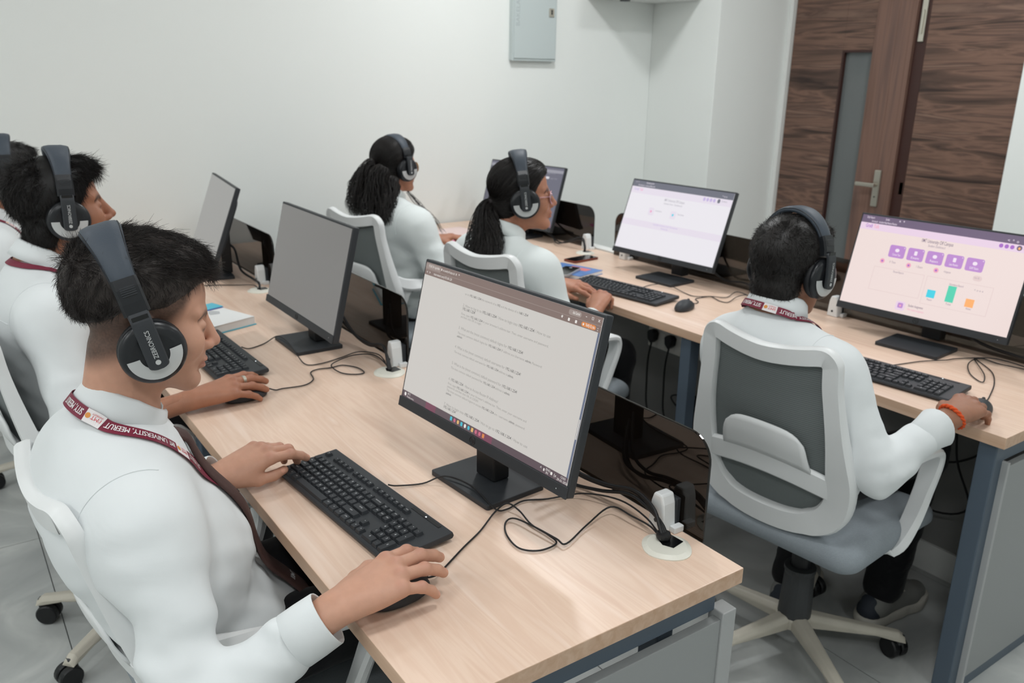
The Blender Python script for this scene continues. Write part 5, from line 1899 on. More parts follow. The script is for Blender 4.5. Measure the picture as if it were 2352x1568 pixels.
def shirt_sdf(c, res):
    J = c['J']
    NB = npv(c['NB'])
    A = np.array([npv(J[k]) for k in ('SR', 'SL', 'ER', 'EL', 'WR', 'WL', 'HR', 'HL')] + [NB + npv((0, 0, 0.06))])
    S = SDF(A.min(0) - 0.16, A.max(0) + 0.13, res)
    for p, r in c['torso']:
        S.ell(p, r, 0.06)
    pf = c.get('puff', 1.0)
    for s in 'RL':
        Sh, El, Wr = npv(J['S' + s]), npv(J['E' + s]), npv(J['W' + s])
        S.cone(NB + npv((-0.012, 0, -0.030)), Sh + (NB - Sh) * 0.10 + npv((0, 0, 0.0)), 0.060, 0.058, 0.05)
        S.cone(NB + npv((-0.005, 0, -0.09)), Sh + npv((0, 0, -0.03)), 0.085, 0.058, 0.05)
        S.cone(Sh + npv((0, 0, -0.012)), El, 0.060 * pf, 0.053 * pf, 0.06)
        f = c['cuff'][0 if s == 'R' else 1]
        end = El + (Wr - El) * f
        dv = (Wr - El) / np.linalg.norm(Wr - El)
        S.cone(El, end - dv * 0.072, 0.052 * pf, 0.043, 0.02)
        S.cone(end - dv * 0.075, end - dv * 0.05, 0.042, 0.036, 0.01)
    # neck opening
    n = npv(c['E']) - NB
    n = n / np.linalg.norm(n)
    S.cone(NB + n * 0.012, NB + n * 0.12, 0.057, 0.06, 0.006, 's')

    seed, amp = c['seed'], c.get('wr', 1.0)
    hem = min(npv(J['HR'])[2], npv(J['HL'])[2])

    def fold(P, g):
        out = np.zeros(len(P), np.float32)
        for s in 'RL':
            Sh, El, Wr = npv(J['S' + s]), npv(J['E' + s]), npv(J['W' + s])
            d1, h1 = near_seg(P, Sh, El)
            d2, h2 = near_seg(P, El, Wr)
            w1 = np.exp(-(np.maximum(d1 - 0.05, 0) / 0.03) ** 2)
            w2 = np.exp(-(np.maximum(d2 - 0.045, 0) / 0.03) ** 2)
            m = (0.25 + 0.75 * h1 ** 2)
            out += w1 * m * folds(P, seed + 1, 58, El - Sh, 0.0046)
            f = c['cuff'][0 if s == 'R' else 1]
            out += w2 * smoothstep(f - 0.16 - h2, 0.0, 0.2) * (1 - 0.5 * h2) * folds(P, seed + 2, 80, Wr - El, 0.0036)
        zt = npv(c['torso'][0][0])[2]
        low = smoothstep(zt - P[:, 2], -0.06, 0.22)
        out += (0.10 + 1.15 * low) * folds(P, seed + 3, 46, (0.35, 0.15, 1.0), 0.0046)
        return out * amp
    S.field(fold)
    return S


def cuff_parts(c, parent):
    """Stiff buttoned band at each sleeve end."""
    J = c['J']
    for i, s in enumerate('RL'):
        El, Wr = V(J['E' + s]), V(J['W' + s])
        dv = (Wr - El).normalized()
        end = El + (Wr - El) * c['cuff'][i]
        fl = c.get('flare', 0.0) if s == 'R' else 0.0
        u1 = (V((0, 0, 1)) - dv * dv.z).normalized()
        u2 = dv.cross(u1)
        cr = c.get('cr', 1.0)
        prof = [(-0.060, 0.0405), (-0.058, 0.0425), (-0.030, 0.0425 + fl * 0.3), (-0.002, 0.0415 + fl), (0.0, 0.0405 + fl), (-0.002, 0.0390 + fl), (-0.03, 0.0385 + fl * 0.3), (-0.05, 0.037)]
        prof = [(t, r * cr) for t, r in prof]
        n = 28
        vs, fs = [], []
        for k, (t, r) in enumerate(prof):
            for q in range(n):
                a = 2 * PI * q / n
                rr = r * (1 + 0.03 * math.sin(2 * a + 1) + fl * 6 * math.sin(3 * a) * (t > -0.02) * 0.5)
                vs.append(end + dv * (t + fl * 0.5 * math.sin(2 * a) * (t > -0.01)) + (u1 * math.cos(a) + u2 * math.sin(a) * 0.94) * rr)
                if k:
                    fs.append(((k - 1) * n + q, (k - 1) * n + (q + 1) % n, k * n + (q + 1) % n, k * n + q))
        cf = MB().add(vs, fs).obj('cuff', c['cloth'], parent, smooth=True)
        bp_ = end - dv * 0.03 + (u2 * -0.94 * math.sin(0.9) + u1 * -math.cos(0.9)) * 0.043
        nb_ = (u2 * -math.sin(0.9) + u1 * -math.cos(0.9)).normalized()
        MB().lathe([(0.0052, 0), (0.0052, 0.0018), (0.004, 0.0026)], Matrix.Translation(bp_) @ nb_.to_track_quat('Z', 'Y').to_matrix().to_4x4(), 12).obj('cuff_button', 'white_plastic', cf)


def seam(c, parent, pts, m, r=0.0011, name='seam'):
    out = []
    for p in spline(pts, 8):
        co, nn, _, _ = c['bvh'].find_nearest(p)
        out.append(co + nn * 0.0004)
    for _ in range(3):
        out = [out[0]] + [(out[i - 1] + out[i] * 2 + out[i + 1]) / 4 for i in range(1, len(out) - 1)] + [out[-1]]
    MB().sweep(out, r).obj(name, m, parent, smooth=True)


def shirt_seams(c, parent, sides='R'):
    J, NB = c['J'], V(c['NB'])
    arm = {}
    for s in sides:
        Sh = V(J['S' + s])
        ax = (Sh - (NB + V((0, 0, -0.08)))).normalized()
        u1 = (V((0, 0, 1)) - ax * ax.z).normalized()
        u2 = ax.cross(u1)
        cen = Sh - ax * 0.035
        pts = [cen + (u1 * math.cos(a) + u2 * math.sin(a)) * 0.085 for a in np.linspace(-0.35, 2.0, 13) * (1 if s == 'R' else -1)]
        seam(c, parent, pts, c['cloth'])
        arm[s] = pts
    yk = NB + V((-0.16, 0, -0.105))
    seam(c, parent, [yk + V((0.05 * abs(t) ** 2, 0.155 * t, 0.012 * (1 - t * t))) for t in np.linspace(-0.92, 1, 9)], c['cloth'])


def trousers_sdf(c, res):
    J = c['J']
    A = np.array([npv(J[k]) for k in ('HR', 'HL', 'KR', 'KL', 'AR', 'AL')])
    S = SDF(A.min(0) - 0.17, A.max(0) + 0.13, res)
    p, r = c['torso'][-1]
    S.ell(npv(p) - npv((0, 0, 0.035)), npv(r) * npv((0.94, 0.94, 0.85)), 0.04)
    for s in 'RL':
        S.cone(J['H' + s], J['K' + s], 0.086, 0.066, 0.03)
        S.cone(J['K' + s], npv(J['A' + s]) + npv((0, 0, 0.012)), 0.062, 0.056, 0.03)
    S.field(lambda P, g: folds(P, c['seed'] + 9, 60, (0.5, 0.2, 1), 0.0035))
    return S


def strands(P, r0, r1):
    """P: (n,k,3) polylines -> thin three-sided tapering hairs."""
    n, k, _ = P.shape
    T = np.gradient(P, axis=1)
    T /= np.linalg.norm(T, axis=2, keepdims=True) + 1e-9
    a = np.cross(T, npv((0.31, 0.52, 0.79)))
    a /= np.linalg.norm(a, axis=2, keepdims=True) + 1e-9
    b = np.cross(T, a)
    r = np.linspace(r0, r1, k, dtype=np.float32)[None, :, None]
    V_ = np.stack([P + (a * math.cos(t) + b * math.sin(t)) * r for t in (0, 2.094, 4.188)], 2)
    vs = V_.reshape(-1, 3)
    base = (np.arange(n)[:, None] * k + np.arange(k - 1)[None, :]) * 3
    qs = []
    for j in range(3):
        j2 = (j + 1) % 3
        qs.append(np.stack([base + j, base + j2, base + 3 + j2, base + 3 + j], -1).reshape(-1, 4))
    return vs, np.concatenate(qs)


def grow(roots, nrm, dirs, length, k, grav, curl, rng, hold=0.35):
    """Hairs that leave the head along nrm, lean to dirs and fall."""
    n = len(roots)
    P = np.zeros((n, k, 3), np.float32)
    P[:, 0] = roots
    dirs = dirs - nrm * (dirs * nrm).sum(1, keepdims=True)
    d = nrm * hold + dirs + rng.normal(size=(n, 3)) * curl
    d /= np.linalg.norm(d, axis=1, keepdims=True) + 1e-9
    L = (length * (0.6 + 0.5 * rng.rand(n)))[:, None] / (k - 1)
    for i in range(1, k):
        d = d + npv((0, 0, -grav)) + rng.normal(size=(n, 3)) * curl * 0.5
        d /= np.linalg.norm(d, axis=1, keepdims=True) + 1e-9
        P[:, i] = P[:, i - 1] + d * L
    return P


def mesh_normals(v, q):
    n = np.cross(v[q[:, 2]] - v[q[:, 0]], v[q[:, 3]] - v[q[:, 1]])
    out = np.zeros_like(v)
    for k in range(4):
        for dim in range(3):
            out[:, dim] += np.bincount(q[:, k], n[:, dim], len(v))
    return out / (np.linalg.norm(out, axis=1, keepdims=True) + 1e-12)


def short_hair(c, parent, res, spec):
    """Cropped hair: a close cap plus thousands of single hairs. spec: thickness and hairline in head coordinates."""
    E, R, s = npv(c['E']), c['R'], c['hs']
    W = lambda p: E + s * (R @ npv(p))
    S = SDF(E - 0.19, E + 0.19, res)
    for p, r in spec['ells']:
        S.ell(W(p), npv(r) * s, 0.02, 'u', R)
    zx, zz = spec['line']

    def cutf(P):
        q = ((P - E) @ R) / s
        return (np.interp(q[..., 0], zx, zz) - q[..., 2]) * 0.8
    S.cut(cutf)
    rng = np.random.RandomState(c['seed'])

    v, q = S.mesh(2)
    nrm = mesh_normals(v, q)
    n = spec['n']
    loc = ((v - E) @ R) / s
    tl = c.get('tilt', 0.0)
    xb = loc[:, 0] * math.cos(tl) - (loc[:, 2] - c.get('hz', 0.0)) * math.sin(tl)
    b0_, b1_ = spec.get('gap', (-0.030, 0.022))
    ok = np.nonzero((loc[:, 2] > np.interp(loc[:, 0], zx, zz) + 0.010) & ((xb < np.where(loc[:, 2] > 0.095, b0_, -0.024)) | (xb > np.where(loc[:, 2] > 0.095, b1_, 0.018)) | (loc[:, 2] < 0.04)))[0]
    idx = ok[rng.randint(0, len(ok), n)]
    l = loc[idx]
    flow = spec['flow'](l).astype(np.float32)
    fw_ = flow @ R.T
    # hairs gather in locks that lean a little to one side
    pv = v[idx]
    lean = np.stack([np.sin(pv @ npv((150, 70, -90)) + 1.3 * np.sin(pv @ npv((-60, 120, 80)))), np.sin(pv @ npv((-80, 160, 60)) + 1.1 * np.sin(pv @ npv((90, 50, -130)))), np.sin(pv @ npv((60, -100, 150)))], 1)
    fw_ = fw_ + spec.get('lock', 0.3) * lean.astype(np.float32)
    P = grow(v[idx] + rng.normal(size=(n, 3)) * 0.0022 - nrm[idx] * (0.001 + 0.007 * rng.rand(n, 1)), nrm[idx], fw_, np.array([spec['len'](x) for x in l], np.float32) if callable(spec['len']) else np.full(n, spec['len'], np.float32), 4, spec.get('grav', 0.12), spec.get('curl', 0.22), rng, spec.get('hold', 0.45))
    sv, sq = strands(P, spec.get('r', 0.0007), 0.00012)
    me, _, _ = np_mesh('hair', [(v, q), (sv, sq)])
    return link('hair', me, spec.get('mat', 'hair_black'), parent, smooth=True)


def head_tint(v, c):
    E, R, s = npv(c['E']), c['R'], c['hs']
    l = ((v - E) @ R) / s
    t = np.zeros((len(v), 4), np.float32)
    t[:, 3] = 1
    x, y, z = l.T
    lips = np.exp(-((z + 0.0655) / 0.0095) ** 2) * np.exp(-(y / 0.020) ** 4) * (x > 0.088)
    t[:, 0] = 0.75 * lips + 0.18 * np.exp(-((x - 0.112) / 0.014) ** 2 - ((z + 0.03) / 0.014) ** 2) * (x > 0.08)
    brow = np.exp(-((z - 0.0245 + 14 * (np.abs(y) - 0.03) ** 2) / 0.0062) ** 2) * (np.abs(y) > 0.010) * (np.abs(y) < 0.05) * (x > 0.05)
    dark = 0.85 * brow
    eye = np.exp(-((z + 0.001) / 0.0036) ** 2) * np.exp(-((np.abs(y) - 0.032) / 0.013) ** 4) * (x > 0.07)
    dark = np.maximum(dark, 0.85 * eye)
    if c.get('stubble'):
        zx, zz, hx, hz = c['stubble']
        fade = smoothstep(z - np.interp(x, zx, zz), -0.004, 0.036) * (x < 0.075)
        nz = 0.9 + 0.1 * np.random.RandomState(1).rand(len(v))
        dark = np.maximum(dark, 0.9 * fade * nz)
    if c.get('moustache'):
        mo = np.exp(-((z + 0.0475) / 0.006) ** 2) * np.exp(-(y / 0.024) ** 4) * (x > 0.08)
        be = 0.35 * np.exp(-((z + 0.095) / 0.03) ** 2) * (z < -0.03) * (x > -0.02)
        dark = np.maximum(dark, np.maximum(c['moustache'] * mo, c['moustache'] * be))
    t[:, 1] = dark
    return t


def collar(c, parent, m, a=0.063, b=0.064, fall=0.036):
    """Stand-and-fall shirt collar round the neck, open at the front."""
    NB, E = V(c['NB']), V(c['E'])
    n = V(c.get('cn', (0.45, 0, 1))).normalized()
    fx = (V((1, 0, 0)) - n * n.x).normalized()
    fy = n.cross(fx)
    C0 = NB + n * c.get('cz', 0.012)
    vs, fs = [], []
    N = 44
    for i in range(N + 1):
        ph = math.radians(14 + (360 - 28) * i / N)
        fr = max(0, math.cos(ph))          # 1 at the front
        ra = lambda k: C0 + (fx * (b * k * math.cos(ph)) + fy * (a * k * math.sin(ph)))
        drop = fall + 0.024 * fr ** 4
        row = [ra(0.97) + n * -0.014, ra(0.96) + n * 0.016, ra(0.965) + n * (0.040 - 0.014 * fr), ra(1.0) + n * (0.0445 - 0.014 * fr), ra(1.06) + n * (0.041 - 0.014 * fr),
               ra(1.15) + n * (0.022 - 0.012 * fr), ra(1.24 + 0.18 * fr ** 3) + n * (0.036 - drop - 0.006 * fr)]
        vs += row
    m_ = 7
    for i in range(N):
        for k in range(m_ - 1):
            p = i * m_ + k
            fs.append((p, p + 1, p + m_ + 1, p + m_))
    o = MB().add(vs, fs).obj('collar', m, parent, smooth=True)
    s = o.modifiers.new('thick', 'SOLIDIFY')
    s.thickness = 0.0024
    s.offset = 0
    return o, vs, fs


def snap_strip(bvh, pts, off):
    out = []
    for p in pts:
        h = bvh.find_nearest(V(p))
        co, nn = h[0], h[1]
        d = V(p) - co
        if d.dot(nn) < 0 or d.length < 1e-5:
            nv = nn
        else:
            nv = (d.normalized() + nn).normalized()
        out.append((co + nn * off, nn))
    return out


def lanyard(c, parent, bvh, ctrl, width=0.0175, text_from=0.0, off=0.004, runs=None):
    """Flat printed strap following the control points over the clothes."""
    P = spline(ctrl, 10)
    sn = snap_strip(bvh, P, off)
    pts = [p for p, _ in sn]
    nrm = [n for _, n in sn]
    for _ in range(6):
        pts = [pts[0]] + [(pts[i - 1] + pts[i] * 2 + pts[i + 1]) / 4 for i in range(1, len(pts) - 1)] + [pts[-1]]
        nrm = [nrm[0]] + [((nrm[i - 1] + nrm[i] * 2 + nrm[i + 1]) / 4).normalized() for i in range(1, len(nrm) - 1)] + [nrm[-1]]
    # keep the smoothed strap outside the cloth
    for i, p in enumerate(pts):
        co, nn, _, _ = bvh.find_nearest(p)
        if (p - co).dot(nn) < off * 0.6:
            pts[i] = co + nn * off
    arc = [0.0]
    for i in range(1, len(pts)):
        arc.append(arc[-1] + (pts[i] - pts[i - 1]).length)
    fr = []
    for i in range(len(pts)):
        t = (pts[min(i + 1, len(pts) - 1)] - pts[max(i - 1, 0)]).normalized()
        n = nrm[i]
        w = t.cross(n).normalized()
        n = w.cross(t).normalized()
        fr.append((t, n, w))

    def at(sv, wv, lift):
        sv = min(max(sv, 0), arc[-1] - 1e-6)
        i = int(np.searchsorted(arc, sv, 'right') - 1)
        i = min(i, len(pts) - 2)
        k = (sv - arc[i]) / max(arc[i + 1] - arc[i], 1e-9)
        p = pts[i].lerp(pts[i + 1], k)
        n = fr[i][1].lerp(fr[i + 1][1], k)
        w = fr[i][2].lerp(fr[i + 1][2], k)
        return p + w * wv + n * lift
    mb = MB()
    vs, fs = [], []
    for i in range(len(pts)):
        t, n, w = fr[i]
        vs += [pts[i] - w * width / 2, pts[i] + w * width / 2, pts[i] + w * width / 2 + n * 0.001, pts[i] - w * width / 2 + n * 0.001]
        if i:
            a, b = (i - 1) * 4, i * 4
            for k in range(4):
                fs.append((a + k, a + (k + 1) % 4, b + (k + 1) % 4, b + k))
    strap = mb.add(vs, fs).obj('lanyard', 'maroon_strap', parent)
    for kind, s0, s1, txt in (runs or []):
        m2 = MB()
        if kind == 'patch':
            v2, f2 = [], []
            for k in range(9):
                sv = s0 + (s1 - s0) * k / 8
                v2 += [at(sv, -width / 2, 0.0013), at(sv, width / 2, 0.0013)]
                if k:
                    f2.append((2 * k - 2, 2 * k - 1, 2 * k + 1, 2 * k))
            pt = m2.add(v2, f2).obj('badge_patch', 'strap_white', strap)
            m3 = MB()
            put_text(m3, 'IIMT', 0.009, lambda x, y: at(s0 + 0.003 + x, 0.003 - y, 0.0017), 0.0, 0.018)
            put_text(m3, 'UNIVERSITY', 0.004, lambda x, y: at(s0 + 0.003 + x, 0.0068 - y, 0.0017), 0.0, 0.018)
            m3.obj('badge_lettering', 'strap_red', pt)
            MB().add([at(s0 + 0.027 + 0.0045 * math.cos(a), 0.0005 + 0.0045 * math.sin(a), 0.0017) for a in [2 * PI * k / 12 for k in range(12)]], [tuple(range(12))]).obj('badge_emblem', 'strap_gold', pt)
        else:
            for dx_ in (0.0, 0.0005):
                put_text(m2, txt, width * 0.72, lambda x, y: at(s0 + x + dx_, width * 0.26 - y, 0.0016 + dx_ * 0.2), 0.0, s1 - s0)
            m2.obj('lettering', 'strap_white', strap)
    return strap, at, arc[-1]


def headphones(c, label, tilt=-0.25, wide=0.0, hz=0.0):
    """Over-ear set on a head. tilt < 0 leans the band backwards."""
    E, R, s = V(c['E']), Matrix([list(map(float, r)) for r in c['R']]), c['hs']
    H = empty('headphones', E + R @ V((0, 0, hz)), 0, label, 'headphones', 'black headphones')
    H.rotation_mode = 'XYZ'
    Rt = R @ Matrix.Rotation(tilt, 3, 'Y')
    H.rotation_euler = Rt.to_euler()
    yb = 0.084 * s + wide
    top = c.get('band', 0.158) * s - hz
    N = 36
    # band path from one side to the other over the head
    def arc(ph, k=1.0):
        return V((0, math.sin(ph) * (yb + 0.012) * k, 0.012 + (top - 0.012) * max(0, math.cos(ph)) ** 0.82 * k if math.cos(ph) > 0 else 0.012))
    path = [arc(math.radians(a)) for a in np.linspace(-62, 62, N)]
    wpad = lambda i: 0.0185 + 0.0125 * math.cos(math.radians(np.linspace(-62, 62, N)[i])) ** 4
    pad = MB().sweep(path, lambda i: [(a * wpad(i), b * 0.0085) for a, b in ((1, .0), (.85, .7), (.45, 1), (-.45, 1), (-.85, .7), (-1, 0), (-.85, -.7), (0, -1), (.85, -.7))], up=lambda i: V((0, path[i].y, path[i].z))).obj('headband', 'pad_leather', H, smooth=True)
    for sd in (-1, 1):
        st = [path[0 if sd < 0 else -1] + V((0, 0, 0))]
        seam = [p + V((sg_ * wpad(i) * 0.93, 0, 0)) + V((0, p.y, p.z)).normalized() * 0.004 for i, p in enumerate(path) for sg_ in (sd,)]
        MB().sweep(seam, 0.0009).obj('stitching', 'cup_black', pad, smooth=True)
    for sd in (-1, 1):
        a0 = math.radians(62) * sd
        p0 = arc(a0)
        a1 = math.radians(76) * sd
        p1 = arc(a1)
        p2 = V((0, sd * (yb + 0.020), 0.012))
        # slider block
        blk = MB().sweep([arc(math.radians(56) * sd), p0, arc(math.radians(70) * sd), p1], lambda i: [(x * 0.0195, y * (0.0105, 0.011, 0.0105, 0.0085)[i]) for x, y in ((1, -.8), (1, .6), (.8, 1), (-.8, 1), (-1, .6), (-1, -.8))], up=lambda i: V((0, sd, 0.3))).obj('slider', 'cup_black', H)
        mid = arc(math.radians(64) * sd)
        nn = V((0, sd, 0.35)).normalized()
        for k in (-2, -1, 0, 1, 2):
            cpt = mid + nn * 0.0108 + V((0, -0.35 * sd, 1)).normalized() * (k * 0.0032)
            MB().sweep([cpt - V((0.011, 0, 0)), cpt + V((0.011, 0, 0))], 0.0009).obj('grip_rib', 'charcoal_plastic', blk)
        # yoke arm down over the cup
        arm_c = [p1 + V((0, sd * 0.003, 0.004)), V((0, sd * (yb + 0.022), 0.055)), V((0, sd * (yb + 0.026), 0.022)), V((0, sd * (yb + 0.027), -0.010)), V((0, sd * (yb + 0.0265), -0.022))]
        ap = spline(arm_c, 6)
        na = len(ap)
        wd = lambda i: 0.0155 if i < na - 6 else 0.0155 * math.sqrt(max(0.02, 1 - ((i - (na - 6)) / 5.3) ** 2))
        yk = MB().sweep(ap, lambda i: [(x * wd(i), y * 0.0035) for x, y in ((1, -1), (1, .5), (.85, 1), (-.85, 1), (-1, .5), (-1, -1))], up=lambda i: V((0, sd, 0))).obj('yoke', 'charcoal_plastic', H)
        MB().box(-0.012, 0.012, -0.0035, 0.0035, -0.0008, 0.0008, Matrix.Translation(V((0, sd * (yb + 0.0235), 0.062))) @ Matrix.Rotation(PI / 2, 4, 'X') @ Matrix.Rotation(0, 4, 'Z')).obj('slot', 'glossy_black', yk)
        tb_ = MB()
        # lettering runs up the arm
        put_text(tb_, 'ZEBRONICS', 0.0098, lambda x, y: V((sd * (y - 0.0035), sd * (yb + 0.0305), -0.004 + x)), 0.008, 0.046)
        tb_.obj('lettering', 'silver_paint', yk)
        MB().add([V((0.0042 * math.cos(a), sd * (yb + 0.0308), -0.0105 + 0.0042 * math.sin(a))) for a in [2 * PI * k / 10 for k in range(10)]], [tuple(range(10)) if sd < 0 else tuple(range(10))[::-1]]).obj('emblem', 'silver_paint', yk)
        # ear cup: shell, cushion, silver crescent
        Mx = Matrix(((1, 0, 0, 0), (0, 0, sd, sd * (yb - 0.016)), (0, -sd, 0, 0), (0, 0, 0, 1))) if sd > 0 else Matrix(((1, 0, 0, 0), (0, 0, -1, -(yb - 0.016)), (0, 1, 0, 0), (0, 0, 0, 1)))
        MB().lathe([(0.026, 0.002), (0.036, -0.003), (0.046, 0.002), (0.0505, 0.010), (0.0495, 0.017), (0.044, 0.020)], Mx, 36).obj('ear_cushion', 'ear_cushion', H, smooth=True)
        cup = MB().lathe([(0.046, 0.0185), (0.0495, 0.020), (0.0505, 0.024), (0.0485, 0.028), (0.044, 0.0315), (0.033, 0.0355), (0.030, 0.0345), (0.015, 0.0355), (0.0, 0.036)], Mx, 40, caps=False).obj('ear_cup', 'cup_black', H, smooth=True)
        vs, fs = [], []
        nseg = 26
        for k in range(nseg + 1):
            a = math.radians(180 + 180 * k / nseg)
            for r_, h in ((0.0225, 0.0362), (0.031, 0.0357), (0.0415, 0.0336)):
                vs.append(V((r_ * math.cos(a), sd * (yb - 0.016 + h + 0.0008), r_ * math.sin(a))))
            if k:
                for j in range(2):
                    a_ = (k - 1) * 3 + j
                    fs.append((a_, a_ + 1, a_ + 4, a_ + 3) if sd < 0 else (a_, a_ + 3, a_ + 4, a_ + 1))
        MB().add(vs, fs).obj('silver_crescent', 'silver_paint', cup, smooth=True)
    return H


def eyes(c, parent):
    E, R, s = npv(c['E']), c['R'], c['hs']
    for y in (-1, 1):
        p = E + s * (R @ npv((0.0762, y * 0.032, 0.0005)))
        o = MB().lathe([(0.0118 * s * math.sin(a), 0.0118 * s * math.cos(a)) for a in np.linspace(0.02, PI - 0.02, 12)], None, 18).obj('eye', 'eye_white', parent, smooth=True)
        o.data.materials.append(MATS['eye_iris'])
        for f in o.data.polygons:
            if f.center.z > 0.0118 * s * 0.86:
                f.material_index = 1
        f_ = R @ npv((1, 0, -0.25))
        z = V([float(q) for q in f_]).normalized()
        o.rotation_euler = z.to_track_quat('Z', 'Y').to_euler()
        o.location = [float(q) for q in p]


def person(c):
    J = c['J']
    c['R'] = rot_np(c.get('yaw', 0), c.get('pitch', 0), c.get('roll', 0))
    parts, tints = [], []
    hs_ = head_sdf(c, c['res'])
    hv, hq = hs_.mesh(1)
    parts.append((hv, hq))
    tints.append(head_tint(hv, c))
    c['chains'] = []
    for h in c['hands']:
        v, q, t, ch = hand_sdf(h, c.get('hres', 0.003))
        parts.append((v, q))
        tints.append(t)
        c['chains'].append(ch)
    bv, bq = body_core(c)
    parts.append((bv, bq))
    t = np.zeros((len(bv), 4), np.float32)
    t[:, 3] = 1
    tints.append(t)
    me, vs, qs = np_mesh('person', parts)
    ca = me.attributes.new('tint', 'FLOAT_COLOR', 'POINT')
    ca.data.foreach_set('color', np.concatenate(tints).ravel())
    P = link('person', me, c['skin'], None, smooth=True)
    tag(P, c['label'], 'person')
    sv, sq = shirt_sdf(c, c['sres']).mesh(2)
    sm, _, _ = np_mesh('shirt', [(sv, sq)])
    link('shirt', sm, c['cloth'], P, smooth=True)
    tv, tq = trousers_sdf(c, 0.012).mesh(2)
    tm, _, _ = np_mesh('trousers', [(tv, tq)])
    link('trousers', tm, 'trouser_black', P, smooth=True)
    cuff_parts(c, P)
    co, cvs, cfs = collar(c, P, c['cloth'], **c.get('collar', {}))
    eyes(c, P)
    allv = np.concatenate([sv, np.array([tuple(p) for p in cvs], np.float32)])
    c['bvh'] = BVHTree.FromPolygons([tuple(map(float, p)) for p in allv], [tuple(map(int, p)) for p in sq] + [tuple(i + len(sv) for i in f) for f in cfs])
    shirt_seams(c, P, c.get('seams', 'R'))
    return P


def shoe(parent, A, ang, side):
    """Trainer with thick pale sole; A: ankle point."""
    x, y, _ = A
    M = np.array(Matrix.Rotation(ang, 3, 'Z'), np.float32)
    W = lambda p: npv((x, y, 0)) + M @ npv(p)
    S = SDF(npv((x, y, 0)) - npv((0.22, 0.22, 0.01)), npv((x, y, 0)) + npv((0.26, 0.22, 0.16)), 0.005)
    S.cone(W((-0.035, 0, 0.055)), W((0.12, 0, 0.045)), 0.038, 0.040, 0.02)
    S.cone(W((0.12, 0, 0.043)), W((0.175, 0, 0.038)), 0.040, 0.032, 0.02)
    S.cone(W((-0.02, 0, 0.06)), W((0.0, 0, 0.105)), 0.04, 0.036, 0.02)
    S.cut(lambda P: 0.028 - P[..., 2])
    me, _, _ = np_mesh('shoe', [S.mesh(2)])
    o = link('shoe', me, 'shoe_grey', parent, smooth=True)
    S = SDF(npv((x, y, 0)) - npv((0.24, 0.24, 0.02)), npv((x, y, 0)) + npv((0.28, 0.24, 0.06)), 0.005)
    S.chain([W((-0.04, 0, 0.02)), W((0.06, 0, 0.02)), W((0.135, 0, 0.02)), W((0.18, 0, 0.022))], [0.046, 0.042, 0.049, 0.040], 0.02)
    S.cut(lambda P: np.maximum(0.002 - P[..., 2], P[..., 2] - 0.036))
    me, _, _ = np_mesh('sole', [S.mesh(1)])
    link('sole', me, 'shoe_sole', o, smooth=True)
    for k in range(4):
        a, b = W((0.055 + k * 0.022, -0.026, 0.088 - k * 0.006)), W((0.055 + k * 0.022, 0.026, 0.088 - k * 0.006))
        m_ = (a + b) / 2 + npv((0, 0, 0.004))
        MB().sweep(spline([a, m_, b], 4), 0.003).obj('lace', 'shoe_sole', o, smooth=True)
    S = SDF(npv((x, y, 0)) - npv((0.2, 0.2, 0.0)), npv((x, y, 0)) + npv((0.2, 0.2, 0.14)), 0.006)
    S.cone(W((-0.046, 0, 0.045)), W((-0.038, 0, 0.065)), 0.037, 0.034, 0.01)
    S.cut(lambda P: 0.034 - P[..., 2])
    me, _, _ = np_mesh('heel_counter', [S.mesh(1)])
    link('heel_counter', me, 'shoe_dark', o, smooth=True)
    return o


def seated(x, y, z, **k):
    """Joint set for a person sitting at chest centre (x, y); z is the height of the neck base."""
    J = dict(SR=(x - 0.0, y - 0.195, z - 0.062), SL=(x - 0.0, y + 0.195, z - 0.062), HR=(x + 0.12, y - 0.09, 0.545), HL=(x + 0.12, y + 0.09, 0.545),
             KR=(x + 0.50, y - 0.11, 0.555), KL=(x + 0.50, y + 0.12, 0.555), AR=(x + 0.46, y - 0.12, 0.10), AL=(x + 0.40, y + 0.13, 0.10))
    J.update(k)
    return J

# ------------------------------------------------------------------ the nearest man
def flow_forward(l):
    x, y, z = l.T
    top = smoothstep(z, 0.06, 0.12)
    f = np.stack([0.9 * top + 0.25 * (x > 0.03) - 0.25 * (x < -0.07), 0.5 * np.sign(y) * (1 - top), -0.9 * (1 - top) + 0.1], 1)
    return f


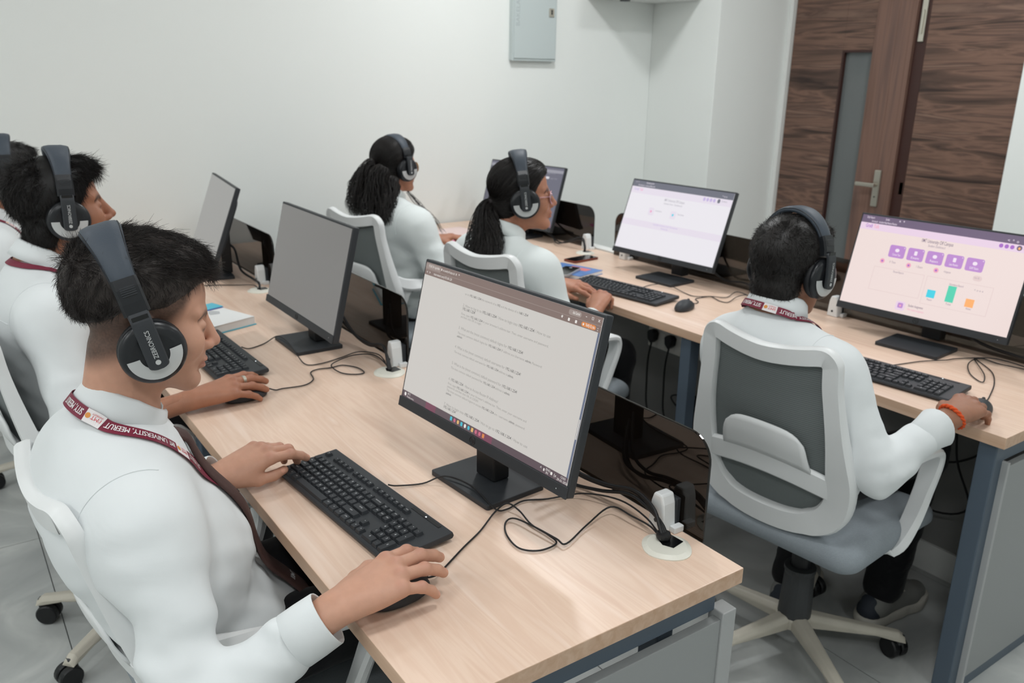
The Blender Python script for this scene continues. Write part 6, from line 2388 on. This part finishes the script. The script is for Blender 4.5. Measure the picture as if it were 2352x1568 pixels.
SHORT = ([-0.13, -0.09, -0.05, 0.0, 0.03, 0.05, 0.07, 0.13], [-0.012, 0.002, 0.018, 0.035, 0.045, 0.060, 0.078, 0.088])
P1 = dict(E=(0.260, 1.41, 1.158), pitch=0.18, yaw=-0.06, hs=0.975, NB=(0.198, 1.412, 0.995), res=0.0028, hres=0.0021, sres=0.0055, seed=3, skin='skin_light', cloth='shirt_white', neck=0.054,
          torso=[((0.182, 1.418, 0.865), (0.120, 0.188, 0.155)), ((0.162, 1.51, 0.85), (0.085, 0.105, 0.125)), ((0.175, 1.325, 0.84), (0.085, 0.095, 0.125)), ((0.215, 1.30, 0.75), (0.088, 0.088, 0.15)), ((0.264, 1.412, 0.73), (0.126, 0.176, 0.150)), ((0.325, 1.41, 0.575), (0.145, 0.178, 0.105))],
          J=dict(SR=(0.195, 1.225, 0.888), SL=(0.160, 1.598, 0.878), ER=(0.205, 1.075, 0.665), EL=(0.165, 1.675, 0.69), WR=(0.418, 1.016, 0.792), WL=(0.392, 1.545, 0.790),
                 HR=(0.30, 1.32, 0.545), HL=(0.30, 1.50, 0.545), KR=(0.70, 1.28, 0.56), KL=(0.70, 1.53, 0.56), AR=(0.66, 1.27, 0.10), AL=(0.62, 1.53, 0.10)),
          cuff=(0.87, 0.96), puff=1.02, wr=1.35, cn=(0.52, 0, 1), cz=0.014, collar=dict(a=0.061, b=0.063), band=0.163, tilt=-0.42, hz=-0.026, cr=1.07,
          stubble=([-0.13, -0.08, -0.04, 0.0, 0.03, 0.045, 0.06, 0.13], [-0.105, -0.085, -0.062, -0.03, 0.0, 0.018, 0.05, 0.09], 0, 0), moustache=0.28,
          label='nearest man in white shirt, brown tie and maroon lanyard, short hair faded at the nape',
          hands=[dict(right=True, w=(0.411, 1.015, 0.795), e=(0.205, 1.075, 0.665), d=(0.098, 0.008, 0.018), up=(0.10, -0.12, 1), s=1.08, fl=0.07, fr=0.034,
                      flex=((0.30, 0.46, 0.26), (0.24, 0.36, 0.22), (0.27, 0.38, 0.24), (0.38, 0.44, 0.26)), spread=(0.15, 0.05, -0.05, -0.17),
                      thumb=((0.018, 0.022, -0.010), (0.045, 0.044, -0.016), (0.072, 0.055, -0.020), (0.096, 0.054, -0.026))),
                 dict(right=False, w=(0.395, 1.545, 0.792), e=(0.175, 1.665, 0.69), d=(0.085, 0.0, 0.022), up=(-0.25, -0.25, 1), s=1.0, fl=0.07, fr=0.033,
                      flex=((0.25, 0.45, 0.20), (0.45, 0.75, 0.35), (0.55, 0.85, 0.4), (0.6, 0.9, 0.4)), spread=(0.05, 0.0, -0.05, -0.1),
                      thumb=((0.018, 0.022, -0.012), (0.050, 0.036, -0.024), (0.082, 0.036, -0.032), (0.106, 0.030, -0.036)))])
p1 = person(P1)
short_hair(P1, p1, 0.0035, dict(
    ells=[((-0.016, 0, 0.064), (0.106, 0.0785, 0.090)), ((0.040, 0, 0.106), (0.050, 0.062, 0.036)), ((0.066, 0.0, 0.094), (0.028, 0.050, 0.020)), ((-0.070, 0, 0.060), (0.058, 0.066, 0.066))],
    line=SHORT, n=34000, flow=flow_forward, len=lambda l: 0.030 if l[2] > 0.09 else (0.012 if l[0] > -0.05 else 0.018), grav=0.10, curl=0.13, hold=0.16, r=0.0004, lock=0.42, gap=(-0.036, 0.008), mat='hair_soft'))
# strap round the collar, printed upside down as it hangs
bx, by = 0.19, 1.41
ctrl = [(0.36, 1.405, 0.83), (0.345, 1.375, 0.885), (0.305, 1.345, 0.925), (0.265, 1.325, 0.955), (0.225, 1.318, 0.985), (0.185, 1.328, 1.012), (0.152, 1.355, 1.035), (0.132, 1.40, 1.05), (0.135, 1.45, 1.046), (0.165, 1.49, 1.02), (0.22, 1.505, 0.985), (0.29, 1.48, 0.93), (0.34, 1.44, 0.88)]
lanyard(P1, p1, P1['bvh'], ctrl, 0.0215, runs=[('text', 0.10, 0.152, 'SITY, MEERUT'), ('patch', 0.156, 0.188, ''), ('text', 0.193, 0.205, 'IIMT'), ('text', 0.209, 0.306, 'UNIVERSITY, MEERUT'), ('patch', 0.311, 0.343, ''), ('text', 0.348, 0.40, 'SITY, MEERUT')])
# tie
tp = spline([(0.256, 1.408, 0.978), (0.268, 1.408, 0.962), (0.30, 1.405, 0.92), (0.33, 1.40, 0.86), (0.362, 1.394, 0.79), (0.392, 1.386, 0.73), (0.425, 1.374, 0.672), (0.458, 1.36, 0.628), (0.482, 1.35, 0.60)], 6)
sn = []
for i_, p in enumerate(tp):
    co, nn, _, _ = P1['bvh'].find_nearest(p)
    k_ = float(smoothstep(i_ / (len(tp) - 1), 0.62, 0.85))
    q_ = co + nn * 0.008
    sn.append(q_.lerp(p if (p - V((0.2, 1.41, 0.75))).length > (q_ - V((0.2, 1.41, 0.75))).length else q_, k_))
for _ in range(4):
    sn = [sn[0]] + [(sn[i - 1] + sn[i] * 2 + sn[i + 1]) / 4 for i in range(1, len(sn) - 1)] + [sn[-1]]
tw = lambda i: float(np.interp(i / (len(sn) - 1), [0, 0.08, 0.14, 0.3, 0.7, 0.93, 1], [0.021, 0.024, 0.015, 0.022, 0.031, 0.037, 0.004]))
th_ = lambda i: 0.012 if i < 7 else 0.006
tie = MB().sweep(sn, lambda i: [(a * tw(i), b * th_(i)) for a, b in ((1, 0), (.6, .8), (0, 1), (-.6, .8), (-1, 0), (-.6, -.6), (.6, -.6))], up=lambda i: V((1, -0.25, 0.45))).obj('tie', 'tie_brown', p1, smooth=True)
i0 = int(len(sn) * 0.80)
t_ = (sn[i0 + 2] - sn[i0]).normalized()
nn = V((1, -0.25, 0.45)) - t_ * V((1, -0.25, 0.45)).dot(t_)
nn.normalize()
sd_ = t_.cross(nn)
tt = MB()
put_text(tt, 'IIMT', 0.016, lambda x, y: sn[i0] + sd_ * (-(x - 0.016)) - t_ * (y - 0.02) + nn * (0.0078 - abs(x - 0.016) * 0.12), 0.01)
tt.obj('tie_lettering', 'print_white', tie)
# watch with a ribbed black strap on the left wrist
Wl, El = V(P1['J']['WL']), V(P1['J']['EL'])
ax = (Wl - El).normalized()
wc_ = Wl - ax * 0.046
u1 = ax.orthogonal().normalized()
u2 = ax.cross(u1)
wt = None
for k in range(18):
    a = 2 * PI * k / 18
    r = 0.0425
    c_ = wc_ + (u1 * math.cos(a) + u2 * math.sin(a)) * r
    rad, tan = (u1 * math.cos(a) + u2 * math.sin(a)), (-u1 * math.sin(a) + u2 * math.cos(a))
    M = Matrix((( tan.x, ax.x, rad.x, c_.x), (tan.y, ax.y, rad.y, c_.y), (tan.z, ax.z, rad.z, c_.z), (0, 0, 0, 1)))
    MB().box(-0.0066, 0.0066, -0.011, 0.011, -0.002, 0.0025, M).obj('watch_link', 'black_plastic', p1, 0.001)
headphones(P1, 'black headphones on the nearest man, silver crescent on the cup', tilt=-0.42, hz=-0.026)

# ------------------------------------------------------------------ the man with the silver ring
P2 = dict(E=(0.284, 2.437, 1.194), pitch=-0.12, yaw=0.0, hs=1.0, NB=(0.215, 2.437, 1.055), res=0.0042, hres=0.003, sres=0.008, seed=11, skin='skin_tan', cloth='shirt_white', neck=0.053,
          torso=[((0.20, 2.42, 0.90), (0.115, 0.178, 0.155)), ((0.225, 2.42, 0.75), (0.125, 0.165, 0.16)), ((0.28, 2.42, 0.58), (0.145, 0.175, 0.11))],
          J=seated(0.19, 2.42, 1.045, SR=(0.20, 2.235, 0.972), SL=(0.20, 2.62, 0.972), ER=(0.21, 2.09, 0.71), EL=(0.22, 2.70, 0.73), WR=(0.44, 1.999, 0.786), WL=(0.46, 2.60, 0.79)),
          cuff=(0.34, 0.95), cn=(0.45, 0, 1), moustache=0.9,
          label='man with fuller dark hair, moustache and a silver ring on his mouse hand',
          hands=[dict(right=True, w=(0.466, 1.999, 0.785), e=(0.21, 2.09, 0.71), d=(0.10, 0.012, 0.008), up=(0.05, -0.2, 1), s=1.06, fl=0.25, fr=0.037,
                      flex=((0.12, 0.28, 0.25), (0.16, 0.26, 0.22), (0.20, 0.28, 0.22), (0.26, 0.30, 0.22)), spread=(0.16, 0.05, -0.06, -0.18)),
                 dict(right=False, w=(0.48, 2.585, 0.79), e=(0.22, 2.70, 0.73), d=(0.09, -0.045, 0.012), up=(0, 0, 1), s=1.0, fl=0.08,
                      flex=((0.2, 0.4, 0.3),) * 4)])
p2 = person(P2)


def flow_back(l):
    x, y, z = l.T
    top = smoothstep(z, 0.05, 0.12)
    return np.stack([0.75 * top * (x > 0.0) - 0.35 * (x < -0.03), 0.35 * np.sign(y), -0.75 * (1 - top)], 1)


FULL = ([-0.13, -0.08, -0.04, 0.0, 0.03, 0.05, 0.07, 0.13], [-0.112, -0.10, -0.075, -0.02, 0.005, 0.03, 0.064, 0.082])
short_hair(P2, p2, 0.005, dict(
    ells=[((-0.016, 0, 0.054), (0.106, 0.086, 0.090)), ((0.050, 0, 0.096), (0.054, 0.064, 0.036)), ((-0.052, 0, -0.045), (0.050, 0.064, 0.066))],
    line=FULL, n=18000, flow=flow_back, len=lambda l: 0.042 if l[2] > 0.08 else 0.032, grav=0.08, curl=0.10, hold=0.14, r=0.0006, lock=0.35))
lanyard(P2, p2, P2['bvh'], [(0.31, 2.37, 0.94), (0.25, 2.345, 1.02), (0.19, 2.36, 1.06), (0.15, 2.42, 1.075), (0.16, 2.49, 1.07), (0.22, 2.53, 1.03), (0.30, 2.50, 0.95)], 0.0175, runs=[('text', 0.02, 0.13, 'UNIVERSITY, MEERUT')])
headphones(P2, 'black headphones on the man with the silver ring, silver crescent on the cup', tilt=0.14, hz=-0.012)
ch = P2['chains'][0][1][0]
rp = V([float(q) for q in (ch[0] * 0.45 + ch[1] * 0.55)])
rd = V([float(q) for q in (ch[1] - ch[0])]).normalized()
for k in (-1, 0, 1):
    q0 = rd.orthogonal().normalized()
    q1 = rd.cross(q0)
    MB().sweep([rp + rd * (0.0026 * k) + (q0 * math.cos(a) + q1 * math.sin(a)) * 0.0112 for a in [2 * PI * j / 24 for j in range(24)]], 0.0014, closed=True).obj('ring_band', 'steel', p2, smooth=True)

# ------------------------------------------------------------------ the man cut by the left edge
P3 = dict(E=(0.247, 3.482, 1.158), pitch=0.05, yaw=0.0, hs=1.0, NB=(0.192, 3.48, 1.02), res=0.006, hres=0.004, sres=0.010, seed=17, skin='skin_tan', cloth='shirt_white', neck=0.053,
          torso=[((0.175, 3.47, 0.87), (0.115, 0.178, 0.155)), ((0.20, 3.47, 0.75), (0.125, 0.165, 0.16)), ((0.26, 3.47, 0.58), (0.145, 0.175, 0.11))],
          J=seated(0.17, 3.47, 1.02, ER=(0.18, 3.20, 0.72), EL=(0.18, 3.73, 0.72), WR=(0.40, 3.25, 0.79), WL=(0.42, 3.66, 0.79)), cuff=(0.95, 0.95),
          label='man at the left edge, mostly hidden, in a white shirt and maroon lanyard',
          hands=[dict(right=True, w=(0.41, 3.255, 0.787), e=(0.18, 3.20, 0.72), d=(1, 0.1, 0.05), up=(0, 0, 1), flex=((0.25, 0.4, 0.3),) * 4),
                 dict(right=False, w=(0.43, 3.655, 0.787), e=(0.18, 3.73, 0.72), d=(1, -0.1, 0.05), up=(0, 0, 1), flex=((0.25, 0.4, 0.3),) * 4)])
p3 = person(P3)
short_hair(P3, p3, 0.006, dict(ells=[((-0.020, 0, 0.056), (0.110, 0.086, 0.090)), ((0.045, 0, 0.098), (0.052, 0.062, 0.034)), ((-0.060, 0, -0.03), (0.048, 0.062, 0.06))],
                               line=FULL, n=6000, flow=flow_back, len=0.032, grav=0.08, curl=0.12, hold=0.15, r=0.0008))
lanyard(P3, p3, P3['bvh'], [(0.29, 3.43, 0.90), (0.255, 3.40, 0.955), (0.215, 3.385, 1.005), (0.165, 3.40, 1.035), (0.13, 3.46, 1.05), (0.135, 3.53, 1.045), (0.19, 3.57, 1.005), (0.26, 3.54, 0.94)], 0.0185, runs=[('text', 0.03, 0.13, 'UNIVERSITY, MEERUT'), ('patch', 0.135, 0.167, '')])
headphones(P3, 'black headphones on the man cut off by the left edge', tilt=-0.05, hz=-0.015)

# ------------------------------------------------------------------ the man with the orange wrist thread
P4 = dict(E=(1.722, 1.268, 1.094), pitch=0.06, yaw=0.05, hs=0.97, NB=(1.674, 1.266, 0.985), res=0.004, hres=0.0028, sres=0.007, seed=23, skin='skin_brown', cloth='shirt_white', neck=0.054,
          torso=[((1.690, 1.262, 0.83), (0.112, 0.172, 0.155)), ((1.728, 1.262, 0.69), (0.108, 0.165, 0.15)), ((1.79, 1.255, 0.565), (0.130, 0.175, 0.10))],
          J=seated(1.66, 1.26, 0.962, SR=(1.672, 1.078, 0.900), SL=(1.690, 1.402, 0.885), ER=(1.688, 0.950, 0.690), EL=(1.74, 1.45, 0.66), WR=(1.885, 0.908, 0.792), WL=(1.93, 1.46, 0.79),
                   HR=(1.77, 1.165, 0.545), HL=(1.77, 1.345, 0.545), KR=(2.20, 1.11, 0.56), KL=(2.18, 1.37, 0.56), AR=(2.155, 1.135, 0.10), AL=(1.98, 1.33, 0.10)),
          cuff=(0.88, 0.96), flare=0.009, puff=1.04, wr=0.75, cn=(0.38, 0, 1), cz=0.014,
          label='man seen from behind in white shirt and maroon lanyard, orange thread on his wrist',
          hands=[dict(right=True, w=(1.912, 0.908, 0.795), e=(1.688, 0.952, 0.675), d=(0.1, 0.012, 0.004), up=(0.1, -0.1, 1), s=1.03, fl=0.09, fr=0.032,
                      flex=((0.25, 0.45, 0.35), (0.3, 0.5, 0.35), (0.36, 0.5, 0.35), (0.42, 0.5, 0.35)), spread=(0.12, 0.02, -0.08, -0.18)),
                 dict(right=False, w=(1.945, 1.455, 0.79), e=(1.70, 1.57, 0.66), d=(0.1, -0.02, 0.006), up=(0, 0, 1), s=1.0, flex=((0.25, 0.4, 0.3),) * 4)])
p4 = person(P4)


def flow_down(l):
    x, y, z = l.T
    top = smoothstep(z, 0.07, 0.13)
    return np.stack([0.8 * top + 0.2 * (x > 0) - 0.2 * (x < -0.05), 0.25 * np.sign(y), -0.9 * (1 - top)], 1)


short_hair(P4, p4, 0.0042, dict(
    ells=[((-0.018, 0, 0.056), (0.110, 0.086, 0.092)), ((0.050, 0, 0.098), (0.050, 0.064, 0.034)), ((-0.058, 0, -0.035), (0.050, 0.064, 0.062))],
    line=([-0.13, -0.08, -0.04, 0.0, 0.03, 0.05, 0.07, 0.13], [-0.068, -0.066, -0.056, -0.02, 0.005, 0.03, 0.064, 0.082]), n=22000, flow=flow_down, len=0.014, grav=0.04, curl=0.22, hold=0.16, r=0.0006, lock=0.5))
lanyard(P4, p4, P4['bvh'], [(1.80, 1.21, 0.895), (1.755, 1.185, 0.945), (1.70, 1.18, 0.98), (1.65, 1.193, 1.005), (1.612, 1.233, 1.022), (1.60, 1.268, 1.027), (1.612, 1.306, 1.022), (1.65, 1.346, 1.005), (1.71, 1.356, 0.97), (1.78, 1.33, 0.915)], 0.019,
        runs=[('text', 0.10, 0.115, 'IIMT'), ('text', 0.119, 0.238, 'UNIVERSITY, MEERUT'), ('patch', 0.245, 0.278, ''), ('text', 0.284, 0.35, 'SITY, MEERUT')])
headphones(P4, 'black headphones on the man seen from behind', tilt=-0.02)
# twisted orange thread
w0 = V((1.905, 0.908, 0.7935))
ax = (V((1.912, 0.908, 0.795)) - V((1.688, 0.952, 0.675))).normalized()
q0 = ax.orthogonal().normalized()
q1 = ax.cross(q0)
for k in range(2):
    MB().sweep([w0 + (q0 * math.cos(a) * 0.98 + q1 * math.sin(a)) * (0.0315 + 0.0022 * math.cos(9 * a + PI * k)) + ax * (0.0022 * math.sin(9 * a + PI * k)) for a in [2 * PI * j / 72 for j in range(72)]], 0.0033, closed=True).obj('wrist_thread', 'orange_thread', p4, smooth=True)
shoe(p4, (2.155, 1.135, 0.1), -0.05, 1)
shoe(p4, (1.98, 1.33, 0.1), 0.25, -1)


# ------------------------------------------------------------------ long hair
def locks(guides, n_each, spread, r, wave, freq, rng, k=26, taper=0.3):
    """Bundles of wavy locks around guide curves -> tubes."""
    vs, qs, base = [], [], 0
    for g, sp in zip(guides, spread):
        gp = np.array([tuple(p) for p in spline(g, 10)], np.float32)
        tt_ = np.linspace(0, len(gp) - 1, k)
        i0_ = np.clip(tt_.astype(int), 0, len(gp) - 2)
        cen = gp[i0_] + (gp[i0_ + 1] - gp[i0_]) * (tt_ - i0_)[:, None]
        T = np.gradient(cen, axis=0)
        T /= np.linalg.norm(T, axis=1, keepdims=True)
        a = np.cross(T, npv((0.2, 1.0, 0.1)))
        a /= np.linalg.norm(a, axis=1, keepdims=True) + 1e-9
        b = np.cross(T, a)
        u = np.linspace(0, 1, k)
        P = []
        for _ in range(n_each):
            an, rr = rng.rand() * 6.28, math.sqrt(rng.rand())
            env = np.interp(u, [0, 0.12, 0.55, 0.85, 1], sp)
            ph, fr_, am = rng.rand() * 6.28, freq * (0.8 + 0.4 * rng.rand()), wave * (0.5 + 0.8 * rng.rand())
            cut = 0.82 + 0.18 * rng.rand()
            uu = u * cut
            ci = np.stack([np.interp(uu, u, cen[:, d]) for d in range(3)], 1)
            off = a * (np.cos(an) * rr * env + am * np.sin(fr_ * u * 6.28 + ph) * np.minimum(1, 3 * u))[:, None] + b * (np.sin(an) * rr * env + am * np.cos(fr_ * u * 6.28 + ph) * np.minimum(1, 3 * u))[:, None]
            P.append(ci + off)
        P = np.array(P, np.float32)
        v, q = tubes(P, r, taper)
        vs.append(v)
        qs.append(q + base)
        base += len(v)
    return np.concatenate(vs), np.concatenate(qs)


def tubes(P, r, taper):
    n, k, _ = P.shape
    T = np.gradient(P, axis=1)
    T /= np.linalg.norm(T, axis=2, keepdims=True) + 1e-9
    a = np.cross(T, npv((0.31, 0.72, 0.39)))
    a /= np.linalg.norm(a, axis=2, keepdims=True) + 1e-9
    b = np.cross(T, a)
    rr = r * np.interp(np.linspace(0, 1, k), [0, 0.1, 0.6, 1], [0.7, 1, 1, taper])[None, :, None].astype(np.float32)
    m = 5
    V_ = np.stack([P + (a * math.cos(t) + b * math.sin(t)) * rr for t in [2 * PI * j / m for j in range(m)]], 2)
    base = (np.arange(n)[:, None] * k + np.arange(k - 1)[None, :]) * m
    qs = [np.stack([base + j, base + (j + 1) % m, base + m + (j + 1) % m, base + m + j], -1).reshape(-1, 4) for j in range(m)]
    return V_.reshape(-1, 3), np.concatenate(qs)


def scalp_cap(c, res, ells, line, knot, n, rng):
    """Hair drawn over the skull towards a knot: cap plus combed hairs lying on it."""
    E, R, s = npv(c['E']), c['R'], c['hs']
    W = lambda p: E + s * (R @ npv(p))
    S = SDF(E - 0.19, E + 0.19, res)
    for p, r in ells:
        S.ell(W(p), npv(r) * s, 0.02, 'u', R)
    zx, zz = line
    S.cut(lambda P: (np.interp((((P - E) @ R) / s)[..., 0], zx, zz) - (((P - E) @ R) / s)[..., 2]) * 0.8)
    v, q = S.mesh(2)
    bv = bvh_of(v, q)
    nr = mesh_normals(v, q)
    K = npv(knot)
    loc = ((v - E) @ R) / s
    ok = np.nonzero(loc[:, 2] > np.interp(loc[:, 0], zx, zz) + 0.003)[0]
    idx = ok[rng.randint(0, len(ok), n)]
    P = np.zeros((n, 7, 3), np.float32)
    for i, j in enumerate(idx):
        p = V([float(x) for x in v[j]])
        P[i, 0] = v[j] + nr[j] * 0.0005
        for t in range(1, 7):
            d = V([float(x) for x in K]) - p
            if d.length > 0.012:
                p = p + d.normalized() * min(0.012, d.length)
                h = bv.find_nearest(p)
                p = h[0] + h[1] * (0.0012 + 0.0012 * rng.rand())
            P[i, t] = p[:]
    sv, sq = strands(P, 0.0008, 0.0003)
    return (v, q), (sv, sq)


LADY = ([-0.13, -0.08, -0.04, 0.0, 0.03, 0.05, 0.07, 0.13], [-0.095, -0.085, -0.065, -0.035, 0.0, 0.035, 0.070, 0.088])

# ------------------------------------------------------------------ the woman with the ponytail
G2 = dict(E=(1.680, 2.356, 1.143), pitch=-0.08, yaw=-0.48, hs=0.98, NB=(1.612, 2.368, 1.005), res=0.0042, hres=0.003, sres=0.008, seed=31, skin='skin_warm', cloth='shirt_pale', neck=0.047, jaw=0.92,
          torso=[((1.60, 2.355, 0.865), (0.112, 0.172, 0.150)), ((1.61, 2.35, 0.71), (0.12, 0.160, 0.15)), ((1.66, 2.35, 0.575), (0.14, 0.175, 0.105))],
          J=seated(1.58, 2.355, 0.992, SR=(1.625, 2.172, 0.93), SL=(1.60, 2.540, 0.93), ER=(1.665, 2.045, 0.672), EL=(1.70, 2.62, 0.68), WR=(1.885, 2.185, 0.742), WL=(1.90, 2.49, 0.782),
                   KR=(2.02, 2.20, 0.555), AR=(2.0, 2.2, 0.10)),
          cuff=(0.88, 0.9), puff=1.1, wr=1.2, cn=(0.4, 0, 1),
          label='woman in pale shirt and pink glasses with a long straight ponytail',
          hands=[dict(right=True, w=(1.905, 2.200, 0.752), e=(1.665, 2.045, 0.672), d=(0.075, 0.055, 0.040), up=(-0.45, -0.1, 1), s=0.95, fl=0.09, fr=0.029,
                      flex=((1.0, 1.1, 0.5), (1.0, 1.15, 0.5), (1.0, 1.15, 0.5), (1.0, 1.1, 0.5)), spread=(0.06, 0.0, -0.04, -0.1)),
                 dict(right=False, w=(1.935, 2.462, 0.787), e=(1.70, 2.62, 0.68), d=(0.045, -0.085, -0.004), up=(-0.3, -0.1, 1), s=0.95, fl=0.09, fr=0.029,
                      flex=((0.2, 0.25, 0.2), (0.2, 0.3, 0.2), (0.25, 0.3, 0.2), (0.3, 0.35, 0.2)))])
g2 = person(G2)
rng = np.random.RandomState(5)
knot = (1.592, 2.402, 1.125)
cap, hrs = scalp_cap(G2, 0.0045, [((-0.014, 0, 0.055), (0.104, 0.083, 0.087)), ((0.040, 0, 0.080), (0.052, 0.064, 0.046)), ((-0.055, 0, -0.03), (0.048, 0.060, 0.055)), ((-0.10, 0, -0.02), (0.03, 0.03, 0.03))], LADY, knot, 2600, rng)
pt = locks([[knot, (1.560, 2.395, 1.11), (1.532, 2.375, 1.05), (1.503, 2.35, 0.985), (1.482, 2.33, 0.93), (1.472, 2.32, 0.88)],
            [knot, (1.565, 2.38, 1.10), (1.548, 2.335, 1.05), (1.528, 2.30, 1.01), (1.502, 2.28, 0.955), (1.485, 2.275, 0.91)]], 420,
           [[0.014, 0.022, 0.046, 0.055, 0.04], [0.012, 0.018, 0.030, 0.036, 0.024]], 0.0008, 0.008, 1.5, rng)
me, _, _ = np_mesh('hair', [cap, hrs, pt])
link('hair', me, 'hair_black', g2, smooth=True)
kc = V(knot)
for k in range(2):
    d_ = V((-0.35, -0.1, -0.9)).normalized()
    q0 = d_.orthogonal().normalized()
    q1 = d_.cross(q0)
    MB().sweep([kc + d_ * (0.002 + 0.012 * k) + (q0 * math.cos(a) + q1 * math.sin(a)) * (0.021 + 0.003 * math.sin(7 * a + k)) for a in [2 * PI * j / 40 for j in range(40)]], lambda i: 0.0105 + 0.002 * math.sin(i * 1.7), closed=True).obj('scrunchie', 'scrunchie', g2, smooth=True)
headphones(G2, 'black headphones on the woman with the straight ponytail', tilt=-0.03, hz=-0.008)


def glasses(c, parent, m, shape=1.0):
    E, R, s = npv(c['E']), c['R'], c['hs']
    W = lambda p: V([float(q) for q in (E + s * (R @ npv(p)))])
    g = None
    for y in (-1, 1):
        pts = [W((0.101 - 0.010 * abs(math.cos(a)) * (1 if math.cos(a) * y > 0 else 0), y * 0.034 + 0.026 * math.cos(a), -0.002 + 0.022 * math.sin(a))) for a in [2 * PI * k / 28 for k in range(28)]]
        f = MB().sweep(pts, 0.0017, closed=True).obj('glasses_frame', m, parent, smooth=True)
        MB().add(pts, [tuple(range(28))]).obj('lens', 'lens', f)
        MB().sweep([W((0.092, y * 0.060, 0.004)), W((0.05, y * 0.073, 0.006)), W((0.0, y * 0.078, 0.004))], 0.0014).obj('temple', m, f, smooth=True)
    MB().sweep(spline([W((0.104, -0.009, 0.002)), W((0.108, 0, 0.006)), W((0.104, 0.009, 0.002))], 4), 0.0016).obj('glasses_bridge', m, parent, smooth=True)


glasses(G2, g2, 'glasses_pink')

# ------------------------------------------------------------------ the woman with wavy hair
G1 = dict(E=(1.702, 3.338, 1.148), pitch=-0.04, yaw=0.22, hs=0.93, band=0.148, NB=(1.655, 3.325, 1.015), res=0.005, hres=0.004, sres=0.009, seed=41, skin='skin_warm', cloth='shirt_pale', neck=0.048, jaw=0.95,
          torso=[((1.655, 3.31, 0.875), (0.118, 0.18, 0.155)), ((1.67, 3.30, 0.72), (0.128, 0.172, 0.155)), ((1.72, 3.30, 0.575), (0.145, 0.18, 0.105))],
          J=seated(1.65, 3.31, 1.015, SR=(1.69, 3.128, 0.935), SL=(1.64, 3.505, 0.935), ER=(1.77, 3.02, 0.69), EL=(1.74, 3.59, 0.70), WR=(1.965, 3.17, 0.785), WL=(1.96, 3.50, 0.785)),
          cuff=(0.95, 0.95), puff=1.12, wr=1.2, cn=(0.4, 0.05, 1),
          label='woman in pale shirt with long wavy hair held by a claw clip, nearest the wall',
          hands=[dict(right=True, w=(1.985, 3.185, 0.785), e=(1.77, 3.02, 0.69), d=(1, 0.3, 0.05), up=(0, 0, 1), s=0.95, flex=((0.25, 0.4, 0.3),) * 4),
                 dict(right=False, w=(1.98, 3.49, 0.785), e=(1.74, 3.59, 0.70), d=(1, -0.2, 0.05), up=(0, 0, 1), s=0.95, flex=((0.25, 0.4, 0.3),) * 4)])
g1 = person(G1)
kn = (1.594, 3.300, 1.165)
cap, hrs = scalp_cap(G1, 0.005, [((-0.018, 0, 0.058), (0.108, 0.088, 0.092)), ((0.040, 0, 0.085), (0.052, 0.066, 0.048)), ((-0.060, 0, -0.03), (0.055, 0.072, 0.075))], LADY, kn, 2200, rng)
wv = locks([[kn, (1.572, 3.31, 1.15), (1.556, 3.32, 1.08), (1.540, 3.33, 1.0), (1.535, 3.33, 0.93)],
            [(1.60, 3.24, 1.17), (1.575, 3.245, 1.12), (1.560, 3.245, 1.05), (1.548, 3.245, 0.98), (1.545, 3.25, 0.92)],
            [(1.65, 3.250, 1.12), (1.625, 3.235, 1.08), (1.598, 3.215, 1.03), (1.575, 3.20, 0.97), (1.570, 3.195, 0.925)],
            [(1.66, 3.265, 1.10), (1.64, 3.26, 1.07), (1.605, 3.25, 1.03), (1.575, 3.24, 0.98)],
            [(1.58, 3.38, 1.15), (1.56, 3.395, 1.09), (1.545, 3.40, 1.02), (1.540, 3.395, 0.95)]], 210,
           [[0.022, 0.040, 0.056, 0.060, 0.05], [0.022, 0.036, 0.050, 0.054, 0.042], [0.016, 0.026, 0.036, 0.040, 0.03], [0.02, 0.03, 0.036, 0.036, 0.03], [0.02, 0.03, 0.044, 0.046, 0.036]], 0.0011, 0.0085, 2.2, rng)
fl = locks([[(1.70, 3.23, 1.06), (1.74, 3.19, 1.0), (1.79, 3.15, 0.93), (1.82, 3.12, 0.88)]], 14, [[0.006, 0.008, 0.012, 0.014, 0.008]], 0.0008, 0.006, 2.0, rng)
me, _, _ = np_mesh('hair', [cap, hrs, wv, fl])
link('hair', me, 'hair_black', g1, smooth=True)
for k, (w_, h_) in enumerate(((0.016, 0.010), (0.012, 0.013))):
    c0 = V((kn[0] - 0.018, kn[1] - 0.02 - 0.012 * k, kn[2] - 0.006 - 0.008 * k))
    MB().sweep([c0 + V((0.004 * math.sin(a), -w_ * math.cos(a) * (1 - 2 * k), h_ * math.sin(a * (1 + k)))) for a in [2 * PI * j / 24 for j in range(24)]], 0.0028, closed=True).obj('claw_clip', 'clip_brown', g1, smooth=True)
headphones(G1, 'black headphones on the woman with wavy hair', tilt=-0.03)
glasses(G1, g1, 'glasses_gold')
